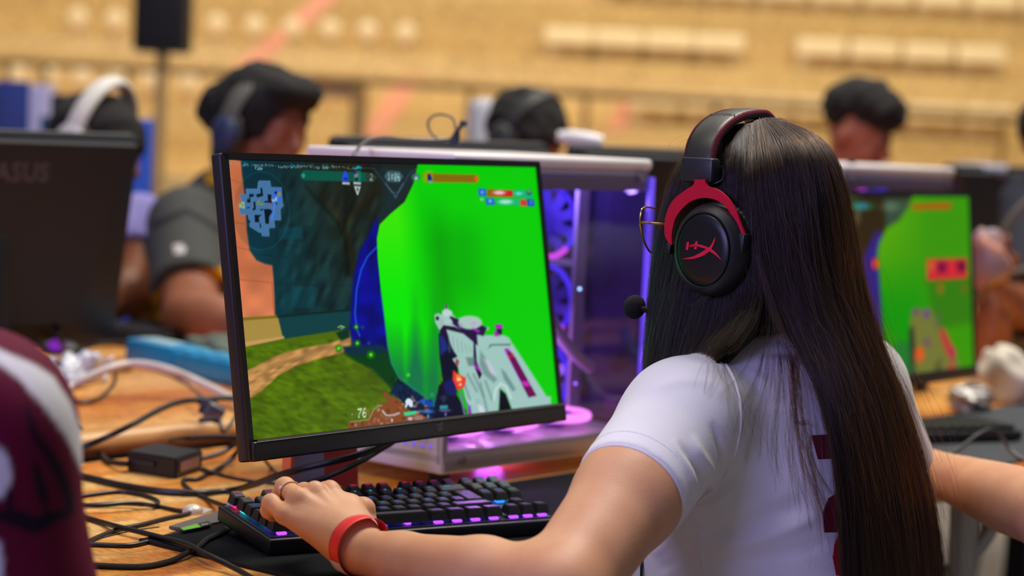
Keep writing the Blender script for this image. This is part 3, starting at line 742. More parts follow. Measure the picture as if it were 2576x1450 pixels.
# small map
def Mp(L_): return [(590 + x / 8.057, 440 + y / 8.057) for x, y in L_]
cv.ell(657, 531, 71, 98, (60, 120, 130), 1.5, 0.35, 1.2); cv.ell(657, 531, 70, 97, (0, 10, 20), 4, 0.12)
mapo = [(480, 140), (500, 125), (720, 125), (740, 250), (950, 255), (975, 560), (990, 630), (925, 700), (940, 915), (805, 915), (820, 1075), (695, 1080), (705, 1245), (560, 1245), (545, 1170), (490, 1165), (310, 1050), (300, 990), (335, 985), (330, 950), (285, 890), (265, 780), (245, 805), (120, 800), (100, 720), (90, 600), (140, 590), (140, 480), (110, 450), (105, 400), (240, 395), (235, 280), (465, 285)]
cv.poly(Mp(mapo), (66, 112, 158), 1.5); cv.line(Mp(mapo + mapo[:1]), (96, 140, 190), 1.3, 1.2, 0.8)
for hol in ([(530, 270), (560, 270), (580, 425), (460, 460), (435, 395), (530, 385)], [(300, 390), (390, 390), (385, 440), (320, 445), (320, 565), (255, 565), (255, 490), (300, 490)], [(670, 400), (745, 400), (750, 580), (690, 560), (610, 560), (610, 535), (680, 535)],
            [(385, 550), (420, 550), (430, 695), (375, 730), (370, 680), (395, 670)], [(600, 700), (720, 695), (770, 740), (700, 850), (695, 995), (630, 995), (610, 830)], [(405, 815), (550, 820), (490, 860), (500, 965), (415, 960)], [(245, 660), (320, 655), (290, 680), (245, 685)], [(510, 970), (530, 1000), (540, 1080), (515, 1070)], [(520, 695), (600, 700), (530, 730)]):
    cv.poly(Mp(hol), (4, 22, 34), 1.2)
cv.poly(Mp([(140, 545), (200, 545), (210, 690), (90, 660), (90, 590), (140, 590)]), (140, 176, 130), 2); cv.poly(Mp([(455, 560), (500, 500), (530, 580), (600, 585), (595, 615), (460, 610)]), (120, 140, 76), 2)
cv.ell(*Mp([(870, 430)])[0], 11, 15, (56, 100, 236), 2); cv.ell(*Mp([(905, 395)])[0], 5, 6, (126, 134, 60), 2); cv.ell(*Mp([(850, 490)])[0], 4, 5, (130, 200, 190), 2); cv.ell(*Mp([(835, 365)])[0], 3, 4, (4, 24, 70), 1.5)
cv.line(Mp([(825, 520), (800, 700), (755, 920)]), (80, 128, 250), 2.6, 1.4); cv.ell(*Mp([(715, 615)])[0], 2, 2.5, (200, 60, 90), 1.5); cv.ell(*Mp([(750, 500)])[0], 2, 2, (200, 60, 90), 1.5); cv.ell(*Mp([(790, 520)])[0], 4, 3, (150, 180, 220), 2); cv.ell(*Mp([(810, 820)])[0], 3.5, 3, (50, 110, 220), 2); cv.ell(*Mp([(848, 585)])[0], 2, 2.5, (6, 20, 50), 1.2)
for lt, p_ in (('C', (160, 590)), ('B', (488, 560)), ('A', (850, 470))): cv.text(lt, *Mp([p_])[0], 5, (30, 50, 30), wf=0.7)
# health figure and small signs at the bottom
cv.text('76', 900, 1029, 23, (214, 232, 226), dirx=(1, -0.1), wf=0.52); cv.ell(886, 1043, 8, 11, (100, 116, 50), 1.5, 0.7, 1.5); cv.ell(886, 1043, 2, 4, (130, 146, 100), 1.5)
cv.line([(882, 1062), (928, 1056), (941, 1030), (950, 1023), (962, 1021)], (176, 184, 160), 2.2, 1.6, 0.7)
cv.poly([(1019, 1010), (1025, 1003), (1032, 1003), (1038, 1011), (1039, 1024), (1031, 1025), (1027, 1018), (1022, 1027), (1018, 1025), (1021, 1016)], (216, 226, 240), 2); cv.ell(1066, 1011, 6, 7, (20, 90, 190), 2); cv.ell(1082, 1015, 9, 10, (14, 70, 170), 5); cv.ell(1082, 1009, 2, 3, (6, 16, 40), 2); cv.line([(1050, 1012), (1066, 1010)], (24, 90, 190), 3, 3)
cv.poly([(1015, 1038), (1047, 1034), (1046, 1043), (1018, 1047)], (60, 208, 140), 1.5); cv.ell(1032, 1054, 6, 4, (196, 190, 210), 2); cv.line([(962, 1034), (972, 1046), (990, 1045), (1004, 1040)], (206, 206, 214), 4, 3, 0.9); cv.ell(986, 1058, 2.5, 4, (206, 196, 206), 2)
cv.ell(1052, 1052, 12, 7, (170, 140, 140), 6, 0.7); cv.ell(1075, 1036, 15, 4, (70, 120, 200), 4, 0.9); cv.ell(1077, 1048, 3, 5, (90, 130, 190), 2); cv.poly([(1106, 1021), (1126, 1020), (1127, 1028), (1107, 1030)], (40, 150, 150), 2); cv.ell(1119, 1033, 15, 3.5, (84, 100, 150), 3, 0.9); cv.ell(1121, 1043, 2.5, 5, (110, 110, 150), 2); cv.poly([(1106, 1000), (1116, 994), (1126, 1000), (1117, 1016)], (34, 44, 76), 4)
cv.ell(1087, 994, 4, 4, (70, 180, 160), 1.5, 0.8, 1.5); cv.text('16', 1177, 1003, 17, (186, 206, 222), dirx=(1, -0.08), wf=0.5); cv.text('33', 1197, 1006, 9, (150, 170, 190), dirx=(1, -0.08), wf=0.6)
cv.blur(1)
scr_o = cv.build('screen', lit_screen, mon); scr_o['label'] = 'lit screen with a bright green shape, small map and game figures'
# housing
b = MB()
inn, out_, th, chin = 0.0015, 0.008, 0.016, 0.0225
L0, R0, T0, B0 = -MW / 2 - out_, MW / 2 + out_, MH / 2 + out_, -MH / 2 - chin
b.box(((L0 + R0) / 2, th / 2 + 0.0012, (T0 + B0) / 2), (R0 - L0, th, T0 - B0), bevel=0.0035, seg=3)
mplace(b, 'housing', [bezel_side], mon)
b = MB()
b.box((0, -0.0008, (MH / 2 + T0) / 2), (R0 - L0 - 0.004, 0.004, out_ - 0.001)); b.box(((L0 - MW / 2) / 2, -0.0008, (T0 + B0) / 2), (out_ - 0.001, 0.004, T0 - B0 - 0.004))
b.box(((R0 + MW / 2) / 2, -0.0008, (T0 + B0) / 2), (out_ - 0.001, 0.004, T0 - B0 - 0.004))
b.box((0, -0.003, (-MH / 2 + B0) / 2 - 0.001), (R0 - L0 - 0.003, 0.011, chin - 0.002), bevel=0.0025, seg=3)
o = mplace(b, 'bezel', bezel_m, mon)
b = MB(); b.box((0, -0.0085, -MH / 2 - 0.0012), (MW + 0.001, 0.0012, 0.0022)); mplace(b, 'chin_strip', chin_line, mon)
b = MB()                                                          # eye-shaped emblem on the lower bezel
ex, ez = MW * 0.045, -MH / 2 - 0.012
for pts in ([(-8, 2), (-2, -3), (6, -3.4), (9, 0), (3, -1.6), (-3, -1)], [(-4, 4), (2, 1), (9, 4), (9.5, 2), (4, -0.4), (-2, 1)], [(-6, 5), (4, 5.6), (9, 8), (9.3, 5.5), (3, 4)]):
    b.prism([(ex + x * 0.00085, -0.0088, ez + z * 0.00085) for x, z in pts], (0, -0.0003, 0))
mplace(b, 'emblem', mat('grey_emblem', (92, 86, 84), 0.5), mon, smooth=False)
# bulge and stand behind: gunmetal column with copper-red flanks on three splayed feet
b = MB(); b.box((0, 0.034, 0.0), (0.34, 0.036, 0.2), bevel=0.012); mplace(b, 'back_cover', dark_plastic, mon)
gun = mat('gunmetal', (146, 144, 178), 0.3, metal=0.3); copper = mat('copper_red_flank', (236, 122, 84), 0.35, metal=0.2); dred = mat('dark_red_flank', (186, 50, 48), 0.35, metal=0.1)
def P3(lx, ly, lz): return Vector((lx, ly, lz))
b = MB(); b.prism([P3(-0.078, -0.034, 0.004), P3(-0.020, -0.034, 0.004), P3(-0.030, -0.028, 0.17), P3(-0.070, -0.028, 0.17)], (0, 0.010, 0)); b.build('stand_front', gun, mon, smooth=False)
b = MB(); b.prism([P3(-0.0785, -0.037, 0.004), P3(-0.0785, -0.023, 0.004), P3(-0.0705, -0.017, 0.17), P3(-0.0705, -0.031, 0.17)], (-0.006, 0, 0)); b.build('stand_flank', copper, mon, smooth=False)
b = MB(); b.prism([P3(-0.018, -0.026, 0.004), P3(0.046, -0.026, 0.004), P3(0.034, -0.022, 0.17), P3(-0.024, -0.022, 0.17)], (0, 0.008, 0)); b.build('stand_flank', dred, mon, smooth=False)
b = MB(); b.box((0.022, 0.010, 0.15), (0.045, 0.025, 0.3), bevel=0.006); b.build('stand_neck', dark_plastic, mon)
b = MB(); b.box((0, 0.0, 0.003), (0.19, 0.14, 0.006), bevel=0.003); b.build('stand_foot', gun, mon)
# ================================================================ the girl
gF = np.array((-0.766, 0.643, 0.0)); gL = np.array((-0.643, -0.766, 0.0)); gZ = np.array((0, 0, 1.0))
HC = np.array((0.2645, 2.26, 1.135))                       # head centre
def skin_mat(name, a, b, rough=0.42):
    return mat(name, a, rough, rgb2=b, scale=18, sss=0.12, bump=0.14, bscale=420, spec=0.4)
skin = skin_mat('warm_tan_skin', (206, 148, 108), (218, 162, 122), 0.52)
shirt_m = mat('white_cotton', (232, 232, 236), 0.85, var=0.015, scale=30, bump=0.22, bscale=700, sheen=0.2)
girl = thing('person', 'girl in white t-shirt, long dark straight hair, seen from behind, hand on keyboard', 'person', (0.31, 2.28, 0))
SL = np.array((0.178, 2.112, 0.918)); SR = np.array((0.402, 2.400, 0.925))
EL = np.array(Pd(1400, 1500, 1.88)); WL = np.array(Pd(893, 1384, 2.035))
def head_field(P, C, f, s=1.0, up=(0, 0, 1)):
    """a head: skull, jaw, nose, brow, lips, ears, eye hollows; C = centre at ear height + a little, f = facing"""
    R = frame(f, up); Q = (P - np.array(C, np.float32)) @ R.T.astype(np.float32) / s       # x right, y forward, z up
    d = ell(Q, (0, 0.0, 0.018), (0.068, 0.079, 0.078))
    d = smin(d, ell(Q, (0, 0.022, -0.045), (0.056, 0.062, 0.070)), 0.03)
    d = smin(d, cap(Q, (0, 0.060, -0.082), (0, 0.055, -0.078), 0.020), 0.03)
    d = smin(d, cap(Q, (-0.03, 0.072, 0.018), (0.03, 0.072, 0.018), 0.012), 0.012)
    d = smin(d, chain(Q, [(0, 0.084, 0.008), (0, 0.100, -0.022), (0, 0.090, -0.030)], [0.007, 0.011, 0.009]), 0.008)
    for sx in (-1, 1):
        d = smin(d, ell(Q, (sx * 0.036, 0.062, -0.025), (0.018, 0.016, 0.016)), 0.012)
        d = smax(d, -ell(Q, (sx * 0.031, 0.088, 0.0), (0.016, 0.010, 0.009)), 0.008)
        d = np.minimum(d, ell(Q, (sx * 0.031, 0.073, 0.0), (0.012, 0.012, 0.0105)))
        d = smin(d, ell(Q, (sx * 0.074, -0.008, -0.008), (0.008, 0.019, 0.030)), 0.004)
    d = smin(d, ell(Q, (0, 0.082, -0.050), (0.022, 0.012, 0.006)), 0.004)
    d = smin(d, ell(Q, (0, 0.080, -0.059), (0.018, 0.012, 0.006)), 0.004)
    return d * s
def torso_loc(c, a, b): return np.array(c) + gF * a + gL * b
TC = np.array((0.297, 2.28, 0.0))
RT = np.array([-gL, gF, gZ])
def torso(P, off=0.0):
    d = ell(P, TC + gZ * 0.845, (0.168 + off, 0.122 + off, 0.20 + off), RT)
    d = smin(d, ell(P, TC + gZ * 0.67, (0.160 + off, 0.130 + off, 0.20 + off), RT), 0.06)
    d = smin(d, ell(P, TC + gZ * 0.50, (0.185 + off, 0.145 + off, 0.13 + off), RT), 0.06)
    d = smin(d, ell(P, torso_loc(TC, 0.06, 0.06) + gZ * 0.80, (0.065 + off, 0.075 + off, 0.07 + off), RT), 0.05)
    d = smin(d, ell(P, torso_loc(TC, 0.06, -0.06) + gZ * 0.80, (0.065 + off, 0.075 + off, 0.07 + off), RT), 0.05)
    d = smin(d, cap(P, SL, TC + gZ * 0.945, 0.050 + off, 0.050 + off), 0.05)
    d = smin(d, cap(P, SR, TC + gZ * 0.945, 0.050 + off, 0.050 + off), 0.05)
    return d
def neck(P, off=0.0): return cap(P, (0.292, 2.253, 0.94), (0.272, 2.255, 1.09), 0.052 + off, 0.048 + off)
UM = SL + (EL - SL) * 0.45
def arm_l(P):
    d = chain(P, [SL, UM, EL], [0.052, 0.0505, 0.043], 0.02)
    d = smin(d, chain(P, [EL, EL + (WL - EL) * 0.35, EL + (WL - EL) * 0.75, WL, WL + (WL - EL) * 0.12], [0.042, 0.0395, 0.027, 0.0212, 0.0210], 0.01), 0.022)
    return d
def p3(*a): return np.array(Pd(*a))
MC = dict(i=np.array((-0.1755, 2.093, 0.8340)), m=np.array((-0.1895, 2.079, 0.8348)), r=np.array((-0.2050, 2.067, 0.8300)), p=np.array((-0.2170, 2.057, 0.8150)))
FG = dict(i=[MC['i'], p3(818, 1238, 2.130), p3(806, 1262, 2.146), p3(804, 1284, 2.146)],
          m=[MC['m'], p3(765, 1240, 2.118), p3(756, 1264, 2.134), p3(756, 1284, 2.134)],
          r=[MC['r'], p3(717, 1227, 2.100), p3(704, 1250, 2.114), p3(708, 1276, 2.117)],
          p=[MC['p'], p3(682, 1267, 2.076), p3(676, 1285, 2.086), p3(684, 1298, 2.094)],
          t=[p3(908, 1350, 2.045), p3(880, 1282, 2.085), p3(912, 1283, 2.100), p3(920, 1308, 2.104)])
FR = dict(i=[0.0108, 0.0094, 0.0084, 0.0072], m=[0.0112, 0.0094, 0.0084, 0.0072], r=[0.0108, 0.0096, 0.0082, 0.0070], p=[0.0092, 0.0086, 0.0074, 0.0064], t=[0.016, 0.0130, 0.0118, 0.0100])
def hand(P):
    base = smin(cap(P, WL, WL + (MC['m'] - WL) * 0.35, 0.0208, 0.0198), cap(P, WL + (0.008, 0.006, -0.002), (MC['i'] * 0.55 + WL * 0.45) + (0.004, 0.004, -0.008), 0.022, 0.017), 0.01)
    for k in 'imrp':
        base = smin(base, cap(P, WL + (MC[k] - WL) * 0.2, MC[k] - (0, 0, 0.004 if k != 'p' else 0.0), 0.019, {'i': 0.0118, 'm': 0.0115, 'r': 0.0104, 'p': 0.0090}[k]), 0.010)
    base = smin(base, cap(P, WL + (MC['m'] - WL) * 0.35 - (0, 0, 0.010), MC['m'] - (0, 0, 0.016), 0.016, 0.013), 0.012)
    base = smin(base, cap(P, MC['r'] - (0, 0, 0.014), MC['i'] - (0, 0, 0.014), 0.012, 0.012), 0.01)
    # tendons and knuckles
    for k in 'imr':
        base = smin(base, cap(P, WL * 0.45 + MC[k] * 0.55 + (0, 0, 0.0095), MC[k] + (0, 0, 0.0052), 0.0034, 0.0056), 0.006)
    fin = None
    for k in 'imrpt':
        d = chain(P, FG[k], FR[k], 0.0035)
        for j in (1, 2): d = smin(d, np.linalg.norm(P - FG[k][j].astype(np.float32), axis=1) - FR[k][j] * 1.05, 0.004)
        fin = d if fin is None else np.minimum(fin, d)
    th = cap(P, FG['t'][0], FG['t'][1], 0.017, 0.0135)
    base = smin(base, th, 0.014)
    base = smin(base, cap(P, FG['t'][1], MC['i'] - (0, 0, 0.012), 0.010, 0.010), 0.010)
    base = smin(base, cap(P, FG['t'][3], WL + (0.012, 0.004, 0.0), 0.0105, 0.016), 0.010)
    d = smin(base, fin, 0.0045)
    return smin(d, chain(P, [EL + (WL - EL) * 0.75, WL, WL + (MC['m'] - WL) * 0.2], [0.027, 0.0212, 0.0205]), 0.01)
lo = np.minimum(SL, np.minimum(EL, WL)) - 0.075; hi = np.maximum(SL, np.maximum(EL, WL)) + 0.075
lo[0] = WL[0] + 0.004
armV, armQ = surfnet(arm_l, lo, hi, 0.0034); armV = relax(armV, armQ, 2)
hlo = np.minimum.reduce([v for k in FG for v in FG[k]] + [WL]) - 0.018; hhi = np.maximum.reduce([v for k in FG for v in FG[k]] + [WL]) + 0.022
hhi[0] = WL[0] + 0.024; hhi[2] = 0.87; hlo[2] = 0.752; hlo[1] = 1.985
hanV, hanQ = surfnet(hand, hlo, hhi, 0.0013); hanV = relax(hanV, hanQ, 2)
def bodyf(P): return smin(smin(torso(P, -0.012), neck(P), 0.03), head_field(P, HC - gZ * 0.005, gF), 0.02)
bV, bQ = surfnet(bodyf, (0.08, 2.08, 0.62), (0.52, 2.50, 1.26), 0.005); bV = relax(bV, bQ, 1)
MR = np.array((0.33, 2.66, 0.79)); ER = np.array((0.475, 2.49, 0.80))
raV, raQ = surfnet(lambda P: smin(smin(chain(P, [SR, ER], [0.052, 0.043]), chain(P, [ER, MR], [0.042, 0.026]), 0.02), ell(P, MR + gF * 0.05 + (0, 0, 0.0), (0.045, 0.06, 0.02), RT), 0.02), (0.22, 2.30, 0.72), (0.56, 2.80, 1.0), 0.006)
V, Q = merge([(armV, armQ), (hanV, hanQ), (bV, bQ), (raV, raQ)])
body = fast_mesh('body', V, Q, skin); wparent(body, girl)

# ---- t-shirt
UD = (EL - SL) / np.linalg.norm(EL - SL)
SE = SL + UD * 0.128                                        # middle of the sleeve opening
UDr = (ER - SR) / np.linalg.norm(ER - SR); SEr = SR + UDr * 0.13
def shirt_f(P):
    d = torso(P, 0.006)
    def sleeve(S, U_, E, c):
        s = chain(P, [S - U_ * 0.01, E + U_ * 0.03], [0.0605, 0.0570])
        s = smax(s, (P - E.astype(np.float32)) @ U_.astype(np.float32), 0.004)
        return s
    d = smin(d, sleeve(SL, UD, SE, 0), 0.026); d = smin(d, sleeve(SR, UDr, SEr, 0), 0.026)
    d = smax(d, -cap(P, SE + UD * 0.034, SE + UD * 0.09, 0.0525), 0.003)
    d = smax(d, -cap(P, SEr - UDr * 0.045, SEr + UDr * 0.05, 0.0520), 0.003)
    nk = smin(d, neck(P, 0.006), 0.02)
    pl = (P - np.array((0.285, 2.245, 1.0), np.float32)) @ np.array((-0.17, 0.14, 0.975), np.float32)
    d = smax(nk, pl, 0.003)
    d = smax(d, -cap(P, (0.287, 2.25, 0.97), (0.279, 2.25, 1.08), 0.0525), 0.002)
    return smax(d, 0.50 - P[:, 2], 0.01)
sV, sQ = surfnet(shirt_f, (-0.02, 1.94, 0.48), (0.56, 2.56, 1.03), 0.0036); sV = relax(sV, sQ, 2)
def crease(V, Q, lines, depth=1.0):
    """press folds into a cloth where the photograph shows them: (points, width, height) along the cloth surface"""
    me = bpy.data.meshes.new('tmp'); me.from_pydata([tuple(v) for v in V], [], [tuple(int(i) for i in q) for q in Q])
    n = np.empty(len(V) * 3, np.float32); me.vertices.foreach_get('normal', n); n = n.reshape(-1, 3); bpy.data.meshes.remove(me)
    x, y = project(V)
    view = V - [0, 0, CZ]; view /= np.linalg.norm(view, axis=1)[:, None]
    fac = np.clip(-(n * view).sum(1) * 3, 0, 1)
    D = np.zeros(len(V))
    for pts, wd, hgt in lines:
        P = smooth_pts([(a, b, 0) for a, b in pts], 6); dd = np.full(len(V), 1e9); tt = np.zeros(len(V)); k = len(P) - 1
        for i in range(k):
            ex, ey = P[i + 1].x - P[i].x, P[i + 1].y - P[i].y
            t = np.clip(((x - P[i].x) * ex + (y - P[i].y) * ey) / (ex * ex + ey * ey + 1e-9), 0, 1)
            d = np.hypot(x - P[i].x - t * ex, y - P[i].y - t * ey); m = d < dd; dd[m] = d[m]; tt[m] = (i + t[m]) / k
        D += 0.72 * hgt * np.exp(-(dd / wd) ** 2) * np.clip(np.minimum(tt, 1 - tt) * 5, 0, 1)
    return V + n * (D * fac)[:, None]
folds = [([(1752, 1262), (1772, 1236), (1758, 1190), (1728, 1145), (1700, 1110)], 9, -0.0045), ([(1750, 1260), (1792, 1225), (1790, 1185), (1762, 1140), (1742, 1095)], 9, 0.004),
         ([(1760, 1268), (1812, 1232), (1825, 1180), (1810, 1120), (1790, 1060)], 10, -0.0045), ([(1768, 1275), (1840, 1235), (1862, 1170), (1868, 1100)], 10, 0.003),
         ([(1746, 1225), (1742, 1195), (1720, 1150), (1690, 1105)], 10, 0.003),
         ([(1880, 960), (1935, 1010), (1985, 1000), (1968, 960)], 12, -0.0016),
         ([(1745, 1345), (1850, 1330), (1950, 1290), (2040, 1260)], 22, -0.005), ([(1745, 1375), (1860, 1368), (1960, 1340), (2060, 1300)], 18, 0.005), ([(1760, 1410), (1880, 1410), (2000, 1385), (2080, 1370)], 16, -0.0035),
         ([(1640, 1400), (1700, 1350), (1738, 1310)], 12, 0.004), ([(1650, 1440), (1720, 1400), (1750, 1370)], 12, -0.003), ([(1720, 930), (1800, 925), (1890, 940), (1960, 990)], 14, 0.0022), ([(1640, 990), (1700, 960), (1790, 965), (1830, 1010)], 14, 0.002)]
sV = crease(sV, sQ, folds)
shirt = fast_mesh('t_shirt', sV, sQ, shirt_m); wparent(shirt, girl)
from mathutils.bvhtree import BVHTree
def bvh_of(V, Q): return BVHTree.FromPolygons([Vector(v) for v in V], [tuple(int(i) for i in q) for q in Q])
sB = bvh_of(sV, sQ)
def hit(bv, px, py, off=0.0006):
    d = ray(px, py).normalized(); h = bv.ray_cast(Vector((0, 0, CZ)), d)
    if h[0] is None: return None
    n = h[1] if h[1].dot(d) < 0 else -h[1]
    return h[0] + n * off
def decal(bv, poly, m, name, parent, off=0.0008, step=5):
    xs = [p[0] for p in poly]; ys = [p[1] for p in poly]
    bm = bmesh.new()
    vs = [bm.verts.new((x, y, 0)) for x, y in poly]; bm.faces.new(vs)
    for ax in (0, 1):
        a = min(xs) if ax == 0 else min(ys); b_ = max(xs) if ax == 0 else max(ys)
        k = a + step
        while k < b_:
            bmesh.ops.bisect_plane(bm, geom=bm.verts[:] + bm.edges[:] + bm.faces[:], plane_co=(k, 0, 0) if ax == 0 else (0, k, 0), plane_no=(1, 0, 0) if ax == 0 else (0, 1, 0))
            k += step
    for v in list(bm.verts):
        h = hit(bv, v.co.x, v.co.y, off)
        if h is None: bm.verts.remove(v)
        else: v.co = h
    r = bmesh.ops.solidify(bm, geom=bm.faces[:], thickness=-0.0004)
    bmesh.ops.recalc_face_normals(bm, faces=bm.faces)
    for f in bm.faces: f.smooth = True
    me = bpy.data.meshes.new(name); bm.to_mesh(me); bm.free(); me.materials.append(m)
    o = link(name, me); return wparent(o, parent)
def seam(bv, pts, r, m, name, parent, off=0.0, n=8, flat=1.0):
    P = [hit(bv, p.x, p.y, off) for p in smooth_pts([(a, b, 0) for a, b in pts], n)]
    P = [p for p in P if p is not None]
    b = MB(); b.tube(P, r, 6, flat=flat); return b.build(name, m, parent, world=True)
maroon = mat('maroon_print', (104, 18, 44), 0.6); redp = mat('red_print', (170, 10, 34), 0.6)
decal(sB, [(2040, 1097), (2130, 1092), (2130, 1152), (2056, 1156)], maroon, 'back_print', shirt)
decal(sB, [(2096, 1156), (2150, 1150), (2160, 1260), (2150, 1338), (2072, 1340), (2068, 1290), (2082, 1255), (2098, 1245), (2112, 1196)], maroon, 'back_print', shirt)
decal(sB, [(2110, 1340), (2170, 1335), (2180, 1448), (2102, 1448), (2093, 1400), (2098, 1366)], redp, 'back_print', shirt)
seam(sB, [(1826, 918), (1848, 960), (1862, 1020), (1860, 1090), (1845, 1150), (1818, 1205), (1780, 1245), (1742, 1275)], 0.0014, shirt_m, 'sleeve_seam', shirt, 0.0002)
seam(sB, [(1738, 1290), (1752, 1330), (1764, 1380), (1770, 1440)], 0.0012, shirt_m, 'side_seam', shirt, 0.0002)
# rolled sleeve hem + collar rib
def ring_on(E, U_, r, tr, name, n=48, sq=1.0):
    a = Vector(U_).orthogonal().normalized(); c = Vector(U_).cross(a)
    b = MB(); b.tube([Vector(E) + a * math.cos(t) * r + c * math.sin(t) * r for t in (2 * PI * k / n for k in range(n))], tr, 8, closed=True)
    return b.build(name, shirt_m, shirt, world=True)
ring_on(SE - UD * 0.0015, UD, 0.0545, 0.0022, 'sleeve_hem'); ring_on(SE - UD * 0.022, UD, 0.0576, 0.0009, 'sleeve_stitch')
ring_on((0.2845, 2.2475, 0.995), (-0.17, 0.14, 0.975), 0.0555, 0.0042, 'collar')

# ---- dark trousers and the stool below the table top
tr_m = mat('dark_trousers', (30, 32, 42), 0.8, var=0.1)
def legs(P):
    d = ell(P, TC + gZ * 0.50, (0.18, 0.14, 0.11), RT)
    for s in (-1, 1):
        hip = TC - gL * 0.09 * s + gZ * 0.50; kn = hip + gF * 0.40 - gZ * 0.02; an = kn - gF * 0.02 - gZ * 0.40
        d = smin(d, smin(cap(P, hip, kn, 0.085, 0.062), cap(P, kn, an, 0.058, 0.042), 0.03), 0.04)
        d = smin(d, ell(P, an + gF * 0.06 - gZ * 0.035, (0.045, 0.12, 0.04), RT), 0.03)
    return d
lV, lQ = surfnet(legs, (-0.40, 2.05, 0.0), (0.55, 2.75, 0.66), 0.014); o = fast_mesh('trousers', lV, lQ, tr_m); wparent(o, girl)
st = thing('stool', 'plain black stool under the girl in the white t-shirt', 'stool', (0.30, 2.28, 0), (0, 0, TY))
b = MB(); b.cyl((0, 0, 0.36), (0, 0, 0.405), 0.17, seg=32); b.build('seat', gloss_black, st)
for a in range(4):
    b = MB(); c_, s_ = math.cos(a * PI / 2 + PI / 4), math.sin(a * PI / 2 + PI / 4); b.cyl((c_ * 0.16, s_ * 0.16, 0), (c_ * 0.11, s_ * 0.11, 0.36), 0.012); b.build('leg', steel, st)

# ---- red paper wristband and the ring
def band_mesh(fn, c, ax, rmax, wd, th, m, name, parent, n=72, a0=0, a1=2 * PI, gap=0.0012, nw=5, tilt=None):
    """strip wrapped round whatever field fn describes, at c, across axis ax"""
    ax = Vector(ax).normalized(); u = ax.orthogonal().normalized(); v = ax.cross(u)
    closed = abs(a1 - a0 - 2 * PI) < 1e-6; V = []; F = []; RR0 = []; nn = n if closed else n + 1
    for layer in (0, 1):
        for i in range(nn):
            a = a0 + (a1 - a0) * i / n; d = u * math.cos(a) + v * math.sin(a)
            if layer == 0:
                rr2 = 0
                for off in (-wd / 2, 0, wd / 2):
                    o3 = Vector(c) + ax * off; t3 = 0.0
                    for _ in range(6):
                        h3_ = fn.ray_cast(o3 + d * (t3 + 0.0002), d, rmax - t3)
                        if h3_[0] is None: break
                        t3 = (h3_[0] - o3).length; rr2 = max(rr2, t3)
                RR0.append(rr2)
                if i == nn - 1 and closed:
                    q_ = np.array(RR0)
                    for _ in range(5): q_ = (q_ + np.roll(q_, 1) + np.roll(q_, -1)) / 3
                    RR0[:] = list(q_ + 0.0008)
        for i in range(nn):
            a = a0 + (a1 - a0) * i / n; d = u * math.cos(a) + v * math.sin(a)
            r = RR0[i] + gap + layer * th
            for j in range(nw): V.append(Vector(c) + d * r + ax * (wd * (j / (nw - 1) - 0.5)))
    for i in range(n):
        i2 = (i + 1) % nn
        for j in range(nw - 1):
            a = i * nw + j; b_ = i2 * nw + j; o = nn * nw
            F += [(a, b_, b_ + 1, a + 1), (a + o, a + 1 + o, b_ + 1 + o, b_ + o)]
        for j, jj in ((0, 0), (nw - 1, nw - 1)):
            a = i * nw + j; b_ = i2 * nw + j; o = nn * nw; F.append((a, a + o, b_ + o, b_))
    return mesh(name, V, F, m, None), u, v
red_paper = mat('red_paper', (228, 44, 46), 0.5, var=0.05, scale=60, bump=0.1, bscale=500)
WA = (WL - EL) / np.linalg.norm(WL - EL)
wb = thing('wristband', 'bright red paper wristband round the left wrist of the girl in white', 'wristband', tuple(WL))
wax = Vector(WA) + Vector((0.10, 0.22, 0.05)); bc = Vector(WL) + Vector((0.004, -0.003, 0.001))
wristB = bvh_of(*merge([(armV, armQ), (hanV, hanQ)]))
o, bu, bv_ = band_mesh(wristB, bc, wax, 0.034, 0.0165, 0.0004, red_paper, 'band', wb, gap=0.0006); wparent(o, wb)
# white glued end of the band with small dark print
vdir = (Vector((0, 0, CZ)) - bc).normalized()
ang = math.atan2(Vector((-0.62, -0.55, -0.56)).dot(bv_), Vector((-0.62, -0.55, -0.56)).dot(bu))
o, _, _ = band_mesh(wristB, bc, wax, 0.034, 0.0167, 0.0004, mat('white_band_end', (206, 208, 226), 0.5), 'band_end', wb, n=12, a0=ang - 0.28, a1=ang + 0.28, gap=0.0022); wparent(o, wb)
gold = mat('pale_gold', (226, 178, 104), 0.22, metal=1.0); stone = mat('clear_stone', (240, 244, 255), 0.05, spec=1.0, coat=1.0)
rg = thing('ring', 'thin gold ring with a row of clear stones on the girl\'s bent left finger', 'ring', tuple(MC['r'] * 0.5 + FG['r'][1] * 0.5))
ra = Vector(FG['r'][1] - MC['r']).normalized(); rc = Vector(MC['r'] * 0.42 + FG['r'][1] * 0.58); uu = ra.orthogonal().normalized(); vv = ra.cross(uu)
RR = 0.0108
b = MB(); b.tube([rc + uu * math.cos(t) * RR + vv * math.sin(t) * RR for t in (2 * PI * k / 40 for k in range(40))], 0.0007, 8, closed=True); b.build('band', gold, rg, world=True)
for k in range(16):
    t = 2 * PI * k / 32 + 0.1; d = uu * math.cos(t) + vv * math.sin(t)
    if d.z < -0.3: d = -d
    b = MB(); b.sph(rc + d * (RR + 0.0006), 0.0007, u=8, v=6); b.build('stone', stone, rg, world=True)
tl = (Vector(Pd(712, 1243, 2.05)) - rc); tl = (tl - ra * tl.dot(ra)).normalized()
b = MB(); b.sph(rc + tl * (RR + 0.0016), 0.0019, u=8, v=5); b.build('centre_stone', stone, rg, world=True)
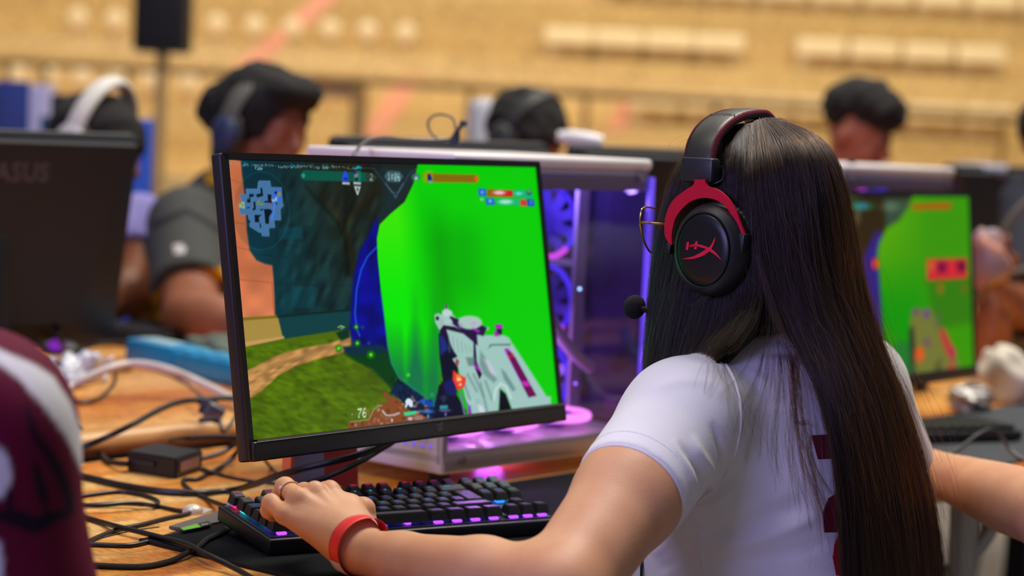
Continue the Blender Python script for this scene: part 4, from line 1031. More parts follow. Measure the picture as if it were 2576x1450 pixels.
# ================================================================ hair
def hair_mat(name, a, b):
    m = bpy.data.materials.new(name); m.use_nodes = True
    nt = m.node_tree; B = nt.nodes['Principled BSDF']
    tc = nt.nodes.new('ShaderNodeTexCoord'); mp = nt.nodes.new('ShaderNodeMapping'); mp.inputs['Scale'].default_value = (260, 260, 3)
    n = nt.nodes.new('ShaderNodeTexNoise'); n.inputs['Scale'].default_value = 1; n.inputs['Detail'].default_value = 2
    r = nt.nodes.new('ShaderNodeValToRGB'); r.color_ramp.elements[0].position = 0.35; r.color_ramp.elements[1].position = 0.68
    r.color_ramp.elements[0].color = (*lin(a), 1); r.color_ramp.elements[1].color = (*lin(b), 1)
    nt.links.new(tc.outputs['Object'], mp.inputs[0]); nt.links.new(mp.outputs[0], n.inputs['Vector']); nt.links.new(n.outputs['Fac'], r.inputs[0]); nt.links.new(r.outputs[0], B.inputs['Base Color'])
    bp = nt.nodes.new('ShaderNodeBump'); bp.inputs['Strength'].default_value = 0.6; bp.inputs['Distance'].default_value = 0.001
    nt.links.new(n.outputs['Fac'], bp.inputs['Height']); nt.links.new(bp.outputs[0], B.inputs['Normal'])
    B.inputs['Roughness'].default_value = 0.5; B.inputs['Specular IOR Level'].default_value = 0.35
    return m
hair_base = hair_mat('dark_brown_hair', (22, 15, 13), (44, 29, 21))
def strand_mat(name, mel, rough=0.3, tint=None):
    m = bpy.data.materials.new(name); m.use_nodes = True
    nt = m.node_tree; nt.nodes.remove(nt.nodes['Principled BSDF'])
    h = nt.nodes.new('ShaderNodeBsdfHairPrincipled')
    h.parametrization = 'MELANIN'
    h.inputs['Melanin'].default_value = mel; h.inputs['Melanin Redness'].default_value = 0.45
    h.inputs['Roughness'].default_value = rough; h.inputs['Radial Roughness'].default_value = 0.4
    h.inputs['Random Color'].default_value = 0.35; h.inputs['Random Roughness'].default_value = 0.2
    nt.links.new(h.outputs[0], nt.nodes['Material Output'].inputs[0])
    return m
strand_m = strand_mat('dark_brown_strands', 0.89, 0.25)
fine_m = strand_mat('light_brown_flyaway_strands', 0.74, 0.3)

def PD(pts): return np.array([Pd(*p) for p in pts])
def resample(g, n):
    P = smooth_pts([Vector(p) for p in g], 12); P = np.array(P); s = np.r_[0, np.cumsum(np.linalg.norm(np.diff(P, axis=0), axis=1))]
    t = np.linspace(0, s[-1], n); return np.stack([np.interp(t, s, P[:, i]) for i in range(3)], 1)
NS = 34
def sheet(gs): return np.array([resample(PD(g), NS) for g in gs])              # (guides, NS, 3)
def across(S, u):
    """Catmull-Rom between guides; u in 0..len-1"""
    k = S.shape[0]; i = np.clip(np.floor(u).astype(int), 0, k - 2); t = (u - i)[:, None, None]
    g = lambda j: S[np.clip(j, 0, k - 1)]
    p0, p1, p2, p3_ = g(i - 1), g(i), g(i + 1), g(i + 2)
    return 0.5 * (2 * p1 + (p2 - p0) * t + (2 * p0 - 5 * p1 + 4 * p2 - p3_) * t * t + (3 * p1 - p0 - 3 * p2 + p3_) * t ** 3)
back = sheet([
    [(1885, 314, 2.225), (1888, 420, 2.165), (1892, 520, 2.155), (1900, 640, 2.15), (1930, 740, 2.145), (1985, 830, 2.135), (2040, 930, 2.115), (2078, 1050, 2.105), (2104, 1180, 2.105), (2120, 1320, 2.11), (2128, 1500, 2.12)],
    [(1905, 303, 2.235), (1928, 396, 2.165), (1945, 520, 2.15), (1965, 640, 2.145), (1990, 740, 2.14), (2025, 840, 2.13), (2070, 950, 2.11), (2106, 1060, 2.10), (2130, 1190, 2.10), (2148, 1320, 2.105), (2160, 1500, 2.11)],
    [(1925, 298, 2.25), (1978, 376, 2.17), (2003, 500, 2.155), (2020, 640, 2.15), (2045, 740, 2.145), (2082, 850, 2.14), (2125, 960, 2.13), (2155, 1070, 2.125), (2180, 1190, 2.125), (2200, 1330, 2.13), (2215, 1500, 2.135)],
    [(1945, 297, 2.26), (2026, 364, 2.185), (2060, 470, 2.165), (2078, 620, 2.17), (2100, 740, 2.18), (2140, 850, 2.18), (2190, 970, 2.18), (2225, 1080, 2.18), (2255, 1200, 2.185), (2275, 1330, 2.19), (2290, 1500, 2.2)],
    [(1960, 299, 2.275), (2056, 358, 2.22), (2099, 462, 2.20), (2122, 600, 2.22), (2142, 730, 2.245), (2188, 850, 2.25), (2245, 980, 2.25), (2285, 1100, 2.25), (2313, 1220, 2.255), (2333, 1340, 2.26), (2345, 1500, 2.27)],
    [(1968, 302, 2.29), (2070, 366, 2.25), (2115, 472, 2.235), (2137, 600, 2.265), (2160, 720, 2.31), (2200, 850, 2.315), (2258, 990, 2.32), (2298, 1110, 2.32), (2326, 1225, 2.32), (2346, 1345, 2.325), (2358, 1500, 2.33)],
    [(1965, 305, 2.30), (2060, 366, 2.29), (2104, 476, 2.285), (2122, 600, 2.31), (2135, 720, 2.355), (2180, 850, 2.355), (2235, 990, 2.355), (2275, 1110, 2.355), (2300, 1225, 2.355), (2320, 1345, 2.36), (2330, 1500, 2.36)]])
side = sheet([
    [(1800, 335, 2.30), (1742, 395, 2.30), (1705, 480, 2.30), (1678, 600, 2.295), (1660, 720, 2.29), (1646, 840, 2.28), (1640, 940, 2.27), (1640, 1060, 2.27)],
    [(1800, 328, 2.275), (1728, 392, 2.265), (1690, 480, 2.255), (1660, 600, 2.255), (1640, 720, 2.25), (1630, 840, 2.245), (1628, 940, 2.24), (1630, 1060, 2.24)],
    [(1815, 325, 2.25), (1765, 390, 2.225), (1735, 480, 2.215), (1710, 600, 2.215), (1690, 720, 2.215), (1672, 840, 2.21), (1660, 930, 2.21), (1655, 1030, 2.21)],
    [(1838, 320, 2.235), (1812, 400, 2.20), (1797, 500, 2.192), (1780, 620, 2.192), (1760, 730, 2.19), (1735, 830, 2.185), (1712, 910, 2.18), (1692, 990, 2.18)],
    [(1860, 312, 2.23), (1852, 400, 2.18), (1846, 500, 2.172), (1840, 620, 2.17), (1830, 730, 2.165), (1805, 830, 2.16), (1768, 892, 2.155), (1738, 940, 2.16)],
    [(1878, 312, 2.225), (1882, 420, 2.168), (1886, 520, 2.158), (1888, 640, 2.153), (1886, 740, 2.145), (1862, 820, 2.135), (1825, 868, 2.125), (1785, 902, 2.115)],
    [(1888, 311, 2.22), (1898, 420, 2.165), (1904, 520, 2.153), (1912, 640, 2.148), (1918, 730, 2.14), (1905, 800, 2.13), (1872, 850, 2.122), (1835, 885, 2.115)]])
def shell(S, name, parent, nu=60, thick=0.016, inset=0.006):
    u = np.linspace(0, S.shape[0] - 1.0001, nu); G = across(S, u)                     # nu x NS x 3
    du = np.gradient(G, axis=0); dv = np.gradient(G, axis=1); N_ = np.cross(du, dv); N_ /= np.linalg.norm(N_, axis=2)[..., None] + 1e-9
    toC = G - np.array([0, 0, CZ]); s = np.sign((N_ * toC).sum(2).mean()); N_ = N_ * s   # pointing away from the photographer = inward
    rip = 0.0014 * np.sin(u * 9)[:, None, None] + 0.001 * np.sin(u * 23 + 1)[:, None, None]
    A = G + N_ * (inset + rip); B = G + N_ * thick
    V = np.concatenate([A.reshape(-1, 3), B.reshape(-1, 3)]); o = nu * NS
    i = np.arange(o).reshape(nu, NS); Q = []
    q = np.stack([i[:-1, :-1], i[1:, :-1], i[1:, 1:], i[:-1, 1:]], -1).reshape(-1, 4); Q += [q, q[:, ::-1] + o]
    for a, b_ in ((i[0], None), (i[-1], None), (i[:, 0], None), (i[:, -1], None)):
        Q.append(np.stack([a[:-1], a[1:], a[1:] + o, a[:-1] + o], 1))
    return V, np.concatenate(Q)
# scalp cap closes the mass over the skull; open at the face
def capf(P):
    R = frame(gF); Qp = (P - HC.astype(np.float32)) @ R.T.astype(np.float32)
    d = ell(Qp, (0, 0.001, 0.012), (0.070, 0.079, 0.084))
    d = smin(d, cap(Qp, (0, -0.022, -0.02), (0, -0.04, -0.15), 0.050, 0.040), 0.03)
    d = smin(d, cap(Qp, (-0.055, -0.01, 0.0), (-0.06, 0.015, -0.16), 0.035, 0.030), 0.03)
    d = smin(d, cap(Qp, (0.055, -0.01, 0.0), (0.06, 0.015, -0.16), 0.035, 0.030), 0.03)
    d = smax(d, -ell(Qp, (0, 0.095, -0.03), (0.056, 0.07, 0.085)), 0.01)
    return smax(d, -ell(Qp, (0, -0.01, -0.02), (0.066, 0.082, 0.09)), 0.005)
cV, cQ = surfnet(capf, (0.10, 2.10, 0.93), (0.44, 2.42, 1.26), 0.005)
parts = [(cV, cQ), shell(back, '', None), shell(side, '', None)]
# a second hanging mass of hair on the far shoulder, seen only as the fall beyond the right edge
V, Q = merge(parts)
hair = fast_mesh('hair', V, Q, hair_base); wparent(hair, girl)
def strands(S, n, depth=0.012, wob=0.0022, clump=0.004, u0=0.0, u1=None, t0=0.0, t1=1.0, seed=1, spread=None, tmin=0.85):
    r = np.random.default_rng(seed); k = S.shape[0] - 1
    nc = max(6, n // 26); cu = r.uniform(u0, u1 if u1 is not None else k, nc)
    own = r.integers(0, nc, n); u = np.clip(cu[own] + r.normal(0, 0.13, n), u0, (u1 if u1 is not None else k) - 1e-4); u = np.where(r.random(n) < 0.35, r.uniform(u0, (u1 or k) - 1e-4, n), u)
    G = across(S, u)
    m = G.shape[1]; t = np.linspace(0, 1, m)[None, :, None]
    uc = np.clip(cu[own], u0, k - 1e-4); GC = across(S, uc)
    pull = (r.uniform(0, 0.55, n))[:, None, None] * np.clip(t * 1.4 - 0.3, 0, 1)
    G = G * (1 - pull) + GC * pull
    view = G - np.array([0, 0, CZ]); view /= np.linalg.norm(view, axis=2)[..., None]
    G = G + view * (r.uniform(-0.004, depth, n))[:, None, None] * np.clip(0.3 + t * 3, 0, 1)
    cdir = r.normal(0, clump, (nc, 3))[own][:, None, :]
    ph = r.uniform(0, 6.28, (n, 1, 1)); fr = r.uniform(1.5, 4.5, (n, 1, 1))
    dirv = r.normal(0, 1, (n, 1, 3))
    G = G + cdir * np.sin(t * 3 + 1.2) * np.clip(t * 3, 0, 1) + dirv * wob * np.sin(t * fr * 3.1 + ph) * np.clip(t * 2.5, 0.1, 1)
    if spread is not None: G = G + r.normal(0, spread, (n, 1, 3)) * t ** 2
    # cut each strand to its own length
    L_ = r.uniform(tmin, 1.0, n) * (t1 - t0); a = t0
    out = np.empty_like(G)
    for i in range(n):
        tt = np.linspace(a, a + L_[i], m) * (m - 1)
        j = np.clip(tt.astype(int), 0, m - 2); f = (tt - j)[:, None]; out[i] = G[i, j] * (1 - f) + G[i, j + 1] * f
    return out
def curves_obj(name, arrs, m, parent, r0=0.00006, r1=0.00003):
    n = sum(len(a) for a in arrs); sizes = [a.shape[1] for a in arrs for _ in range(len(a))]
    cu = bpy.data.hair_curves.new(name); cu.add_curves(sizes)
    P = np.concatenate([a.reshape(-1, 3) for a in arrs]).astype(np.float32)
    cu.attributes['position'].data.foreach_set('vector', P.ravel()) if 'position' in cu.attributes else None
    at = cu.attributes.get('radius') or cu.attributes.new('radius', 'FLOAT', 'POINT')
    rr = np.concatenate([np.tile(np.linspace(r0, r1, a.shape[1]), len(a)) for a in arrs]).astype(np.float32)
    at.data.foreach_set('value', rr)
    cu.materials.append(m)
    o = bpy.data.objects.new(name, cu); COL.objects.link(o)
    return wparent(o, parent)
s_main = [strands(back, 4500, seed=12, u0=4.3, tmin=0.93, depth=0.004), strands(back, 12000, seed=2, tmin=0.93), strands(side, 6000, seed=3, depth=0.010, tmin=0.88)]
curves_obj('hair_strands', s_main, strand_m, girl, 0.00013, 0.00009)
fly = [strands(back, 600, depth=0.002, wob=0.010, clump=0.008, seed=25, spread=0.006, tmin=0.5), strands(back, 420, depth=-0.004, wob=0.006, clump=0.003, seed=5, spread=0.016, tmin=0.35), strands(side, 160, depth=-0.004, wob=0.004, seed=6, spread=0.01, tmin=0.45),
       strands(back, 130, wob=0.007, u0=4.6, u1=5.6, seed=7, spread=0.03, tmin=0.4)]
# loose strands lying over the white shirt between the two falls of hair
def loose(guides, n, sp, seed):
    r = np.random.default_rng(seed); out = []
    for _ in range(n):
        g = np.array(guides, float); w = r.dirichlet(np.ones(g.shape[0]) * 0.6); p = (g * w[:, None, None]).sum(0)
        p[:, 0] += np.cumsum(r.normal(0, sp, len(p))); p[:, 1] += r.normal(0, sp, len(p)).cumsum() * 0.5
        q = smooth_pts([(a, b, c) for a, b, c in p], 6); pts = []
        for v in q:
            h = hit(sB, v.x, v.y, 0.0012) if v.y > 880 else None
            pts.append(h if (h is not None and h.y < v.z + 0.06 and h.y > v.z - 0.03) else Vector(Pd(v.x, v.y, v.z)))
        pts = [Vector(pts[i] * 0.5 + (pts[max(i - 1, 0)] + pts[min(i + 1, len(pts) - 1)]) * 0.25) for i in range(len(pts))]
        out.append(np.array(pts))
    return np.array(out)
lo1 = loose([[(1900, 640, 2.14), (1935, 760, 2.13), (1955, 850, 2.115), (1975, 930, 2.10), (2000, 1020, 2.09), (2030, 1120, 2.09), (2060, 1220, 2.1)],
             [(1900, 640, 2.14), (1925, 740, 2.13), (1900, 820, 2.12), (1850, 870, 2.11), (1800, 900, 2.10), (1740, 910, 2.09), (1690, 930, 2.09)],
             [(1910, 640, 2.14), (1950, 760, 2.13), (1990, 860, 2.11), (2030, 960, 2.10), (2050, 1080, 2.09), (2065, 1250, 2.09), (2080, 1420, 2.1)],
             [(1905, 640, 2.14), (1940, 760, 2.13), (1975, 850, 2.11), (2005, 930, 2.10), (2010, 1050, 2.09), (2005, 1180, 2.09), (2060, 1300, 2.1)]], 95, 3.5, 21)
lo2 = loose([[(1880, 780, 2.12), (1800, 860, 2.11), (1790, 900, 2.1), (1810, 940, 2.09), (1835, 980, 2.08), (1848, 1030, 2.08), (1852, 1090, 2.08)],
             [(1905, 780, 2.12), (1880, 850, 2.11), (1870, 900, 2.1), (1890, 960, 2.09), (1930, 1030, 2.08), (1960, 1090, 2.08), (2010, 1160, 2.09)],
             [(1900, 790, 2.12), (1860, 850, 2.11), (1800, 890, 2.1), (1740, 900, 2.09), (1700, 925, 2.09), (1660, 960, 2.09), (1640, 1000, 2.09)]], 18, 7, 22)
lo3 = loose([[(1985, 860, 2.12), (1990, 960, 2.10), (2000, 1060, 2.09), (2040, 1060, 2.085), (2030, 1120, 2.085), (2050, 1180, 2.09), (2090, 1240, 2.10)],
             [(2010, 900, 2.12), (2003, 1000, 2.10), (2006, 1100, 2.09), (2020, 1180, 2.085), (2050, 1230, 2.085), (2070, 1290, 2.09), (2080, 1360, 2.10)]], 22, 2, 23)
curves_obj('loose_strands', fly + [lo1, lo2, lo3], fine_m, girl, 0.00010, 0.00006)
# wisps standing off the crown
r = np.random.default_rng(9); ws = []
for _ in range(70):
    x0 = r.uniform(1740, 2080); y0 = 312 + ((x0 - 1905) / 170) ** 2 * 62; a = r.uniform(-1.1, 1.1); l = r.uniform(15, 55)
    p = [(x0, y0 + 6, 2.25), (x0 + a * l * 0.3, y0 - l * 0.28, 2.25), (x0 + a * l * 0.9, y0 - l * 0.32, 2.25), (x0 + a * l * 1.5, y0 - l * 0.1, 2.25), (x0 + a * l * 1.9, y0 + l * 0.3, 2.25)]
    ws.append(np.array(smooth_pts([Pd(*q) for q in p], 4)))
curves_obj('crown_wisps', [np.array(ws)], fine_m, girl, 0.00008, 0.00005)

# ================================================================ headset
hs = thing('headset', 'black gaming headset with red fork, red stitching and boom microphone on the girl\'s head', 'headset', tuple(HC))
soft_black = mat('soft_touch_black', (24, 25, 28), 0.48, bump=0.08, bscale=1500, spec=0.45)
plate_m = mat('satin_black_plate', (16, 17, 22), 0.36, bump=0.05, bscale=2500)
leather = mat('black_leatherette', (50, 50, 42), 0.42, var=0.06, bump=0.12, bscale=900)
red_metal = mat('anodised_red_metal', (222, 22, 62), 0.36, metal=0.25, coat=0.1)
red_thread = mat('red_thread', (170, 20, 48), 0.6); logo_red = mat('red_print_mark', (232, 16, 66), 0.5)
def lp(px, py, l): return Pp(px, py, HC + gL * l, gL)
VF, VL, VZ = Vector(gF), Vector(gL), Vector(gZ)
def cup(side_s, tag_):
    cl = lp(1767, 629, 0.128)
    loc = Vector(cl) - Vector(HC); f0 = loc.dot(VF); z0 = loc.z
    S = VL * side_s; sh = 0.0 if side_s > 0 else 0.036
    if side_s < 0: f0 += 0.014
    def rings(prof, name, m, wr=0.0, seg=72):
        b = MB(); R = []
        for l, rx, rz in prof:
            c = Vector(HC) + VF * f0 + S * (l - sh) + VZ * z0
            R.append([b.bm.verts.new(c + VF * (math.cos(a) * rx * (1 + wr * math.sin(a * 46))) + VZ * (math.sin(a) * rz * (1 + wr * math.sin(a * 46)))) for a in (2 * PI * k / seg for k in range(seg))])
        for A, B_ in zip(R[:-1], R[1:]):
            for k in range(seg): b.bm.faces.new((A[k], A[(k + 1) % seg], B_[(k + 1) % seg], B_[k]))
        b.bm.faces.new(R[0]); b.bm.faces.new(R[-1])
        return b.build(name, m, hs, world=True, angle=50)
    rings([(0.080, 0.030, 0.032), (0.0802, 0.038, 0.042), (0.084, 0.0445, 0.0495), (0.092, 0.0465, 0.052), (0.098, 0.0455, 0.051), (0.101, 0.042, 0.047)], 'ear_cushion', leather, wr=0.008, seg=180)
    rings([(0.098, 0.042, 0.047), (0.100, 0.0435, 0.0485), (0.106, 0.0438, 0.0488), (0.114, 0.0432, 0.0482), (0.121, 0.0408, 0.0455), (0.1255, 0.0372, 0.0418), (0.127, 0.0350, 0.0394), (0.1266, 0.0338, 0.0382), (0.1245, 0.0334, 0.0378)], 'ear_cup', soft_black)
    rings([(0.122, 0.0325, 0.0369), (0.1268, 0.0325, 0.0369), (0.1278, 0.0316, 0.036), (0.1284, 0.024, 0.028), (0.1286, 0.010, 0.012)], 'cup_plate', plate_m)
cup(1, ''); cup(-1, '')
# emblem on the plate, drawn where it shows
def LG(L_): return [lp(1690 + x / 16.11, 590 + y / 16.11, 0.1293) for x, y in L_]
def arc(p, n=14): return [(v.x, v.y) for v in smooth_pts([(x, y, 0) for x, y in p], n)]
def strip(b, A, B2, l, n=26):
    def rs(pts):
        P = np.array(arc(pts, 10)); q = np.r_[0, np.cumsum(np.hypot(*np.diff(P, axis=0).T))]; t = np.linspace(0, q[-1], n); return np.stack([np.interp(t, q, P[:, 0]), np.interp(t, q, P[:, 1])], 1)
    V1 = [b.bm.verts.new(lp(1690 + x / 16.11, 590 + y / 16.11, l)) for x, y in rs(A)]; V2 = [b.bm.verts.new(lp(1690 + x / 16.11, 590 + y / 16.11, l)) for x, y in rs(B2)]
    for i in range(n - 1): b.bm.faces.new((V1[i], V1[i + 1], V2[i + 1], V2[i]))
b = MB()
for q4 in ([(605, 318), (708, 306), (662, 630), (562, 634)], [(958, 288), (1058, 275), (1040, 405), (935, 400)], [(918, 486), (1022, 500), (1008, 596), (902, 608)], [(708, 452), (918, 480), (918, 490), (702, 512)]):
    b.bm.faces.new([b.bm.verts.new(p) for p in LG(q4)])
strip(b, [(722, 412), (900, 402), (1050, 402), (1250, 440), (1470, 525), (1620, 600), (1750, 710), (1880, 850), (2018, 1045)], [(722, 416), (860, 450), (1000, 480), (1200, 532), (1400, 602), (1540, 690), (1680, 775), (1800, 865), (2016, 1047)], 0.1293)
strip(b, [(1762, 95), (1700, 230), (1600, 410), (1480, 545), (1300, 660), (1000, 830), (800, 910), (415, 993)], [(1764, 97), (1750, 250), (1700, 400), (1600, 600), (1450, 750), (1200, 890), (900, 985), (650, 1002), (415, 996)], 0.12936)
o = b.build('emblem', logo_red, hs, smooth=False, world=True); o['label'] = 'red printed emblem of crossing curved strokes'
# red fork
outer = arc([(1685, 617), (1672, 590), (1674, 545), (1692, 505), (1722, 480), (1741, 468)], 5) + [(1746, 461), (1747, 452), (1773, 451), (1775, 462)] + arc([(1783, 470), (1806, 478), (1832, 500), (1850, 530), (1862, 562), (1874, 592)], 5)
inner = arc([(1859, 597), (1846, 562), (1834, 532), (1815, 511), (1789, 500), (1762, 499), (1736, 508), (1714, 527), (1698, 552), (1690, 585), (1690, 617)], 5)
for s_ in (1, -1):
    b = MB(); P = [Vector(lp(x, y, 0.116)) for x, y in outer + inner]
    if s_ < 0: P = [p - VL * (2 * (p - Vector(HC)).dot(VL) - 0.036) + VF * 0.014 for p in P]
    b.prism(P, -VL * s_ * 0.0028); b.build('red_fork', red_metal, hs, world=True, angle=30)
def lbox(px, py, l, size, name, m, bevel=0.002, rot=0.0, parent=hs):
    """box lying in the headset's own axes: size = (along facing, outward, up)"""
    b = MB(); c = Vector(lp(px, py, l))
    for s_ in (1, -1):
        cc = c if s_ > 0 else c - VL * (2 * (c - Vector(HC)).dot(VL) - 0.034) + VF * 0.014
        b = MB(); M = Matrix(((gF[0], gL[0], 0, 0), (gF[1], gL[1], 0, 0), (0, 0, 1, 0), (0, 0, 0, 1))).to_3x3().to_4x4() @ Matrix.Rotation(rot, 4, 'Y')
        b.box(cc, size, rot=M, bevel=bevel); b.build(name, m, parent, world=True)
lbox(1686, 626, 0.112, (0.008, 0.012, 0.011), 'pivot_block', black_plastic, rot=-0.05)
lbox(1868, 612, 0.112, (0.0115, 0.015, 0.020), 'pivot_block', black_plastic, rot=-0.1)
lbox(1762, 428, 0.104, (0.0405, 0.017, 0.026), 'slider_block', mat('graphite_block', (42, 43, 46), 0.42, bump=0.05, bscale=1500), bevel=0.0035, rot=0.0)
# padded headband: a strip swept over the head, stitched red on both edges
c0 = Vector(lp(1762, 410, 0.100)) - Vector(HC); fa, za = c0.dot(VF), c0.z
top = Vector(Pd(1878, 292, 2.262)) - Vector(HC); ft = top.dot(VF); zt = 0.1035
arc_pts = []
for k in range(41):
    t = -1 + 2 * k / 40; a = t * 1.42
    l = (0.1015 if a > 0 else 0.072) * math.sin(a) / math.sin(1.42); q = (math.cos(a) - math.cos(1.42)) / (1 - math.cos(1.42))
    arc_pts.append((l, fa + (ft - fa) * q, za + (zt - za) * (q ** 0.8) - 0.017 * min(max(-l / 0.035, 0), 1) ** 1.5))
P = [Vector(HC) + VF * f + VL * l + VZ * z for l, f, z in arc_pts]
b = MB(); R = []; st1 = []; st2 = []
sec = [(-0.0195, 0.0), (-0.0185, 0.0035), (-0.012, 0.0052), (0, 0.0058), (0.012, 0.0052), (0.0185, 0.0035), (0.0195, 0.0), (0.0185, -0.0035), (0.010, -0.0055), (-0.010, -0.0055), (-0.0185, -0.0035)]
for i, p in enumerate(P):
    T_ = (P[min(i + 1, 40)] - P[max(i - 1, 0)]).normalized(); N_ = VF.cross(T_).normalized()
    if N_.dot(p - Vector(HC)) < 0: N_ = -N_
    Wd = T_.cross(N_).normalized(); Wd = Wd if Wd.dot(VF) > 0 else -Wd
    R.append([b.bm.verts.new(p + Wd * x + N_ * y) for x, y in sec]); st1.append((p + Wd * 0.0182 + N_ * 0.0036, T_, N_, Wd)); st2.append((p - Wd * 0.0182 + N_ * 0.0036, T_, N_, Wd))
for A, B_ in zip(R[:-1], R[1:]):
    for k in range(len(sec)): b.bm.faces.new((A[k], A[(k + 1) % len(sec)], B_[(k + 1) % len(sec)], B_[k]))
b.bm.faces.new(R[0]); b.bm.faces.new(R[-1]); hb = b.build('headband', leather, hs, world=True, angle=60)
for stt in (st1, st2):
    b = MB()
    for i in range(40):
        for j in range(3):
            f = j / 3; p = stt[i][0] * (1 - f) + stt[i + 1][0] * f; T_, N_, Wd = stt[i][1:]
            s_ = 1 if stt is st1 else -1
            b.tube([p + Wd * s_ * 0.0016 - N_ * 0.0022 - T_ * 0.0004, p + N_ * 0.0006, p - Wd * s_ * 0.0022 + N_ * 0.0012 + T_ * 0.0008], 0.00038, 5)
    o = b.build('red_stitching', red_thread, hs, world=True)
# faint raised letters on the band
V2, F2 = text_geo('HYPERX', 0.0085, 0.0002, 1.15)
i = 27; T_, N_, Wd = st1[i][1:]; T_ = -T_
V3 = [P[i + 1] + Wd * (x * 1.0) * 0 + (T_ * 0 + Wd * 0) + (-Wd) * 0 + (Wd * (-1) * y) * 0 + (Wd * x * -1 + (T_ if T_.z > 0 else -T_) * y) + N_ * 0.0059 for x, y in V2]
mesh('raised_letters', V3, F2, mat('black_letters', (20, 20, 18), 0.4), None, smooth=False); o = bpy.data.objects['raised_letters']; wparent(o, hs)
# little cable loop from band to cup
b = MB(); b.tube(smooth_pts([lp(1815, 418, 0.098), lp(1820, 430, 0.096), lp(1818, 450, 0.098), lp(1800, 461, 0.102), lp(1780, 463, 0.104)], 6), 0.0012, 8); b.build('link_cable', rubber, hs, world=True)
# microphone: elbow under the cup, thin boom, foam ball
bo = [Pd(1795, 728, 2.178), Pd(1782, 748, 2.182), Pd(1757, 762, 2.188), Pd(1735, 773, 2.195), Pd(1716, 778, 2.205)]
b = MB(); b.tube(smooth_pts(bo, 5), [0.0075 + (0.0036 - 0.0075) * (k / 20) for k in range(21)], 12); b.build('boom_joint', soft_black, hs, world=True)
b = MB(); b.tube(smooth_pts([Pd(1719, 778, 2.203), Pd(1685, 784, 2.222), Pd(1650, 785, 2.240), Pd(1620, 779, 2.255), Pd(1602, 772, 2.262)], 6), 0.0032, 12); b.build('boom', rubber, hs, world=True)
foam = mat('black_foam', (24, 24, 24), 0.95, bump=1.0, bscale=900)
fx = (Pd(1620, 779, 2.255) - Pd(1598, 773, 2.264)).normalized()
b = MB(); M = fx.to_track_quat('Z', 'Y').to_matrix().to_4x4()
b.sph(Pd(1597, 773, 2.264), 0.0134, 1, 1, 0.82, rot=M, u=32, v=20); b.build('microphone_foam', foam, hs, world=True)
b = MB(); b.cyl(Pd(1608, 776, 2.262), Pd(1604, 775, 2.258), 0.0055, 0.0045); b.build('microphone_collar', rubber, hs, world=True)
b = MB(); b.tube(smooth_pts([Pd(1796, 738, 2.19), Pd(1799, 775, 2.19), Pd(1800, 830, 2.20), Pd(1780, 930, 2.25), Pd(1720, 1120, 2.27), Pd(1640, 1280, 2.23), Pd(1617, 1385, 2.20), Pd(1613, 1500, 2.19)], 8), 0.0017, 8); b.build('headset_cable', rubber, hs, world=True)

# ================================================================ spectacles
gl = thing('glasses', 'thin gold-rimmed glasses on the girl, one lens rim poking out beyond her hair', 'glasses', tuple(HC + gF * 0.10))
gp = HC + gF * 0.098; lens_m = mat('clear_lens', (235, 235, 245), 0.02, trans=1.0, alpha=0.25)
rim = [(1611, 560), (1614, 530), (1621, 523), (1634, 522), (1658, 530), (1676, 552), (1678, 588), (1668, 618), (1652, 636), (1640, 637), (1629, 626), (1618, 599)]
R3 = [Vector(Pp(x, y, gp, gF)) for x, y in rim]; Rs = smooth_pts(R3, 5, closed=True)
for s_ in (1, -1):
    PP = Rs if s_ > 0 else [p - VL * (2 * (p - Vector(HC)).dot(VL)) for p in Rs]
    b = MB(); b.tube(PP, 0.0011, 8, closed=True); b.build('rim', gold, gl, world=True)
    b = MB(); b.prism(PP[::3], VF * 0.0008); b.build('lens', lens_m, gl, world=True)
    h0 = Pp(1610, 560, gp, gF); h1 = h0 - VF * 0.10 - VL * 0.006 
    pts = [h0, h0 - VF * 0.02, h1, h1 - VF * 0.02 - VZ * 0.015]
    if s_ < 0: pts = [p - VL * (2 * (p - Vector(HC)).dot(VL)) for p in pts]
    b = MB(); b.tube(smooth_pts(pts, 5), 0.0012, 8); b.build('temple_arm', gold, gl, world=True)
q0 = Vector(Pp(1677, 575, gp, gF)); q1 = q0 - VL * (2 * (q0 - Vector(HC)).dot(VL))
b = MB(); b.tube(smooth_pts([q0, (q0 + q1) / 2 + VF * 0.003 + VZ * 0.004, q1], 6), 0.001, 8); b.build('bridge', gold, gl, world=True)
# ================================================================ keyboard
pad_m = mat('black_mousepad_cloth', (15, 17, 20), 0.95, spec=0.15, var=0.12, scale=40, bump=0.3, bscale=1200)
C0 = tp(-0.352, 0.445)
pd = thing('mousepad', 'large black cloth mousepad under the lit keyboard and the girl\'s hand', 'mousepad', (C0.x, C0.y, TOP), (0, 0, TY))
b = MB(); b.box((0.42, -0.165, 0.002), (0.84, 0.33, 0.004), bevel=0.0012); b.build('pad_surface', pad_m, pd)
b = MB(); n = 0
rr_ = [(0, -0.33), (0.84, -0.33), (0.84, 0), (0, 0)]
b.tube([Vector((x, y, 0.0022)) for x, y in rr_], 0.0023, 8, closed=True); b.build('stitched_edge', mat('black_stitching', (14, 14, 15), 0.9, bump=0.8, bscale=900), pd)

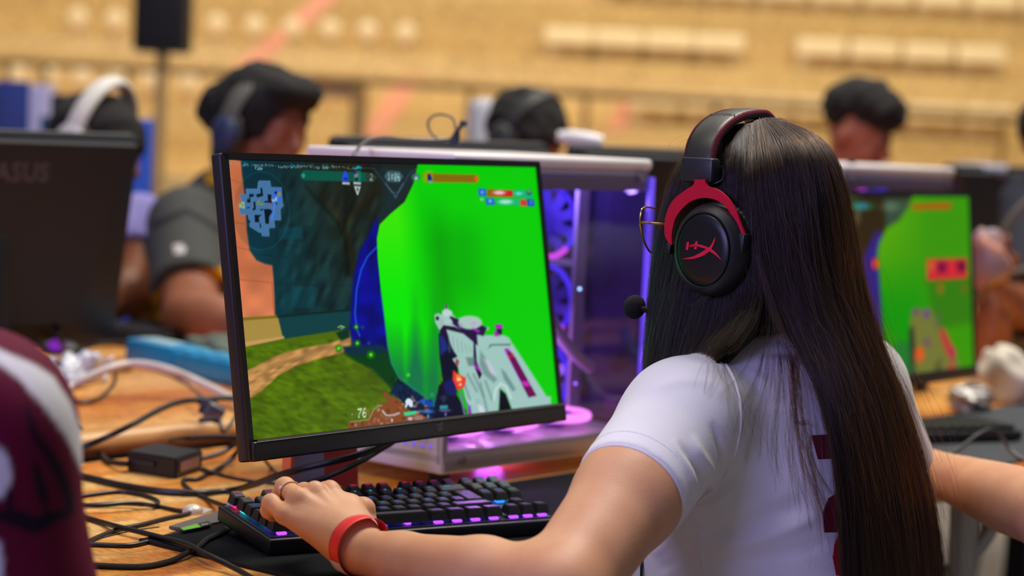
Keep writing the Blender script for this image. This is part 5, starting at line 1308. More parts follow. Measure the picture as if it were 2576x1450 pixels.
KO = Vector((-0.2403, 2.1418, TOP + 0.022)); KY, KT = 0.5645, 0.099
kb = thing('keyboard', 'black mechanical keyboard with purple, blue and pink key lights under the girl\'s hand', 'keyboard', tuple(KO), (KT, 0, KY))
kb_metal = mat('black_anodised_frame', (30, 31, 33), 0.4, metal=0.3, bump=0.05, bscale=1500)
key_m = mat('black_keycap', (25, 25, 25), 0.42, bump=0.06, bscale=2000)
b = MB(); b.box((0.18, 0.06625, -0.009), (0.36, 0.1325, 0.017), bevel=0.0025, seg=3); b.build('case', kb_metal, kb)
b = MB(); b.box((0.18, 0.0665, 0.0001), (0.352, 0.121, 0.0014)); b.build('top_plate', mat('grey_black_plate', (56, 56, 64), 0.45, metal=0.2), kb)
for x_, y_ in ((0.02, 0.01), (0.34, 0.01)):
    b = MB(); b.box((x_, y_, -0.0175), (0.03, 0.01, 0.003)); b.build('rubber_foot', rubber, kb)
for x_ in (0.03, 0.33):
    b = MB(); b.box((x_, 0.118, -0.024), (0.016, 0.008, 0.018)); b.build('flip_foot', rubber, kb)
lc = [('pink', (255, 40, 120)), ('cyan', (30, 200, 225)), ('blue', (40, 130, 255)), ('indigo', (80, 80, 250)), ('violet', (165, 70, 255)), ('green', (30, 190, 130))]
leg = [emis(n_ + '_legend', c, 0.9) for n_, c in lc]
led = [emis(n_ + '_key_light', c, 2.0) for n_, c in lc]
rows = [
    (5, [('Esc', 1), (None, 1), ('F1', 1), ('F2', 1), ('F3', 1), ('F4', 1), (None, .5), ('F5', 1), ('F6', 1), ('F7', 1), ('F8', 1), (None, .5), ('F9', 1), ('F10', 1), ('F11', 1), ('F12', 1), (None, .25), ('Prt', 1), ('Scr', 1), ('Pau', 1)]),
    (4, [('²', 1), ('1', 1), ('2', 1), ('3', 1), ('4', 1), ('5', 1), ('6', 1), ('7', 1), ('8', 1), ('9', 1), ('0', 1), (')', 1), ('=', 1), ('Back', 2), (None, .25), ('Ins', 1), ('Hm', 1), ('PU', 1)]),
    (3, [('Tab', 1.5), ('A', 1), ('Z', 1), ('E', 1), ('R', 1), ('T', 1), ('Y', 1), ('U', 1), ('I', 1), ('O', 1), ('P', 1), ('^', 1), ('$', 1), ('Enter', 1.5), (None, .25), ('Del', 1), ('End', 1), ('PD', 1)]),
    (2, [('Caps', 1.75), ('Q', 1), ('S', 1), ('D', 1), ('F', 1), ('G', 1), ('H', 1), ('J', 1), ('K', 1), ('L', 1), ('M', 1), ('%', 1), ('*', 1)]),
    (1, [('Shift', 1.25), ('<', 1), ('W', 1), ('X', 1), ('C', 1), ('V', 1), ('B', 1), ('N', 1), ('?', 1), ('.', 1), ('/', 1), ('!', 1), ('Shift', 2.75), (None, 1.25), ('^', 1)]),
    (0, [('Ctrl', 1.25), ('Win', 1.25), ('Alt', 1.25), ('', 6.25), ('Alt', 1.25), ('Fn', 1.25), ('Menu', 1.25), ('Ctrl', 1.25), (None, .25), ('<', 1), ('v', 1), ('>', 1)])]
Upx = 0.01905
lights = {i: MB() for i in range(6)}
def rowcol(r_, x):
    if r_ >= 3 and x > 15.2: return {5: 1, 4: 1, 3: 2}[r_] if x < 17.1 else (1 if r_ > 3 else 5)
    return {5: 0, 4: 1, 3: 2, 2: 2 if x > 7 else 1, 1: 3, 0: 4}[r_]
for r_, ks in rows:
    x = 0.0; yc = 0.0075 + Upx / 2 + Upx * r_ + (0.004 if r_ == 5 else 0)
    for txt, wd in ks:
        if txt is None: x += wd; continue
        cx_ = 0.0065 + (x + wd / 2) * Upx; ww = wd * Upx - 0.0012; hh = Upx - 0.0012; yy = yc; col = rowcol(r_, x)
        if txt == 'Enter': hh = 2 * Upx - 0.0012; yy = yc - Upx / 2; ww -= 0.002; cx_ += 0.001
        tilt_ = {5: 0.0016, 4: 0.0012, 3: 0.0004, 2: 0.0, 1: -0.0003, 0: -0.0006}[r_]
        z0, z1 = 0.0052, 0.0150 + (0.0012 if r_ >= 4 else 0.0)
        b = MB()
        bs = [(-ww / 2, -hh / 2), (ww / 2, -hh / 2), (ww / 2, hh / 2), (-ww / 2, hh / 2)]
        ts = [(-ww / 2 + 0.0027, -hh / 2 + 0.0032), (ww / 2 - 0.0027, -hh / 2 + 0.0032), (ww / 2 - 0.0027, hh / 2 - 0.0015), (-ww / 2 + 0.0027, hh / 2 - 0.0015)]
        A = [b.bm.verts.new((cx_ + p[0], yy + p[1], z0)) for p in bs]
        T_ = [b.bm.verts.new((cx_ + p[0], yy + p[1], z1 + (tilt_ if p[1] > 0 else -tilt_))) for p in ts]
        b.bm.faces.new(A[::-1]); f = b.bm.faces.new(T_)
        for i in range(4): b.bm.faces.new((A[i], A[(i + 1) % 4], T_[(i + 1) % 4], T_[i]))
        bmesh.ops.bevel(b.bm, geom=list(f.edges) + [e for e in b.bm.edges if (e.verts[0] in A) != (e.verts[1] in A)], offset=0.0009, segments=2, affect='EDGES')
        bmesh.ops.recalc_face_normals(b.bm, faces=b.bm.faces)
        if txt:
            V2, F2 = text_geo(txt, 0.0058 if len(txt) < 3 else 0.0040, 0.0001)
            vs = [b.bm.verts.new((cx_ - (0 if wd < 1.3 else (wd - 1) * Upx * 0.3) + px_, yy + 0.003 + py_, z1 + 0.0003 + tilt_ * 0.6 + 0.0)) for px_, py_ in V2]
            for F_ in F2:
                try: b.bm.faces.new([vs[i] for i in F_]).material_index = 1
                except ValueError: pass
        me = bpy.data.meshes.new('key')
        for f in b.bm.faces: f.smooth = True
        for e in b.bm.edges:
            if len(e.link_faces) == 2 and e.calc_face_angle(0) > 0.6: e.smooth = False
        b.bm.to_mesh(me); b.bm.free(); me.materials.append(key_m); me.materials.append(leg[col]); link('key', me, kb)
        lights[col].box((cx_, yy + (0.0 if r_ else -0.0068), 0.0028), (0.0105 if wd < 2.6 else 0.012, 0.0115 if r_ else 0.006, 0.0028), bevel=0.0008)
        if wd > 2.6: lights[col].box((cx_ - wd * Upx * 0.3, yy, 0.0026), (0.006, 0.008, 0.003)); lights[col].box((cx_ + wd * Upx * 0.3, yy, 0.0026), (0.006, 0.008, 0.003))
        x += wd
for i, mb in lights.items():
    o = mb.build('key_light', led[i], kb, smooth=False); o['label'] = lc[i][0] + ' light shining under the keys'; o['kind'] = 'stuff'

# ================================================================ cables on the tables
def cable(name, label, pts, r, m=rubber, group=None, z=None, n=8, flat=1.0):
    """pts: (px, py, height above the near table) or (px, py, 'd', depth)"""
    P = []
    for p in pts:
        if len(p) == 2: P.append(Tz(p[0], p[1], TOP + (r if z is None else z)))
        elif len(p) == 3: P.append(Tz(p[0], p[1], TOP + p[2]))
        else: P.append(Pd(p[0], p[1], p[3]))
    b = MB(); b.tube(smooth_pts(P, n), r, 10, flat=flat); o = b.build(name, m)
    return tag(o, label, 'cable', group)
B_ = rubber
cable('cable', 'thick black cable sweeping from the left table edge to behind the lit monitor', [(120, 1180), (230, 1204), (300, 1220), (400, 1236), (500, 1241), (580, 1235), (640, 1219, 'd', 2.45), (720, 1191, 'd', 2.365), (820, 1166, 'd', 2.345), (900, 1145, 'd', 2.355), (960, 1120, 'd', 2.39), (1000, 1085, 'd', 2.43), (1010, 1020, 'd', 2.46)], 0.0042)
cable('cable', 'black cable just below the thick one, dipping behind the girl\'s knuckles', [(690, 1240, 'd', 2.40), (760, 1222, 'd', 2.37), (830, 1198, 'd', 2.36), (900, 1165, 'd', 2.37), (960, 1130, 'd', 2.40), (1000, 1100, 'd', 2.44), (1015, 1040, 'd', 2.47)], 0.0034)
cable('cable', 'black cable looping beside the silver button on the wood', [(120, 1262), (246, 1243), (299, 1238), (349, 1244), (386, 1255), (398, 1264), (386, 1271, 0.006), (324, 1268, 0.005), (246, 1270, 0.004), (120, 1278)], 0.0026)
cable('cable', 'black cable ending in a sharp bend at the silver button', [(120, 1268, 0.009), (246, 1272, 0.009), (330, 1266, 0.009), (392, 1274), (448, 1285), (474, 1288), (470, 1294), (417, 1305), (355, 1321), (293, 1334), (246, 1352), (140, 1400)], 0.0026)
cable('cable', 'black cable crossing the corner of the mousepad towards the bottom of the picture', [(100, 1270), (246, 1312), (293, 1325, 0.007), (355, 1340, 0.007), (417, 1356, 0.008), (470, 1370, 0.011), (520, 1396, 0.012), (572, 1421, 0.008), (625, 1450, 0.007), (700, 1500, 0.007)], 0.0030)
cable('cable', 'braided black cable passing under the keyboard and out across the bare wood', [(600, 1310, 0.006), (579, 1326, 0.007), (557, 1341, 0.007), (520, 1358, 0.007), (498, 1378, 0.006), (464, 1396, 0.005), (433, 1411), (386, 1423), (340, 1427), (246, 1424), (100, 1415)], 0.0031, mat('braided_black', (22, 22, 22), 0.6, bump=1.0, bscale=1400))
cable('cable', 'short black cable running into the left corner of the mousepad', [(110, 1366), (246, 1371), (324, 1373), (370, 1364)], 0.0026)
cable('cable', 'thin black wire lying near the mousepad corner', [(110, 1390), (246, 1356), (330, 1336), (400, 1326)], 0.0008)
cable('cable', 'black keyboard cable climbing from the keyboard to behind the monitor\'s lower left corner', [(566, 1274, 0.012), (545, 1267, 0.008), (520, 1256), (498, 1245), (474, 1230), (461, 1215), (466, 1207), (498, 1206), (529, 1190), (560, 1172, 0.01), (590, 1148, 0.02), (604, 1118, 0.04)], 0.0028)
cable('cable', 'thin black cable from the adapter box towards the monitor foot', [(500, 1182, 0.012), (540, 1192), (573, 1200), (620, 1209), (670, 1215), (720, 1220)], 0.0022)
cable('cable', 'thin dark cable hanging under the monitor left of its foot', [(655, 1130, 'd', 2.55), (663, 1153, 'd', 2.56), (681, 1176), (700, 1194), (730, 1212)], 0.0022)
cable('cable', 'black cable arching over the far table to the left of the monitor', [(150, 1140, 0.01), (218, 1121, 0.02), (274, 1098, 0.035), (336, 1067, 0.05), (398, 1033, 0.06), (445, 1014, 0.065), (491, 1007, 0.065), (597, 1002, 0.065), (680, 1010, 0.06)], 0.0040)
wc = cable('cable', 'thick off-white cable arching over the far table in front of the blue power strip', [(60, 1040, 0.035), (159, 984, 0.045), (212, 955, 0.06), (274, 928, 0.075), (324, 917, 0.08), (373, 919, 0.08), (429, 933, 0.075), (491, 958, 0.06), (569, 996, 0.045), (640, 1040, 0.04)], 0.0066, white_cable)
cable('cable', 'thin dark cable curling below the off-white cable', [(290, 936, 0.06), (286, 966, 0.05), (252, 1001, 0.035), (212, 1014, 0.033), (150, 1010, 0.033)], 0.0028)
cable('cable', 'grey cable running down to the black connector clip', [(360, 924, 0.07), (414, 940, 0.066), (460, 961, 0.06), (491, 983, 0.055), (514, 1004, 0.055)], 0.0026, mat('grey_cable', (96, 90, 82), 0.5))
cable('cable', 'black cable running level across the rounded table edge', [(430, 1108, 0.02), (470, 1104, 0.034), (522, 1100, 0.037), (606, 1101, 0.037), (700, 1108, 0.035)], 0.0034)
cable('cable', 'black cable leaning up to the monitor edge by the connector clip', [(553, 1058, 0.05), (560, 1086, 0.037), (575, 1076, 0.04), (600, 1036, 0.055), (630, 990, 0.07)], 0.0026)
cable('cable', 'black cable of the bundle behind the adapter, uppermost', [(505, 1155, 0.008), (553, 1141, 0.012), (584, 1124, 0.02), (612, 1106, 0.036), (660, 1090, 0.04)], 0.0034)
cable('cable', 'black cable of the bundle behind the adapter, lowest', [(510, 1180, 0.005), (541, 1188), (575, 1160, 0.008), (592, 1140, 0.012), (615, 1116, 0.02), (660, 1110, 0.02)], 0.0026)
cable('cable', 'flat black strap at the left end of the adapter box', [(170, 1050, 0.035), (193, 1074, 0.034), (237, 1122, 0.006), (266, 1158, 0.004), (295, 1166, 0.008), (322, 1168, 0.012)], 0.0026, flat=1.6)

# adapter box
ad = thing('power_adapter', 'black rectangular power adapter with a pale label on the wood left of the monitor', 'power adapter', tuple(Tz(415, 1190, TOP)))
p0, pl, pr = Tz(442, 1207, TOP), Tz(319, 1187, TOP), Tz(509, 1184, TOP)
h_ = Vector((0, 0, 0.0268)); pb = pl + (pr - p0)
b = MB(); vs = b.prism([p0, pr, pb, pl], h_); bmesh.ops.bevel(b.bm, geom=b.bm.edges[:], offset=0.002, segments=2, affect='EDGES'); b.build('box', black_plastic, ad, world=True)
e1 = (pr - p0); e2 = (pl - p0); nr = e1.cross(Vector((0, 0, 1))).normalized(); nl = -e2.cross(Vector((0, 0, 1))).normalized()
nr = nr if nr.y < 0 else -nr; nl = nl if nl.y < 0 else -nl
b = MB(); o_ = p0 + e1 * 0.16 + nr * 0.0004 + Vector((0, 0, 0.0075)); b.prism([o_, o_ + e1 * 0.70, o_ + e1 * 0.70 + Vector((0, 0, 0.0125)), o_ + Vector((0, 0, 0.0125))], -nr * 0.0006); b.build('label_sticker', mat('pink_beige_label', (168, 132, 116), 0.6, var=0.1, scale=300), ad, smooth=False, world=True)
b = MB(); o_ = pl + nl * 0.0002 + Vector((0, 0, 0.012)) - e2 * 0.08; b.prism([o_, o_ - e2 * 0.5, o_ - e2 * 0.5 + Vector((0, 0, 0.006)), o_ + Vector((0, 0, 0.006))], nl * 0.003); b.build('plug_ridge', dark_plastic, ad, world=True)

# silver button with its plate
sb = thing('metal_knob', 'small silver domed knob on a flat plate screwed to the wood', 'knob', tuple(Tz(490, 1290, TOP)))
satin = mat('satin_silver', (210, 202, 186), 0.42, metal=0.3)
b = MB(); b.sph(Tz(485, 1288, TOP + 0.002), 0.0125, 1, 1, 0.72, u=28, v=14); b.build('dome', satin, sb, world=True)
b = MB(); b.prism([Tz(x, y, TOP) for x, y in ((462, 1289), (478, 1298), (512, 1296), (535, 1287), (512, 1281), (486, 1280))], (0, 0, 0.002)); b.build('plate', satin, sb, world=True)

# grey tag with the green sticker
tgo = Tz(425, 1333, TOP)
tg = thing('plastic_tag', 'thin grey plastic tab with a bright green sticker beside the keyboard corner', 'tag', tuple(tgo))
zt_ = TOP + 0.008
b = MB(); b.prism([Tz(x, y, zt_ - 0.0035) for x, y in ((425, 1332), (468, 1338), (590, 1312), (560, 1290), (545, 1294))], (0, 0, 0.0035)); b.build('tab', mat('warm_grey_plastic', (98, 90, 84), 0.45), tg, smooth=False, world=True)
b = MB(); b.prism([Tz(x, y, TOP + 0.0042) for x, y in ((430, 1334), (470, 1341), (588, 1316), (550, 1298))], (0, 0, 0.0006)); b.build('underside', rubber, tg, smooth=False, world=True)
gs = mat('bright_green_sticker', (90, 178, 16), 0.5); ks_ = mat('black_sticker', (26, 26, 26), 0.5); ws_ = mat('white_lettering', (220, 224, 216), 0.6)
b = MB(); b.prism([Tz(x, y, zt_ + 0.0001) for x, y in ((454, 1329.5), (462, 1335.5), (506, 1327), (496.5, 1318.5))], (0, 0, 0.0003)); b.build('green_sticker', gs, tg, smooth=False, world=True)
b = MB(); b.prism([Tz(x, y, zt_ + 0.0001) for x, y in ((496.8, 1318.5), (506.4, 1327), (534, 1319.5), (523, 1312))], (0, 0, 0.0003)); b.build('black_sticker', ks_, tg, smooth=False, world=True)
def flat_text(txt, size, c, ux, uy, m, name, parent, bold=0.0, off=0.0):
    V2, F2 = text_geo(txt, size, bold); ux = Vector(ux).normalized(); uy = Vector(uy).normalized()
    nn = ux.cross(uy).normalized()
    o = mesh(name, [Vector(c) + ux * x + uy * y + nn * off for x, y in V2], F2, m, None, smooth=False); return wparent(o, parent)
ux_ = Tz(506, 1327, zt_) - Tz(462, 1335.5, zt_); uy_ = Tz(454, 1329.5, zt_) - Tz(462, 1335.5, zt_)
flat_text('GEFORCE', 0.0042, Tz(480, 1327.5, zt_ + 0.0006), ux_, uy_, mat('pale_green_lettering', (190, 226, 130), 0.6), 'letters', tg)
flat_text('RTX', 0.0055, Tz(515, 1319.5, zt_ + 0.0006), ux_, uy_, ws_, 'letters', tg, 0.0001)

# connector clip hanging on the arched cable
cc_ = thing('cable_connector', 'black plug connector with glossy grey hood on the arched black cable', 'connector', tuple(Tz(530, 1035, TOP + 0.05)))
b = MB(); b.box(Tz(520, 1008, TOP + 0.06), (0.028, 0.012, 0.012), bevel=0.003); b.box(Tz(518, 1024, TOP + 0.055), (0.016, 0.012, 0.022), rot=(0, 0.3, 0), bevel=0.002); b.build('plug', black_plastic, cc_, world=True)
b = MB(); b.box(Tz(538, 1038, TOP + 0.05), (0.026, 0.02, 0.024), rot=(0.2, 0.5, 0.3), bevel=0.004); b.build('hood', mat('glossy_slate', (84, 84, 92), 0.2, spec=0.8), cc_, world=True)
b = MB(); b.box(Tz(528, 1056, TOP + 0.045), (0.03, 0.016, 0.006), rot=(0, -0.1, 0), bevel=0.002); b.build('latch', black_plastic, cc_, world=True)

# ================================================================ blue power strip on the far table
FZ = TOP + 0.03
blue_m = mat('sky_blue_plastic', (18, 138, 186), 0.4, var=0.06)
s0, s1 = Tz(312, 914, FZ), Tz(596, 977, FZ); sd_ = (s1 - s0); L_ = sd_.length; sd_.normalize(); yaw_ = math.atan2(sd_.y, sd_.x)
ps = thing('power_strip', 'long sky-blue power strip lying on the far table left of the monitor', 'power strip', tuple(s0), (0, 0, yaw_))
b = MB(); b.box((0.075, 0.03, 0.022), (0.15, 0.06, 0.044), bevel=0.006); b.build('switch_housing', blue_m, ps)
b = MB(); b.box((L_ / 2 + 0.16, 0.03, 0.019), (L_ + 0.02, 0.056, 0.038), bevel=0.006); b.build('socket_body', blue_m, ps)
b = MB(); b.box((0.07, 0.03, 0.0445), (0.10, 0.036, 0.003), bevel=0.001); b.build('pale_label', mat('pale_sticker', (170, 206, 214), 0.3), ps, smooth=False)
for k in range(6):
    b = MB(); x_ = 0.185 + k * 0.055; b.cyl((x_, 0.03, 0.036), (x_, 0.03, 0.043), 0.023, seg=28); b.cyl((x_, 0.03, 0.0425), (x_, 0.03, 0.0435), 0.019); b.build('socket', mat('light_blue_socket', (66, 178, 214), 0.35) if k == 0 else bpy.data.materials['light_blue_socket'], ps)
# ================================================================ white glass-sided computer beside the monitor
clear = bpy.data.materials.new('clear_side_panel'); clear.use_nodes = True
_n = clear.node_tree; _b = _n.nodes['Principled BSDF']
_b.inputs['Base Color'].default_value = (0.05, 0.03, 0.12, 1); _b.inputs['Roughness'].default_value = 0.03; _b.inputs['Alpha'].default_value = 0.22; _b.inputs['Specular IOR Level'].default_value = 0.5
smoked = clear.copy(); smoked.name = 'smoked_violet_panel'; smoked.node_tree.nodes['Principled BSDF'].inputs['Alpha'].default_value = 0.72; smoked.node_tree.nodes['Principled BSDF'].inputs['Base Color'].default_value = (0.03, 0.02, 0.09, 1)
edge_glow = mat('violet_edge_lit_acrylic', (120, 90, 220), 0.2, emit=(96, 70, 236), estr=0.75)
white_case = mat('white_case_steel', (232, 226, 224), 0.4, var=0.02); grey_rail = mat('satin_grey_rail', (176, 168, 164), 0.35, metal=0.3)
ring_blue = emis('blue_violet_fan_ring', (74, 44, 255), 1.5); ring_mag = emis('magenta_fan_ring', (222, 70, 246), 1.5); ring_pink = emis('pink_fan_ring', (248, 130, 255), 2.4)
fan_blade = mat('translucent_fan_blade', (70, 60, 150), 0.3, emit=(30, 20, 130), estr=0.35)
dark_in = mat('dark_case_inside', (26, 22, 40), 0.5)
CL, CW, CH = 0.4144, 0.2701, 0.407
def ring(b, c, ax, R, r, a0=0.0, a1=2 * PI, n=40):
    ax = Vector(ax).normalized(); u = Vector((0, 0, 1)) if abs(ax.z) < 0.9 else Vector((1, 0, 0)); v = ax.cross(u).normalized(); u = v.cross(ax)
    full = abs(a1 - a0 - 2 * PI) < 1e-6
    b.tube([Vector(c) + u * math.cos(a0 + (a1 - a0) * k / n) * R + v * math.sin(a0 + (a1 - a0) * k / n) * R for k in range(n if full else n + 1)], r, 8, closed=full)
def computer(name, label, loc, yaw, lit=True, top_items=True):
    pc = thing(name, label, 'computer', loc, (0, 0, yaw))
    W = lambda b, n_, m, p=pc, **k: b.build(n_, m, p, **k)
    b = MB(); b.box((CL / 2, CW / 2, CH - 0.008), (CL, CW, 0.016), bevel=0.006, seg=3); W(b, 'top_panel', white_case)
    b = MB(); b.box((CL / 2, CW / 2, 0.014), (CL, CW, 0.028), bevel=0.004); W(b, 'base_panel', white_case)
    b = MB(); b.box((CL / 2, 0.004, 0.015), (CL - 0.01, 0.009, 0.026), bevel=0.002); W(b, 'lower_rail', grey_rail)
    b = MB(); b.box((CL / 2, 0.006, CH - 0.030), (CL - 0.012, 0.006, 0.028), bevel=0.001); W(b, 'upper_rail', mat('smoky_grey_rail', (158, 148, 170), 0.35) if lit else bpy.data.materials['smoky_grey_rail'])
    for x, y in ((0.006, 0.006), (0.006, CW - 0.006), (CL - 0.006, CW - 0.006)):
        b = MB(); b.box((x, y, CH / 2), (0.012, 0.012, CH - 0.02), bevel=0.003); W(b, 'frame_post', white_case)
    b = MB(); b.box((0.003, CW / 2, CH / 2), (0.006, CW - 0.01, CH - 0.03)); W(b, 'end_panel', white_case)
    for i in range(7):                                             # rows of punched holes low on the white end panel
        b = MB()
        for k in range(16): b.cyl((-0.0008, 0.02 + k * 0.0145 + (i % 2) * 0.007, 0.034 + i * 0.0105), (0.002, 0.02 + k * 0.0145 + (i % 2) * 0.007, 0.034 + i * 0.0105), 0.0030, seg=8)
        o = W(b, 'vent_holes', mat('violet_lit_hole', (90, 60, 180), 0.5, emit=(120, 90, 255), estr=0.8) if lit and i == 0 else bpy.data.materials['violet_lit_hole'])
    b = MB(); b.box((CL / 2, 0.0, CH / 2), (CL - 0.004, 0.0035, CH - 0.045)); W(b, 'glass_side', clear)
    b = MB(); b.box((CL - 0.002, CW / 2, CH / 2), (0.0035, CW - 0.016, CH - 0.045)); W(b, 'glass_end', smoked)
    b = MB(); b.box((CL - 0.0035, 0.0, CH / 2 - 0.01), (0.0085, 0.0075, CH - 0.03), bevel=0.001); W(b, 'glass_edge', edge_glow if lit else clear)
    b = MB(); b.box((CL / 2, CW - 0.004, CH / 2), (CL - 0.02, 0.004, CH - 0.03)); W(b, 'rear_tray', dark_in)
    for x in (0.035, CL - 0.03):
        b = MB(); b.cyl((x, -0.006, 0.016), (x, 0.002, 0.016), 0.0055, seg=16); W(b, 'thumb_screw', steel)
        b = MB(); b.cyl((x, -0.006, CH - 0.026), (x, 0.002, CH - 0.026), 0.0055, seg=16); W(b, 'thumb_screw', steel)
    for x in (0.03, CL - 0.03):
        for y in (0.03, CW - 0.03):
            b = MB(); b.cyl((x, y, -0.02), (x, y, 0.001), 0.014, seg=20); W(b, 'foot', rubber)
    # fans: three upright at the far end, three lying on the floor of the case
    for k in range(3):
        c = (CL - 0.035, 0.158, 0.310 - 0.112 * k)
        b = MB(); b.mi = 0; ring(b, c, (1, 0, 0), 0.0505, 0.0040, -0.3, 2.3); b.mi = 1; ring(b, c, (1, 0, 0), 0.0505, 0.0044, 2.35, 5.9)
        fo = W(b, 'fan', [ring_blue, ring_mag])
        b = MB(); b.cyl((c[0] - 0.004, c[1], c[2]), (c[0] + 0.012, c[1], c[2]), 0.018, seg=20)
        for j in range(9):
            a = 2 * PI * j / 9; b.box((c[0] + 0.002, c[1] + math.cos(a) * 0.031, c[2] + math.sin(a) * 0.031), (0.003, 0.028, 0.015), rot=(a, 0, 0.35))
        b.build('fan_blades', fan_blade, fo)
        b = MB()
        for sy in (-1, 1):
            b.box((c[0] + 0.006, c[1] + sy * 0.0565, c[2]), (0.024, 0.006, 0.112)); b.box((c[0] + 0.006, c[1], c[2] + sy * 0.0545), (0.024, 0.112, 0.004))
        b.build('fan_frame', mat('pale_fan_frame', (170, 164, 180), 0.4) if lit and k == 0 else bpy.data.materials['pale_fan_frame'], fo)
    for k in range(3):
        c = (0.088 + 0.112 * k, 0.075, 0.046)
        b = MB(); ring(b, c, (0, 0, 1), 0.0465, 0.0062); fo = W(b, 'floor_fan', ring_pink)
        b = MB(); b.cyl((c[0], c[1], 0.032), (c[0], c[1], 0.05), 0.017, seg=20)
        for j in range(9):
            a = 2 * PI * j / 9; b.box((c[0] + math.cos(a) * 0.03, c[1] + math.sin(a) * 0.03, 0.044), (0.026, 0.014, 0.003), rot=(0.35, 0, a))
        b.build('fan_blades', fan_blade, fo)
    b = MB(); b.box((0.17, CW - 0.02, 0.25), (0.22, 0.012, 0.24), bevel=0.003); W(b, 'mainboard', mat('dark_mainboard', (30, 28, 42), 0.5, var=0.4, scale=90) if lit else bpy.data.materials['dark_mainboard'])
    b = MB(); b.box((0.16, 0.15, 0.165), (0.26, 0.11, 0.045), bevel=0.006); W(b, 'graphics_card', dark_in)
    if lit:
        b = MB(); b.sph((CL - 0.115, 0.03, 0.226), 0.0022); W(b, 'status_light', emis('icy_blue_light', (150, 190, 255), 5))
        b = MB(); b.sph((0.30, 0.03, 0.095), 0.0022); W(b, 'status_light', emis('violet_light', (150, 90, 255), 4))
        b = MB(); b.tube(smooth_pts([(0.20, 0.05, 0.30), (0.26, 0.06, 0.20), (0.31, 0.05, 0.14), (0.37, 0.06, 0.11)], 6), 0.009, 10); W(b, 'pale_tube', mat('pale_tube', (176, 164, 184), 0.4))
        for (x, y, z, e, col, s) in ((CL * 0.5, 0.12, 0.10, 1.5, (0.60, 0.22, 1.0), 0.01), (CL - 0.09, 0.10, 0.365, 0.9, (0.35, 0.22, 1.0), 0.01), (CL * 0.5, 0.10, -0.012, 0.14, (0.55, 0.1, 1.0), 0.02)):
            d = bpy.data.lights.new('case_light', 'POINT'); d.energy = e; d.color = col; d.shadow_soft_size = s; l = bpy.data.objects.new('case_light', d); COL.objects.link(l); l.location = (x, y, z); l.parent = pc
    return pc
computer('computer_tower', 'white computer with clear side, purple and pink glowing fans, behind the lit green-screened monitor', (-0.0787, 2.6057, TOP + 0.02), 0.8641)
c2 = tp(1.37, 0.24)
computer('computer_tower', 'white-topped computer half hidden behind the far player\'s dimmer green monitor', (c2.x, c2.y, TOP + 0.02), 0.8641, lit=False)
# little black plugs and wire left on top of the white case
tu = thing('usb_plug', 'small black plug standing on top of the white computer', 'plug', tuple(Pd(1143, 364, 2.82)))
b = MB(); a_ = Pd(1142, 366, 2.82); c_ = Pd(1150, 330, 2.82); b.tube([a_, (a_ + c_) / 2, c_], [0.0062, 0.0058, 0.0038], 12); b.build('plug_body', mat('navy_black_plastic', (22, 26, 40), 0.4), tu, world=True)
b = MB(); b.sph(Pd(1165, 311, 2.82), 0.0052); b.tube([Pd(1150, 331, 2.82), Pd(1158, 319, 2.82), Pd(1165, 311, 2.82)], 0.003, 8); b.build('plug_tip', black_plastic, tu, world=True)
cable('cable', 'thin dark wire curving over the white case top towards the small plug', [(880, 420, 'd', 2.62), (893, 385, 'd', 2.64), (920, 356, 'd', 2.69), (960, 346, 'd', 2.73), (1010, 350, 'd', 2.77), (1080, 353, 'd', 2.80), (1136, 350, 'd', 2.82)], 0.0022, mat('grey_black_wire', (62, 60, 62), 0.4))
cable('cable', 'thin wire loop standing up left of the small plug', [(1138, 345, 'd', 2.82), (1110, 352, 'd', 2.83), (1084, 335, 'd', 2.84), (1077, 308, 'd', 2.84), (1092, 291, 'd', 2.84), (1118, 289, 'd', 2.84), (1140, 300, 'd', 2.84), (1146, 325, 'd', 2.83)], 0.0016, bpy.data.materials['grey_black_wire'])

tu2 = thing('usb_plug', 'small dark plug on the second white computer top, right of the girl\'s head', 'plug', tuple(Pd(2142, 425, 3.75)))
b = MB(); b.tube([Pd(2143, 436, 3.75), Pd(2142, 402, 3.75)], 0.007, 10); b.build('plug_body', bpy.data.materials['navy_black_plastic'], tu2, world=True)
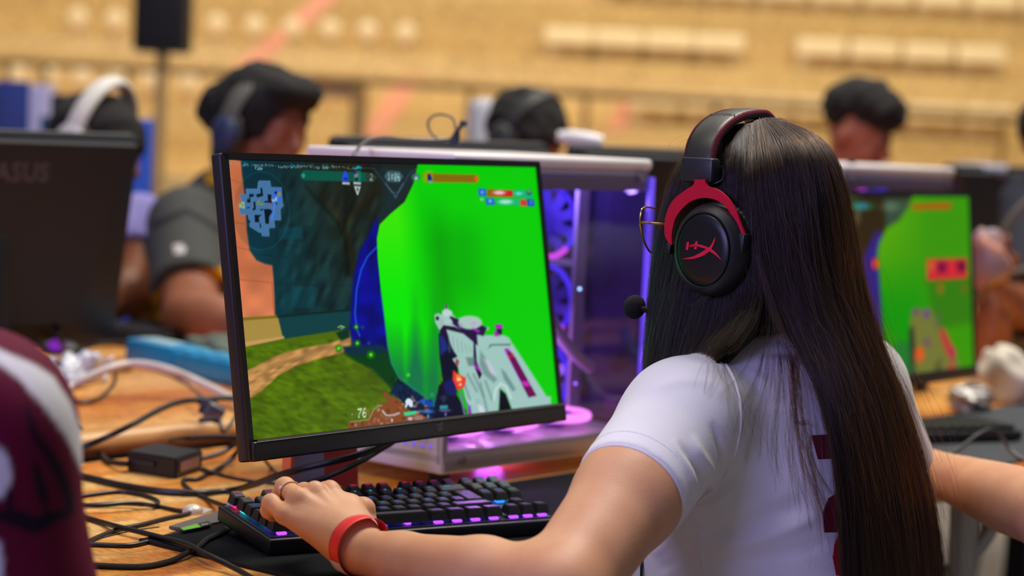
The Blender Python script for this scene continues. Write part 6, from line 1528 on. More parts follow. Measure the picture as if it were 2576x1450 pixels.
# ================================================================ the next player's monitor (to the right) with its own picture
def plain_monitor(name, label, O, yaw, tilt, w_, h_, screen=None, back=False, chin=0.02, bez=0.008, body=None, stand=True, mid=None):
    U, V, F = monitor_axes(yaw, tilt)
    f0 = Vector(O) - F * (0.12 if screen else 0.035)
    t_ = thing(name, label, 'monitor', (f0.x, f0.y, TOP if mid is None else mid), (0, 0, yaw))
    def put(b, n_, m, **k): return mplace(b, n_, m, t_, O=Vector(O), U=U, V=V, F=F, **k)
    T0, B0 = h_ / 2 + bez, -h_ / 2 - chin
    b = MB(); b.box((0, 0.010, (T0 + B0) / 2), (w_ + 2 * bez, 0.018, T0 - B0), bevel=0.004); put(b, 'housing', body or bezel_side)
    if screen:
        b = MB(); b.box((0, -0.0008, (h_ / 2 + T0) / 2), (w_ + 2 * bez - 0.002, 0.004, bez)); b.box((0, -0.002, (-h_ / 2 + B0) / 2), (w_ + 2 * bez - 0.002, 0.008, chin), bevel=0.002)
        for s_ in (-1, 1): b.box((s_ * (w_ / 2 + bez / 2), -0.0008, 0), (bez, 0.004, h_ + bez))
        put(b, 'bezel', bezel_m)
        screen(t_, U, V, F)
    base = TOP if mid is None else mid
    nb = Vector(f0); dz = O[2] - base
    b = MB(); b.box((0, 0, dz / 2), (0.045, 0.03, dz), bevel=0.006); b.build('stand_neck', black_plastic, t_)
    b = MB(); b.box((0, 0.0, 0.006), (0.24, 0.17, 0.012), bevel=0.004); b.build('stand_foot', black_plastic, t_)
    return t_, put
def scr2(t_, U, V, F):
    O = M2
    c = Canvas(250, 142, O - U * MW / 2 - V * MH / 2 + F * 0.0005, U * MW, V * MH, (36, 32, 14))
    X, Y = c.X, c.Y
    c.poly([(1500, 400), (2160, 400), (2160, 700), (1500, 900)], (60, 80, 60), 30)
    c.poly([(2120, 500), (2290, 500), (2270, 620), (2200, 640), (2110, 700)], (46, 34, 10), 12); c.poly([(2225, 500), (2300, 500), (2290, 540), (2230, 600)], (54, 74, 56), 12)
    c.ell(2150, 519, 42, 9, (30, 136, 92), 8); c.ell(2168, 519, 14, 7, (50, 120, 150), 6); c.ell(2240, 520, 20, 10, (120, 150, 120), 14, 0.5); c.ell(2156, 545, 8, 20, (130, 130, 96), 10, 0.5)
    c.poly([(2140, 700), (2165, 660), (2185, 620), (2205, 580), (2226, 590), (2222, 700), (2225, 880), (2190, 880), (2150, 850)], (50, 30, 128), 12)
    c.poly([(2120, 760), (2150, 700), (2160, 820), (2220, 860), (2240, 930), (2120, 930)], (24, 110, 24), 14)
    g = [(2300, 480), (2450, 480), (2470, 1000), (2260, 1000), (2222, 880), (2216, 760), (2212, 690), (2206, 640), (2212, 610), (2230, 575), (2262, 555), (2285, 520)]
    a = np.clip(0.5 - c.sd(g) / 8, 0, 1); G = np.zeros(c.C.shape); G[..., 1] = 146; G[..., 0] = 56
    bl = np.clip((2340 - X) / 120, 0, 1) * np.clip((760 - Y) / 200, 0, 1); G[..., 0] += bl * 34; G[..., 1] += bl * 22
    G[..., 0] -= np.clip((Y - 640) / 160, 0, 1) * np.clip((2360 - X) / 60, 0, 1) * 44; c.put(a, G)
    c.poly([(2330, 700), (2450, 690), (2460, 810), (2350, 830)], (44, 110, 8), 20, 0.7)
    c.poly([(2290, 515), (2392, 510), (2392, 526), (2296, 528)], (176, 84, 10), 8); c.poly([(2331, 652), (2434, 650), (2434, 700), (2333, 706)], (206, 40, 50), 5); c.poly([(2357, 660), (2382, 660), (2382, 686), (2358, 688)], (120, 6, 60), 6)
    c.poly([(2406, 658), (2430, 658), (2430, 684), (2408, 685)], (110, 6, 50), 6); c.poly([(2334, 656), (2352, 656), (2350, 680), (2336, 682)], (200, 90, 40), 6); c.ell(2366, 726, 7, 14, (150, 100, 20), 8); c.ell(2426, 726, 9, 10, (130, 90, 20), 10, 0.7)
    c.poly([(2290, 800), (2300, 775), (2320, 780), (2340, 775), (2355, 800), (2372, 830), (2400, 880), (2430, 960), (2440, 1000), (2290, 1000), (2288, 880)], (112, 116, 50), 8)
    c.poly([(2287, 830), (2297, 820), (2302, 880), (2300, 920), (2310, 1000), (2286, 1000)], (40, 38, 30), 8); c.ell(2303, 785, 9, 8, (112, 70, 110), 6); c.ell(2331, 790, 9, 12, (110, 70, 120), 6); c.ell(2332, 862, 8, 10, (116, 70, 100), 8); c.ell(2360, 805, 6, 22, (80, 100, 60), 8)
    c.poly([(2362, 830), (2376, 826), (2400, 880), (2404, 905), (2390, 905), (2372, 870)], (182, 56, 52), 5); c.ell(2397, 886, 7, 12, (180, 30, 80), 5); c.ell(2393, 922, 8, 9, (186, 60, 60), 6); c.ell(2313, 892, 11, 18, (226, 84, 30), 8); c.ell(2202, 664, 8, 13, (226, 60, 20), 5)
    c.poly([(2352, 920), (2366, 900), (2376, 1000), (2346, 1000)], (70, 76, 40), 10, 0.8); c.poly([(2250, 860), (2290, 860), (2300, 960), (2240, 940)], (20, 110, 60), 14, 0.7)
    c.blur(2); o = c.build('screen', lit_screen, t_); o['label'] = 'screen with a blurred green game scene and red sign'
M2R = Pd(2441, 720, 3.62); U2, V2_, F2_ = monitor_axes(0.8983, 0.10)
M2 = M2R - U2 * (MW / 2); M2.z = Pd(2441, 708, 3.62).z
plain_monitor('gaming_monitor', 'second black monitor with a green game scene, right of the girl\'s shoulder', M2, 0.8983, 0.10, MW, MH, screen=scr2)

# ================================================================ monitors of the row across, seen from behind
def back_monitor(label, t, n, ztop, w_=0.545, h_=0.315, logo=False, t0=None, yawoff=0.0):
    O = tp(t, n); yaw = TY + PI + yawoff; tilt = 0.155
    O = Vector((O.x, O.y, ztop - h_ / 2))
    t_, put = plain_monitor('gaming_monitor', label, O, yaw, tilt, w_, h_, body=mat('charcoal_back_shell', (21, 23, 31), 0.5, var=0.08, scale=8) if 'charcoal_back_shell' not in bpy.data.materials else bpy.data.materials['charcoal_back_shell'], mid=TOP + 0.03)
    b = MB()
    def wedge(pts, y0, y1):
        A = [b.bm.verts.new((x, y0, z)) for x, z in pts]; B__ = [b.bm.verts.new((x * 0.975, y1, z * 0.985)) for x, z in pts]
        b.bm.faces.new(A); b.bm.faces.new(B__)
        for i in range(len(A)): b.bm.faces.new((A[i], A[(i + 1) % len(A)], B__[(i + 1) % len(A)], B__[i]))
    wedge([(-w_ * 0.485, h_ * 0.50), (w_ * 0.485, h_ * 0.50), (w_ * 0.40, h_ * 0.10), (w_ * 0.34, -h_ * 0.46), (-w_ * 0.34, -h_ * 0.46), (-w_ * 0.40, h_ * 0.10)], 0.018, 0.045)
    put(b, 'back_shell', bpy.data.materials['charcoal_back_shell'], smooth=False)
    b = MB(); b.box((0, 0.008, h_ / 2 + 0.009), (w_ * 0.99, 0.012, 0.004)); put(b, 'top_edge', mat('grey_top_edge', (96, 94, 90), 0.45) if 'grey_top_edge' not in bpy.data.materials else bpy.data.materials['grey_top_edge'])
    screen_b = MB(); screen_b.box((0, -0.0005, 0.0), (w_ * 0.98, 0.002, h_ * 0.98)); put(screen_b, 'screen', emis('bluish_screen_glow', (70, 90, 130), 0.5) if 'bluish_screen_glow' not in bpy.data.materials else bpy.data.materials['bluish_screen_glow'])
    return t_, put, O, yaw, tilt
t_, put, O_, yaw_, tilt_ = back_monitor('black monitor seen from behind at the far left, faint grey logo letters on it', 0.19, -0.61, 1.166)
lm = mat('faint_grey_print', (74, 70, 74), 0.5)
V2, F2 = text_geo('ASUS', 0.042, 0.0012, 1.1)
U_, V_, F_ = monitor_axes(yaw_, tilt_)
o = mesh('logo_letters', [O_ + U_ * (-x - 0.03) - F_ * 0.0455 + V_ * (y + 0.107) for x, y in V2], F2, lm, None, smooth=False); wparent(o, t_)
b = MB()
for pts in ([(0, 0), (-9, 6), (-22, 26), (-12, 14), (-6, 10), (-6, 24), (0, 12), (6, 24), (6, 10), (12, 14), (22, 26), (9, 6)],):
    b.prism([O_ + U_ * (x * 0.0012) - F_ * 0.0456 + V_ * (y * 0.0012 - 0.045) for x, y in pts], -F_ * 0.0004)
b.build('emblem', lm, t_, smooth=False, world=True)
back_monitor('black monitor seen from behind, mostly hidden by the white computer, under the grey-banded headset', 0.93, -0.33, 1.180)
back_monitor('black monitor seen from behind, between the white computer and the girl\'s headset', 1.56, -0.33, 1.180)
back_monitor('black monitor seen from behind at the right edge, above the green screen corner', 3.02, -0.33, 1.170)
# pale bar camera on the middle monitor
wcam = thing('webcam', 'blurred pale bar-shaped camera on top of the middle rear monitor', 'webcam', tuple(Pd(1455, 352, 4.1)))
b = MB(); a_ = Pd(1402, 343, 4.12); c_ = Pd(1515, 358, 4.12); b.tube([a_, a_ * 0.7 + c_ * 0.3, a_ * 0.3 + c_ * 0.7, c_], [0.010, 0.0165, 0.0165, 0.013], 14); b.build('body', mat('glossy_white_plastic', (232, 230, 226), 0.25), wcam, world=True)
b = MB(); b.box(Pd(1460, 372, 4.12), (0.05, 0.02, 0.012)); b.build('clip', dark_plastic, wcam, world=True)
wb2 = thing('webcam', 'dark camera with pale top on the rearmost right monitor', 'webcam', tuple(Pd(2465, 425, 5.2)))
b = MB(); a_ = Pd(2405, 424, 5.2); c_ = Pd(2530, 430, 5.2); b.tube([a_, (a_ + c_) / 2, c_], [0.016, 0.018, 0.016], 12); b.build('body', mat('pale_grey_plastic', (150, 150, 160), 0.3), wb2, world=True)

# ---- neighbour's keyboard, pad and cable on the right
n0 = tp(0.93, 0.44)
pd2 = thing('mousepad', 'grey-black mousepad under the neighbour\'s forearm at the right edge', 'mousepad', (n0.x, n0.y, TOP), (0, 0, TY))
b = MB(); b.box((0.42, -0.165, 0.002), (0.84, 0.33, 0.004), bevel=0.0012); b.build('pad_surface', mat('slate_mousepad_cloth', (52, 56, 62), 0.8, var=0.1, scale=30), pd2)
kb2 = thing('keyboard', 'small unlit black keyboard behind the neighbour\'s forearm', 'keyboard', tuple(Tz(2300, 1120, TOP + 0.004)), (0, 0, 0.45))
b = MB(); b.box((0.06, 0.055, 0.010), (0.30, 0.11, 0.016), bevel=0.003); b.build('case', black_plastic, kb2)
for r_ in range(5):
    for k in range(14):
        b = MB(); b.box((-0.075 + k * 0.0205, 0.015 + r_ * 0.02, 0.022), (0.017, 0.016, 0.009), bevel=0.002, seg=1); b.build('key', key_m, kb2)
cable('cable', 'grey cable arching over the neighbour\'s forearm at the right edge', [(2330, 1200, 'd', 2.82), (2360, 1168, 'd', 2.84), (2420, 1125, 'd', 2.88), (2460, 1095, 'd', 2.9), (2490, 1082, 'd', 2.92), (2515, 1095, 'd', 2.93), (2540, 1130, 'd', 2.92), (2570, 1155, 'd', 2.9), (2640, 1175, 'd', 2.88)], 0.0030, bpy.data.materials['grey_black_wire'])
# ================================================================ other players
def ipoly(x, y, pts):
    ins = np.zeros(len(x), bool); n = len(pts)
    for i in range(n):
        (x0, y0), (x1, y1) = pts[i], pts[(i + 1) % n]
        with np.errstate(all='ignore'): ins ^= ((y0 > y) != (y1 > y)) & (x < (x1 - x0) * (y - y0) / ((y1 - y0) or 1e-9) + x0)
    return ins
def paint(o, V, Q, zones):
    """give cloth panels of another colour their own material: zones = [(material slot, outline)]"""
    c = V[Q].mean(1); x, y = project(c); mi = np.zeros(len(Q), np.int32)
    for k, z in zones: mi[ipoly(x, y, z)] = k
    o.data.polygons.foreach_set('material_index', mi)
hair_dark = mat('black_curly_hair', (18, 15, 13), 0.85, var=0.3, scale=60, bump=1.0, bscale=260)
def player(label, head, face, skin_, shirt_ms, neckb, pelvis, shoulders, arms, hair_fn, sleeve=0.6, ar=1.0, zones=None, h=0.007, group=None, hs_=1.0, name='person', up=(0, 0, 1), shirt_z=None, torso_r=(0.155, 0.105)):
    """a seated figure. arms: [(shoulder, elbow, wrist, hand direction)]"""
    t_ = thing(name, label, 'person', (pelvis[0], pelvis[1], 0))
    head = np.array(head, float); neckb = np.array(neckb, float); pelvis = np.array(pelvis, float)
    fh = np.array((face[0], face[1], 0.0)); fh /= np.linalg.norm(fh); side_ = np.cross(fh, (0, 0, 1))
    R3_ = np.array([side_, fh, (0, 0, 1)])
    def tors(P, off=0.0):
        ch = neckb * 0.62 + pelvis * 0.38; ab = neckb * 0.3 + pelvis * 0.7
        d = ell(P, ch, (torso_r[0] + off, torso_r[1] + off, 0.19 + off), R3_); d = smin(d, ell(P, ab, (torso_r[0] * 0.95 + off, torso_r[1] + off, 0.19 + off), R3_), 0.06)
        d = smin(d, ell(P, pelvis, (0.17 + off, 0.13 + off, 0.12 + off), R3_), 0.06)
        for s in shoulders: d = smin(d, cap(P, s, neckb - (0, 0, 0.03), 0.052 + off, 0.046 + off), 0.04)
        return d
    def nk(P, off=0.0): return cap(P, neckb - (0, 0, 0.03), head - np.array(frame(face, up)[2]) * 0.06, 0.054 + off, 0.050 + off)
    pts = [head, neckb] + list(shoulders) + [p for a in arms for p in a[:3]]
    lo = np.minimum.reduce([np.array(p, float) for p in pts]) - 0.17; hi = np.maximum.reduce([np.array(p, float) for p in pts]) + 0.17; lo[2] = max(lo[2], 0.62)
    def bod(P):
        d = smin(smin(tors(P, -0.02), nk(P), 0.03), head_field(P, head, face, hs_, up), 0.015)
        for a in arms:
            S, E_, W_ = [np.array(q, float) for q in a[:3]]; hd = np.array(a[3], float); hd /= np.linalg.norm(hd)
            d = smin(d, smin(chain(P, [S, E_], [0.052 * ar, 0.043 * ar]), chain(P, [E_, E_ * 0.65 + W_ * 0.35, W_], [0.042 * ar, 0.042 * ar, 0.027]), 0.02), 0.02)
            sd_ = np.cross(hd, (0, 0, 1)); sd_ /= np.linalg.norm(sd_)
            d = smin(d, smin(cap(P, W_, W_ + hd * 0.07 + sd_ * 0.015, 0.022, 0.017), cap(P, W_, W_ + hd * 0.07 - sd_ * 0.015, 0.022, 0.017), 0.01), 0.01)
            f_ = None
            for j in range(4):
                b0 = W_ + hd * 0.085 + sd_ * (0.030 - 0.020 * j); b1 = b0 + hd * (0.034 + 0.006 * (j in (1, 2))) + (0, 0, 0.004); b2 = b1 + hd * 0.022 - (0, 0, 0.022)
                q = chain(P, [b0 - hd * 0.02, b1, b2], [0.0105, 0.0095, 0.008]); f_ = q if f_ is None else np.minimum(f_, q)
            q = chain(P, [W_ + hd * 0.02 - sd_ * 0.02, W_ + hd * 0.055 - sd_ * 0.045, W_ + hd * 0.08 - sd_ * 0.05], [0.014, 0.011, 0.009]); f_ = np.minimum(f_, q)
            d = smin(d, f_, 0.006)
        return d
    V, Q = surfnet(bod, lo, hi, h); V = relax(V, Q, 1)
    wparent(fast_mesh('body', V, Q, skin_), t_)
    def sh(P):
        d = smin(tors(P, 0.010), nk(P, 0.006), 0.02)
        pl = (P - (neckb + np.array((0, 0, 0.035))).astype(np.float32)) @ np.array((fh[0] * 0.25, fh[1] * 0.25, 0.97), np.float32)
        d = smax(d, pl, 0.006)
        for a in arms:
            S, E_ = [np.array(q, float) for q in a[:2]]; U_ = (E_ - S); L_ = np.linalg.norm(U_); U_ /= L_; En = S + U_ * L_ * sleeve
            s = cap(P, S, E_, 0.064 * ar, (0.062 if sleeve < 1 else 0.055) * ar)
            if sleeve >= 1: s = smin(s, cap(P, E_, np.array(a[2], float), 0.053, 0.040), 0.03); En = np.array(a[2], float); U_ = En - E_; U_ /= np.linalg.norm(U_)
            s = smax(s, (P - En.astype(np.float32)) @ U_.astype(np.float32), 0.004); d = smin(d, s, 0.03)
        return d
    V, Q = surfnet(sh, lo - (0, 0, 0.2 if lo[2] > 0.7 else 0), hi, h); V = relax(V, Q, 2)
    o = fast_mesh('shirt', V, Q, shirt_ms)
    if zones: paint(o, V, Q, zones)
    wparent(o, t_)
    def lg(P):
        d = ell(P, pelvis, (0.165, 0.13, 0.11), R3_)
        for s in (-1, 1):
            hip = pelvis + side_ * 0.09 * s; kn = hip + fh * 0.36; an = kn - fh * 0.12 + (0, 0, -0.42)
            an[2] = 0.07; d = smin(d, smin(cap(P, hip, kn, 0.08, 0.06), cap(P, kn, an, 0.055, 0.042), 0.03), 0.03); d = smin(d, ell(P, an + fh * 0.06 - (0, 0, 0.03), (0.045, 0.12, 0.04), R3_), 0.03)
        return d
    V, Q = surfnet(lg, pelvis - (0.6, 0.6, pelvis[2]), pelvis + (0.6, 0.6, 0.16), 0.02)
    wparent(fast_mesh('trousers', V, Q, tr_m), t_)
    if hair_fn:
        R = frame(face, up)
        def hf(P): return hair_fn((P - head.astype(np.float32)) @ R.T.astype(np.float32))
        V, Q = surfnet(hf, head - 0.24, head + 0.24, h * 0.8); V = relax(V, Q, 1)
        wparent(fast_mesh('hair', V, Q, hair_dark), t_)
    return t_
def lumps(P, s, a, seed=0):
    r = np.random.default_rng(seed); k = r.normal(0, 1, (5, 3)) * s; p = r.uniform(0, 6, 5)
    return sum(np.sin(P @ k[i].astype(np.float32) + p[i]) for i in range(5)) * a / 5
def worn_headset(label, head, face, band_m, cup_m, up=(0, 0, 1), s=1.0, wide=0.018, thick=0.007, back_=0.0):
    """simple far headset: padded band, two cups with cushions"""
    R = frame(face, up); X_, Y_, Z_ = [Vector(v) for v in R]; H = Vector(head)
    t_ = thing('headset', label, 'headset', tuple(H))
    pts = [H + X_ * math.sin(a) * 0.098 * s + Z_ * (0.0 + math.cos(a) * 0.118) * s - Y_ * back_ * math.cos(a) for a in np.linspace(-1.55, 1.55, 25)]
    b = MB(); R_ = []
    for i, p in enumerate(pts):
        T_ = (pts[min(i + 1, 24)] - pts[max(i - 1, 0)]).normalized(); N_ = T_.cross(Y_).normalized()
        R_.append([b.bm.verts.new(p + Y_ * (math.cos(q) * wide) + N_ * (math.sin(q) * thick)) for q in (2 * PI * k / 12 for k in range(12))])
    for A, B_2 in zip(R_[:-1], R_[1:]):
        for k in range(12): b.bm.faces.new((A[k], A[(k + 1) % 12], B_2[(k + 1) % 12], B_2[k]))
    b.bm.faces.new(R_[0]); b.bm.faces.new(R_[-1]); b.build('headband', band_m, t_, world=True, angle=60)
    for sx in (-1, 1):
        M = Matrix(((X_.x, Y_.x, Z_.x, 0), (X_.y, Y_.y, Z_.y, 0), (X_.z, Y_.z, Z_.z, 0), (0, 0, 0, 1)))
        b = MB(); b.sph(H + X_ * sx * 0.098 * s - Z_ * 0.005, 0.038, 0.42, 0.9, 1.05, rot=M); b.build('ear_cup', cup_m, t_, world=True)
        b = MB(); b.sph(H + X_ * sx * 0.084 * s - Z_ * 0.005, 0.043, 0.30, 0.92, 1.08, rot=M); b.build('ear_cushion', leather, t_, world=True)
    return t_
skin_d = skin_mat('deep_brown_skin', (140, 84, 58), (158, 98, 70), 0.6); skin_b = skin_mat('reddish_brown_skin', (156, 92, 66), (176, 110, 82), 0.55); skin_c = skin_mat('brown_skin', (132, 76, 48), (150, 92, 60))
grey_cloth = mat('charcoal_cloth', (62, 64, 60), 0.8, var=0.1, scale=10); mustard = mat('mustard_cloth', (206, 150, 10), 0.8, var=0.1, scale=12); seam_m = mat('black_cloth', (18, 18, 20), 0.8)
fA = np.array((0.80, -0.60, -0.22))
# --- player 1: grey shirt with yellow cuffs, grey-banded headset
h1 = p3(668, 318, 4.32)
def hair1(Q_):
    d = ell(Q_, (0, -0.020, 0.035), (0.094, 0.108, 0.095)); d = smin(d, ell(Q_, (0, -0.125, 0.005), (0.060, 0.055, 0.055)), 0.03)
    d = smin(d, ell(Q_, (0, 0.055, 0.088), (0.070, 0.050, 0.034)), 0.02); d = smin(d, ell(Q_, (0.0, -0.085, -0.07), (0.045, 0.035, 0.06)), 0.02)
    d = d + lumps(Q_, 90, 0.008, 3)
    return smax(d, -ell(Q_, (0, 0.115, -0.025), (0.085, 0.085, 0.092)), 0.01)
z1 = [(2, [(380, 560), (470, 520), (600, 600), (600, 615), (468, 540), (384, 580)]), (1, [(380, 742), (425, 700), (480, 680), (560, 672), (600, 680), (600, 712), (560, 706), (480, 714), (430, 734), (394, 778)]), (1, [(360, 720), (394, 770), (440, 800), (480, 900), (340, 900)]), (3, [(436, 616), (462, 612), (466, 636), (440, 640)]), (1, [(515, 430), (560, 430), (560, 462), (520, 466)])]
player('person in dark grey shirt with yellow sleeve cuffs, left of the lit monitor', h1, fA, skin_d, [grey_cloth, mustard, seam_m, mat('white_sleeve_badge', (200, 196, 196), 0.6)],
       p3(548, 470, 4.36), np.array((-0.72, 4.50, 0.50)), [p3(470, 568, 4.16), p3(650, 540, 4.56)], [(p3(470, 568, 4.16), p3(482, 800, 3.92), p3(650, 830, 3.74), (0.8, -0.4, 0)), (p3(650, 540, 4.56), p3(800, 800, 4.35), p3(900, 820, 4.1), (0.6, -0.6, 0))], hair1, sleeve=0.74, ar=1.24, zones=z1, up=(0.25, -0.15, 1))
worn_headset('dark headset with wide grey band and bluish cups, left of the lit monitor', h1 + (-0.012, 0.0, -0.016), fA, mat('grey_olive_band', (88, 88, 78), 0.6), mat('steel_blue_cup', (48, 60, 92), 0.4), up=(0.25, -0.15, 1), s=1.06, wide=0.022, thick=0.009)
# --- player 2: bowed head behind the white case
h2 = p3(1322, 350, 4.95)
def hair2(Q_):
    d = ell(Q_, (0, -0.012, 0.030), (0.092, 0.104, 0.092)) + lumps(Q_, 80, 0.010, 5)
    return smax(d, -ell(Q_, (0, 0.12, -0.05), (0.08, 0.08, 0.085)), 0.01)
player('person with bowed dark head behind the white computer, only the head in view', h2, (0.80, -0.60, -0.55), skin_b, [seam_m], h2 + (-0.11, 0.09, -0.15), np.array((-0.18, 5.12, 0.50)), [h2 + (-0.21, -0.05, -0.22), h2 + (0.02, 0.23, -0.22)],
       [(h2 + (-0.21, -0.05, -0.22), h2 + (-0.09, -0.26, -0.33), h2 + (0.10, -0.36, -0.345), (0.8, -0.4, 0)), (h2 + (0.02, 0.23, -0.22), h2 + (0.20, 0.04, -0.33), h2 + (0.28, -0.16, -0.345), (0.6, -0.6, 0))], hair2, h=0.008, up=(0.3, -0.2, 1))
worn_headset('black headset on the bowed dark head behind the white computer', h2, (0.80, -0.60, -0.55), mat('black_band', (26, 27, 26), 0.5), mat('graphite_cup', (48, 52, 50), 0.5), up=(0.3, -0.2, 1), s=1.03)
chb = thing('gaming_chair', 'pale grey chair back behind the bowed dark head', 'chair', (Pd(1212, 300, 5.45).x, 5.45, 0))
q0, q1 = Pd(1176, 262, 5.4), Pd(1262, 262, 5.4)
b = MB(); b.box(((q0.x + q1.x) / 2, 5.45, q0.z - 0.33), ((q1.x - q0.x), 0.09, 0.70), rot=(-0.12, 0, 0), bevel=0.035, seg=4); b.build('backrest', mat('pale_grey_leather', (184, 186, 190), 0.5), chb, world=True)
b = MB(); b.box(((q0.x + q1.x) / 2, 5.25, 0.44), (0.44, 0.44, 0.09), bevel=0.03); b.build('seat', bpy.data.materials['pale_grey_leather'], chb, world=True)
b = MB(); b.cyl(((q0.x + q1.x) / 2, 5.25, 0.06), ((q0.x + q1.x) / 2, 5.25, 0.40), 0.03)
for k in range(5): b.cyl(((q0.x + q1.x) / 2, 5.25, 0.07), ((q0.x + q1.x) / 2 + math.cos(k * 1.257) * 0.28, 5.25 + math.sin(k * 1.257) * 0.28, 0.03), 0.018)
b.build('base', leg_m, chb, world=True)
# --- player 3: cropped dark head at the right
h3 = p3(2155, 340, 5.3)
def hair3(Q_):
    d = smin(ell(Q_, (0, 0.004, 0.084), (0.088, 0.104, 0.062)), ell(Q_, (0, -0.045, 0.055), (0.080, 0.060, 0.064)), 0.02) + lumps(Q_, 110, 0.012, 7)
    return d
player('person with short curly dark hair looking down, beyond the girl\'s head at right', h3, (0.85, -0.52, -0.35), skin_b, [mat('wine_cloth', (90, 30, 50), 0.8)], h3 + (-0.07, 0.05, -0.18), np.array((0.74, 5.45, 0.50)), [h3 + (-0.17, -0.08, -0.26), h3 + (0.03, 0.22, -0.26)],
       [(h3 + (-0.17, -0.08, -0.26), h3 + (-0.09, -0.25, -0.42), h3 + (0.13, -0.34, -0.46), (0.8, -0.4, 0)), (h3 + (0.03, 0.22, -0.26), h3 + (0.20, 0.06, -0.42), h3 + (0.30, -0.14, -0.46), (0.6, -0.6, 0))], hair3, h=0.008, up=(0.2, -0.15, 1))
# --- player 4: behind the left monitor, white headset arch
h4 = p3(246, 372, 4.25)
def hair4(Q_): return smax(ell(Q_, (0, -0.010, 0.022), (0.090, 0.104, 0.090)) + lumps(Q_, 80, 0.006, 9), -ell(Q_, (0, 0.13, -0.05), (0.08, 0.08, 0.085)), 0.01)
player('person in lavender shirt mostly hidden behind the left black monitor', h4, (0.94, -0.34, -0.3), skin_c, [mat('lavender_cloth', (158, 150, 226), 0.8)], h4 + (-0.06, 0.06, -0.17), np.array((-1.04, 4.33, 0.50)), [p3(215, 560, 4.15), p3(352, 560, 4.45)],
       [(p3(215, 560, 4.15), p3(150, 790, 3.95), p3(60, 800, 3.82), (-0.3, -0.9, 0)), (p3(352, 560, 4.45), p3(330, 740, 4.25), p3(180, 795, 3.98), (-0.5, -0.5, 0))], hair4, h=0.008, sleeve=0.5)
worn_headset('headset with thick white arch on the person behind the left black monitor', h4 + (0.0, 0.0, 0.014), (0.94, -0.34, -0.3), mat('white_band', (214, 212, 200), 0.5), mat('white_cup', (200, 200, 196), 0.5), s=1.08, wide=0.020, thick=0.010)
# --- player 5: dark figure cut by the right edge
h5 = p3(2660, 350, 4.9)
player('person in navy jacket cut off by the right edge of the picture', h5, (0.2, -0.95, -0.3), skin_c, [mat('navy_cloth', (20, 24, 42), 0.8, var=0.1)], h5 + (0.0, 0.05, -0.17), np.array((1.28, 5.0, 0.50)), [p3(2590, 500, 4.9), p3(2860, 500, 4.9)],
       [(p3(2590, 500, 4.9), p3(2560, 780, 4.7), p3(2490, 720, 4.45), (-0.1, -0.4, 0.7)), (p3(2860, 500, 4.9), p3(2880, 740, 4.7), p3(2780, 780, 4.4), (0, -1, 0))], hair4, h=0.009, sleeve=0.85)
# --- neighbour on the right: only the forearm on the table is in view
nE = np.array(Tz(2660, 1300, 0.80)); nW = np.array(Tz(2345, 1186, 0.795)); nS = np.array((1.06, 3.02, 0.98)); 
nd = (nW - nE) / np.linalg.norm(nW - nE)
player('person with bare forearm across the table at the right edge, body outside the picture', (1.16, 3.22, 1.18), (-0.75, 0.62, -0.1), skin, [shirt_m], (1.20, 3.19, 1.02), np.array((1.24, 3.14, 0.52)), [nS, np.array((1.30, 3.34, 0.96))],
       [(nS, nE, nW, nd), (np.array((1.30, 3.34, 0.96)), np.array((1.32, 3.52, 0.81)), np.array((1.14, 3.62, 0.80)), (-0.7, 0.7, 0))], hair4, sleeve=0.45, h=0.006)
# --- player in the maroon jersey, lower left, close to the camera
jm = mat('maroon_jersey', (100, 10, 48), 0.8, spec=0.2)
_a = jm.node_tree.nodes.new('ShaderNodeVertexColor'); _a.layer_name = 'print'; jm.node_tree.links.new(_a.outputs[0], jm.node_tree.nodes['Principled BSDF'].inputs['Base Color'])
def px_line(pts, wd):
    P = np.array([(p.x, p.y) for p in smooth_pts([(a, b, 0) for a, b in pts], 5)]); D = np.gradient(P, axis=0); N_ = np.stack([-D[:, 1], D[:, 0]], 1); N_ /= np.linalg.norm(N_, axis=1)[:, None]
    w_ = wd * np.sin(np.linspace(0.25, 2.9, len(P)))[:, None] / 2; return [tuple(p) for p in P + N_ * w_] + [tuple(p) for p in (P - N_ * w_)[::-1]]
jz = [(1, [(-60, 850), (0, 881), (90, 919), (134, 948), (179, 1015), (224, 1141), (260, 1230), (262, 1300), (236, 1262), (224, 1230), (211, 1195), (170, 1105), (112, 1024), (45, 952), (0, 919), (-60, 890)]),
      (1, [(-60, 1127), (0, 1127), (20, 1150), (30, 1195), (24, 1235), (0, 1254), (-60, 1254)]), (1, [(-60, 1360), (0, 1360), (8, 1400), (10, 1500), (-60, 1500)]),
      (2, px_line([(67, 1018), (85, 1087), (121, 1141), (152, 1195), (170, 1248), (175, 1290), (150, 1306)], 30)), (2, px_line([(85, 1155), (103, 1226), (117, 1290)], 26)), (2, px_line([(-50, 1296), (0, 1298), (45, 1306), (90, 1322), (135, 1300), (165, 1290)], 44)), (2, px_line([(20, 1225), (24, 1260), (28, 1300)], 22))]
jS = np.array((-0.405, 1.575, 0.962)); jE = np.array((-0.372, 1.64, 0.70))
jt = thing('person', 'person in maroon jersey with white shoulder stripe, shoulder filling the lower left corner', 'person', (-0.62, 1.42, 0))
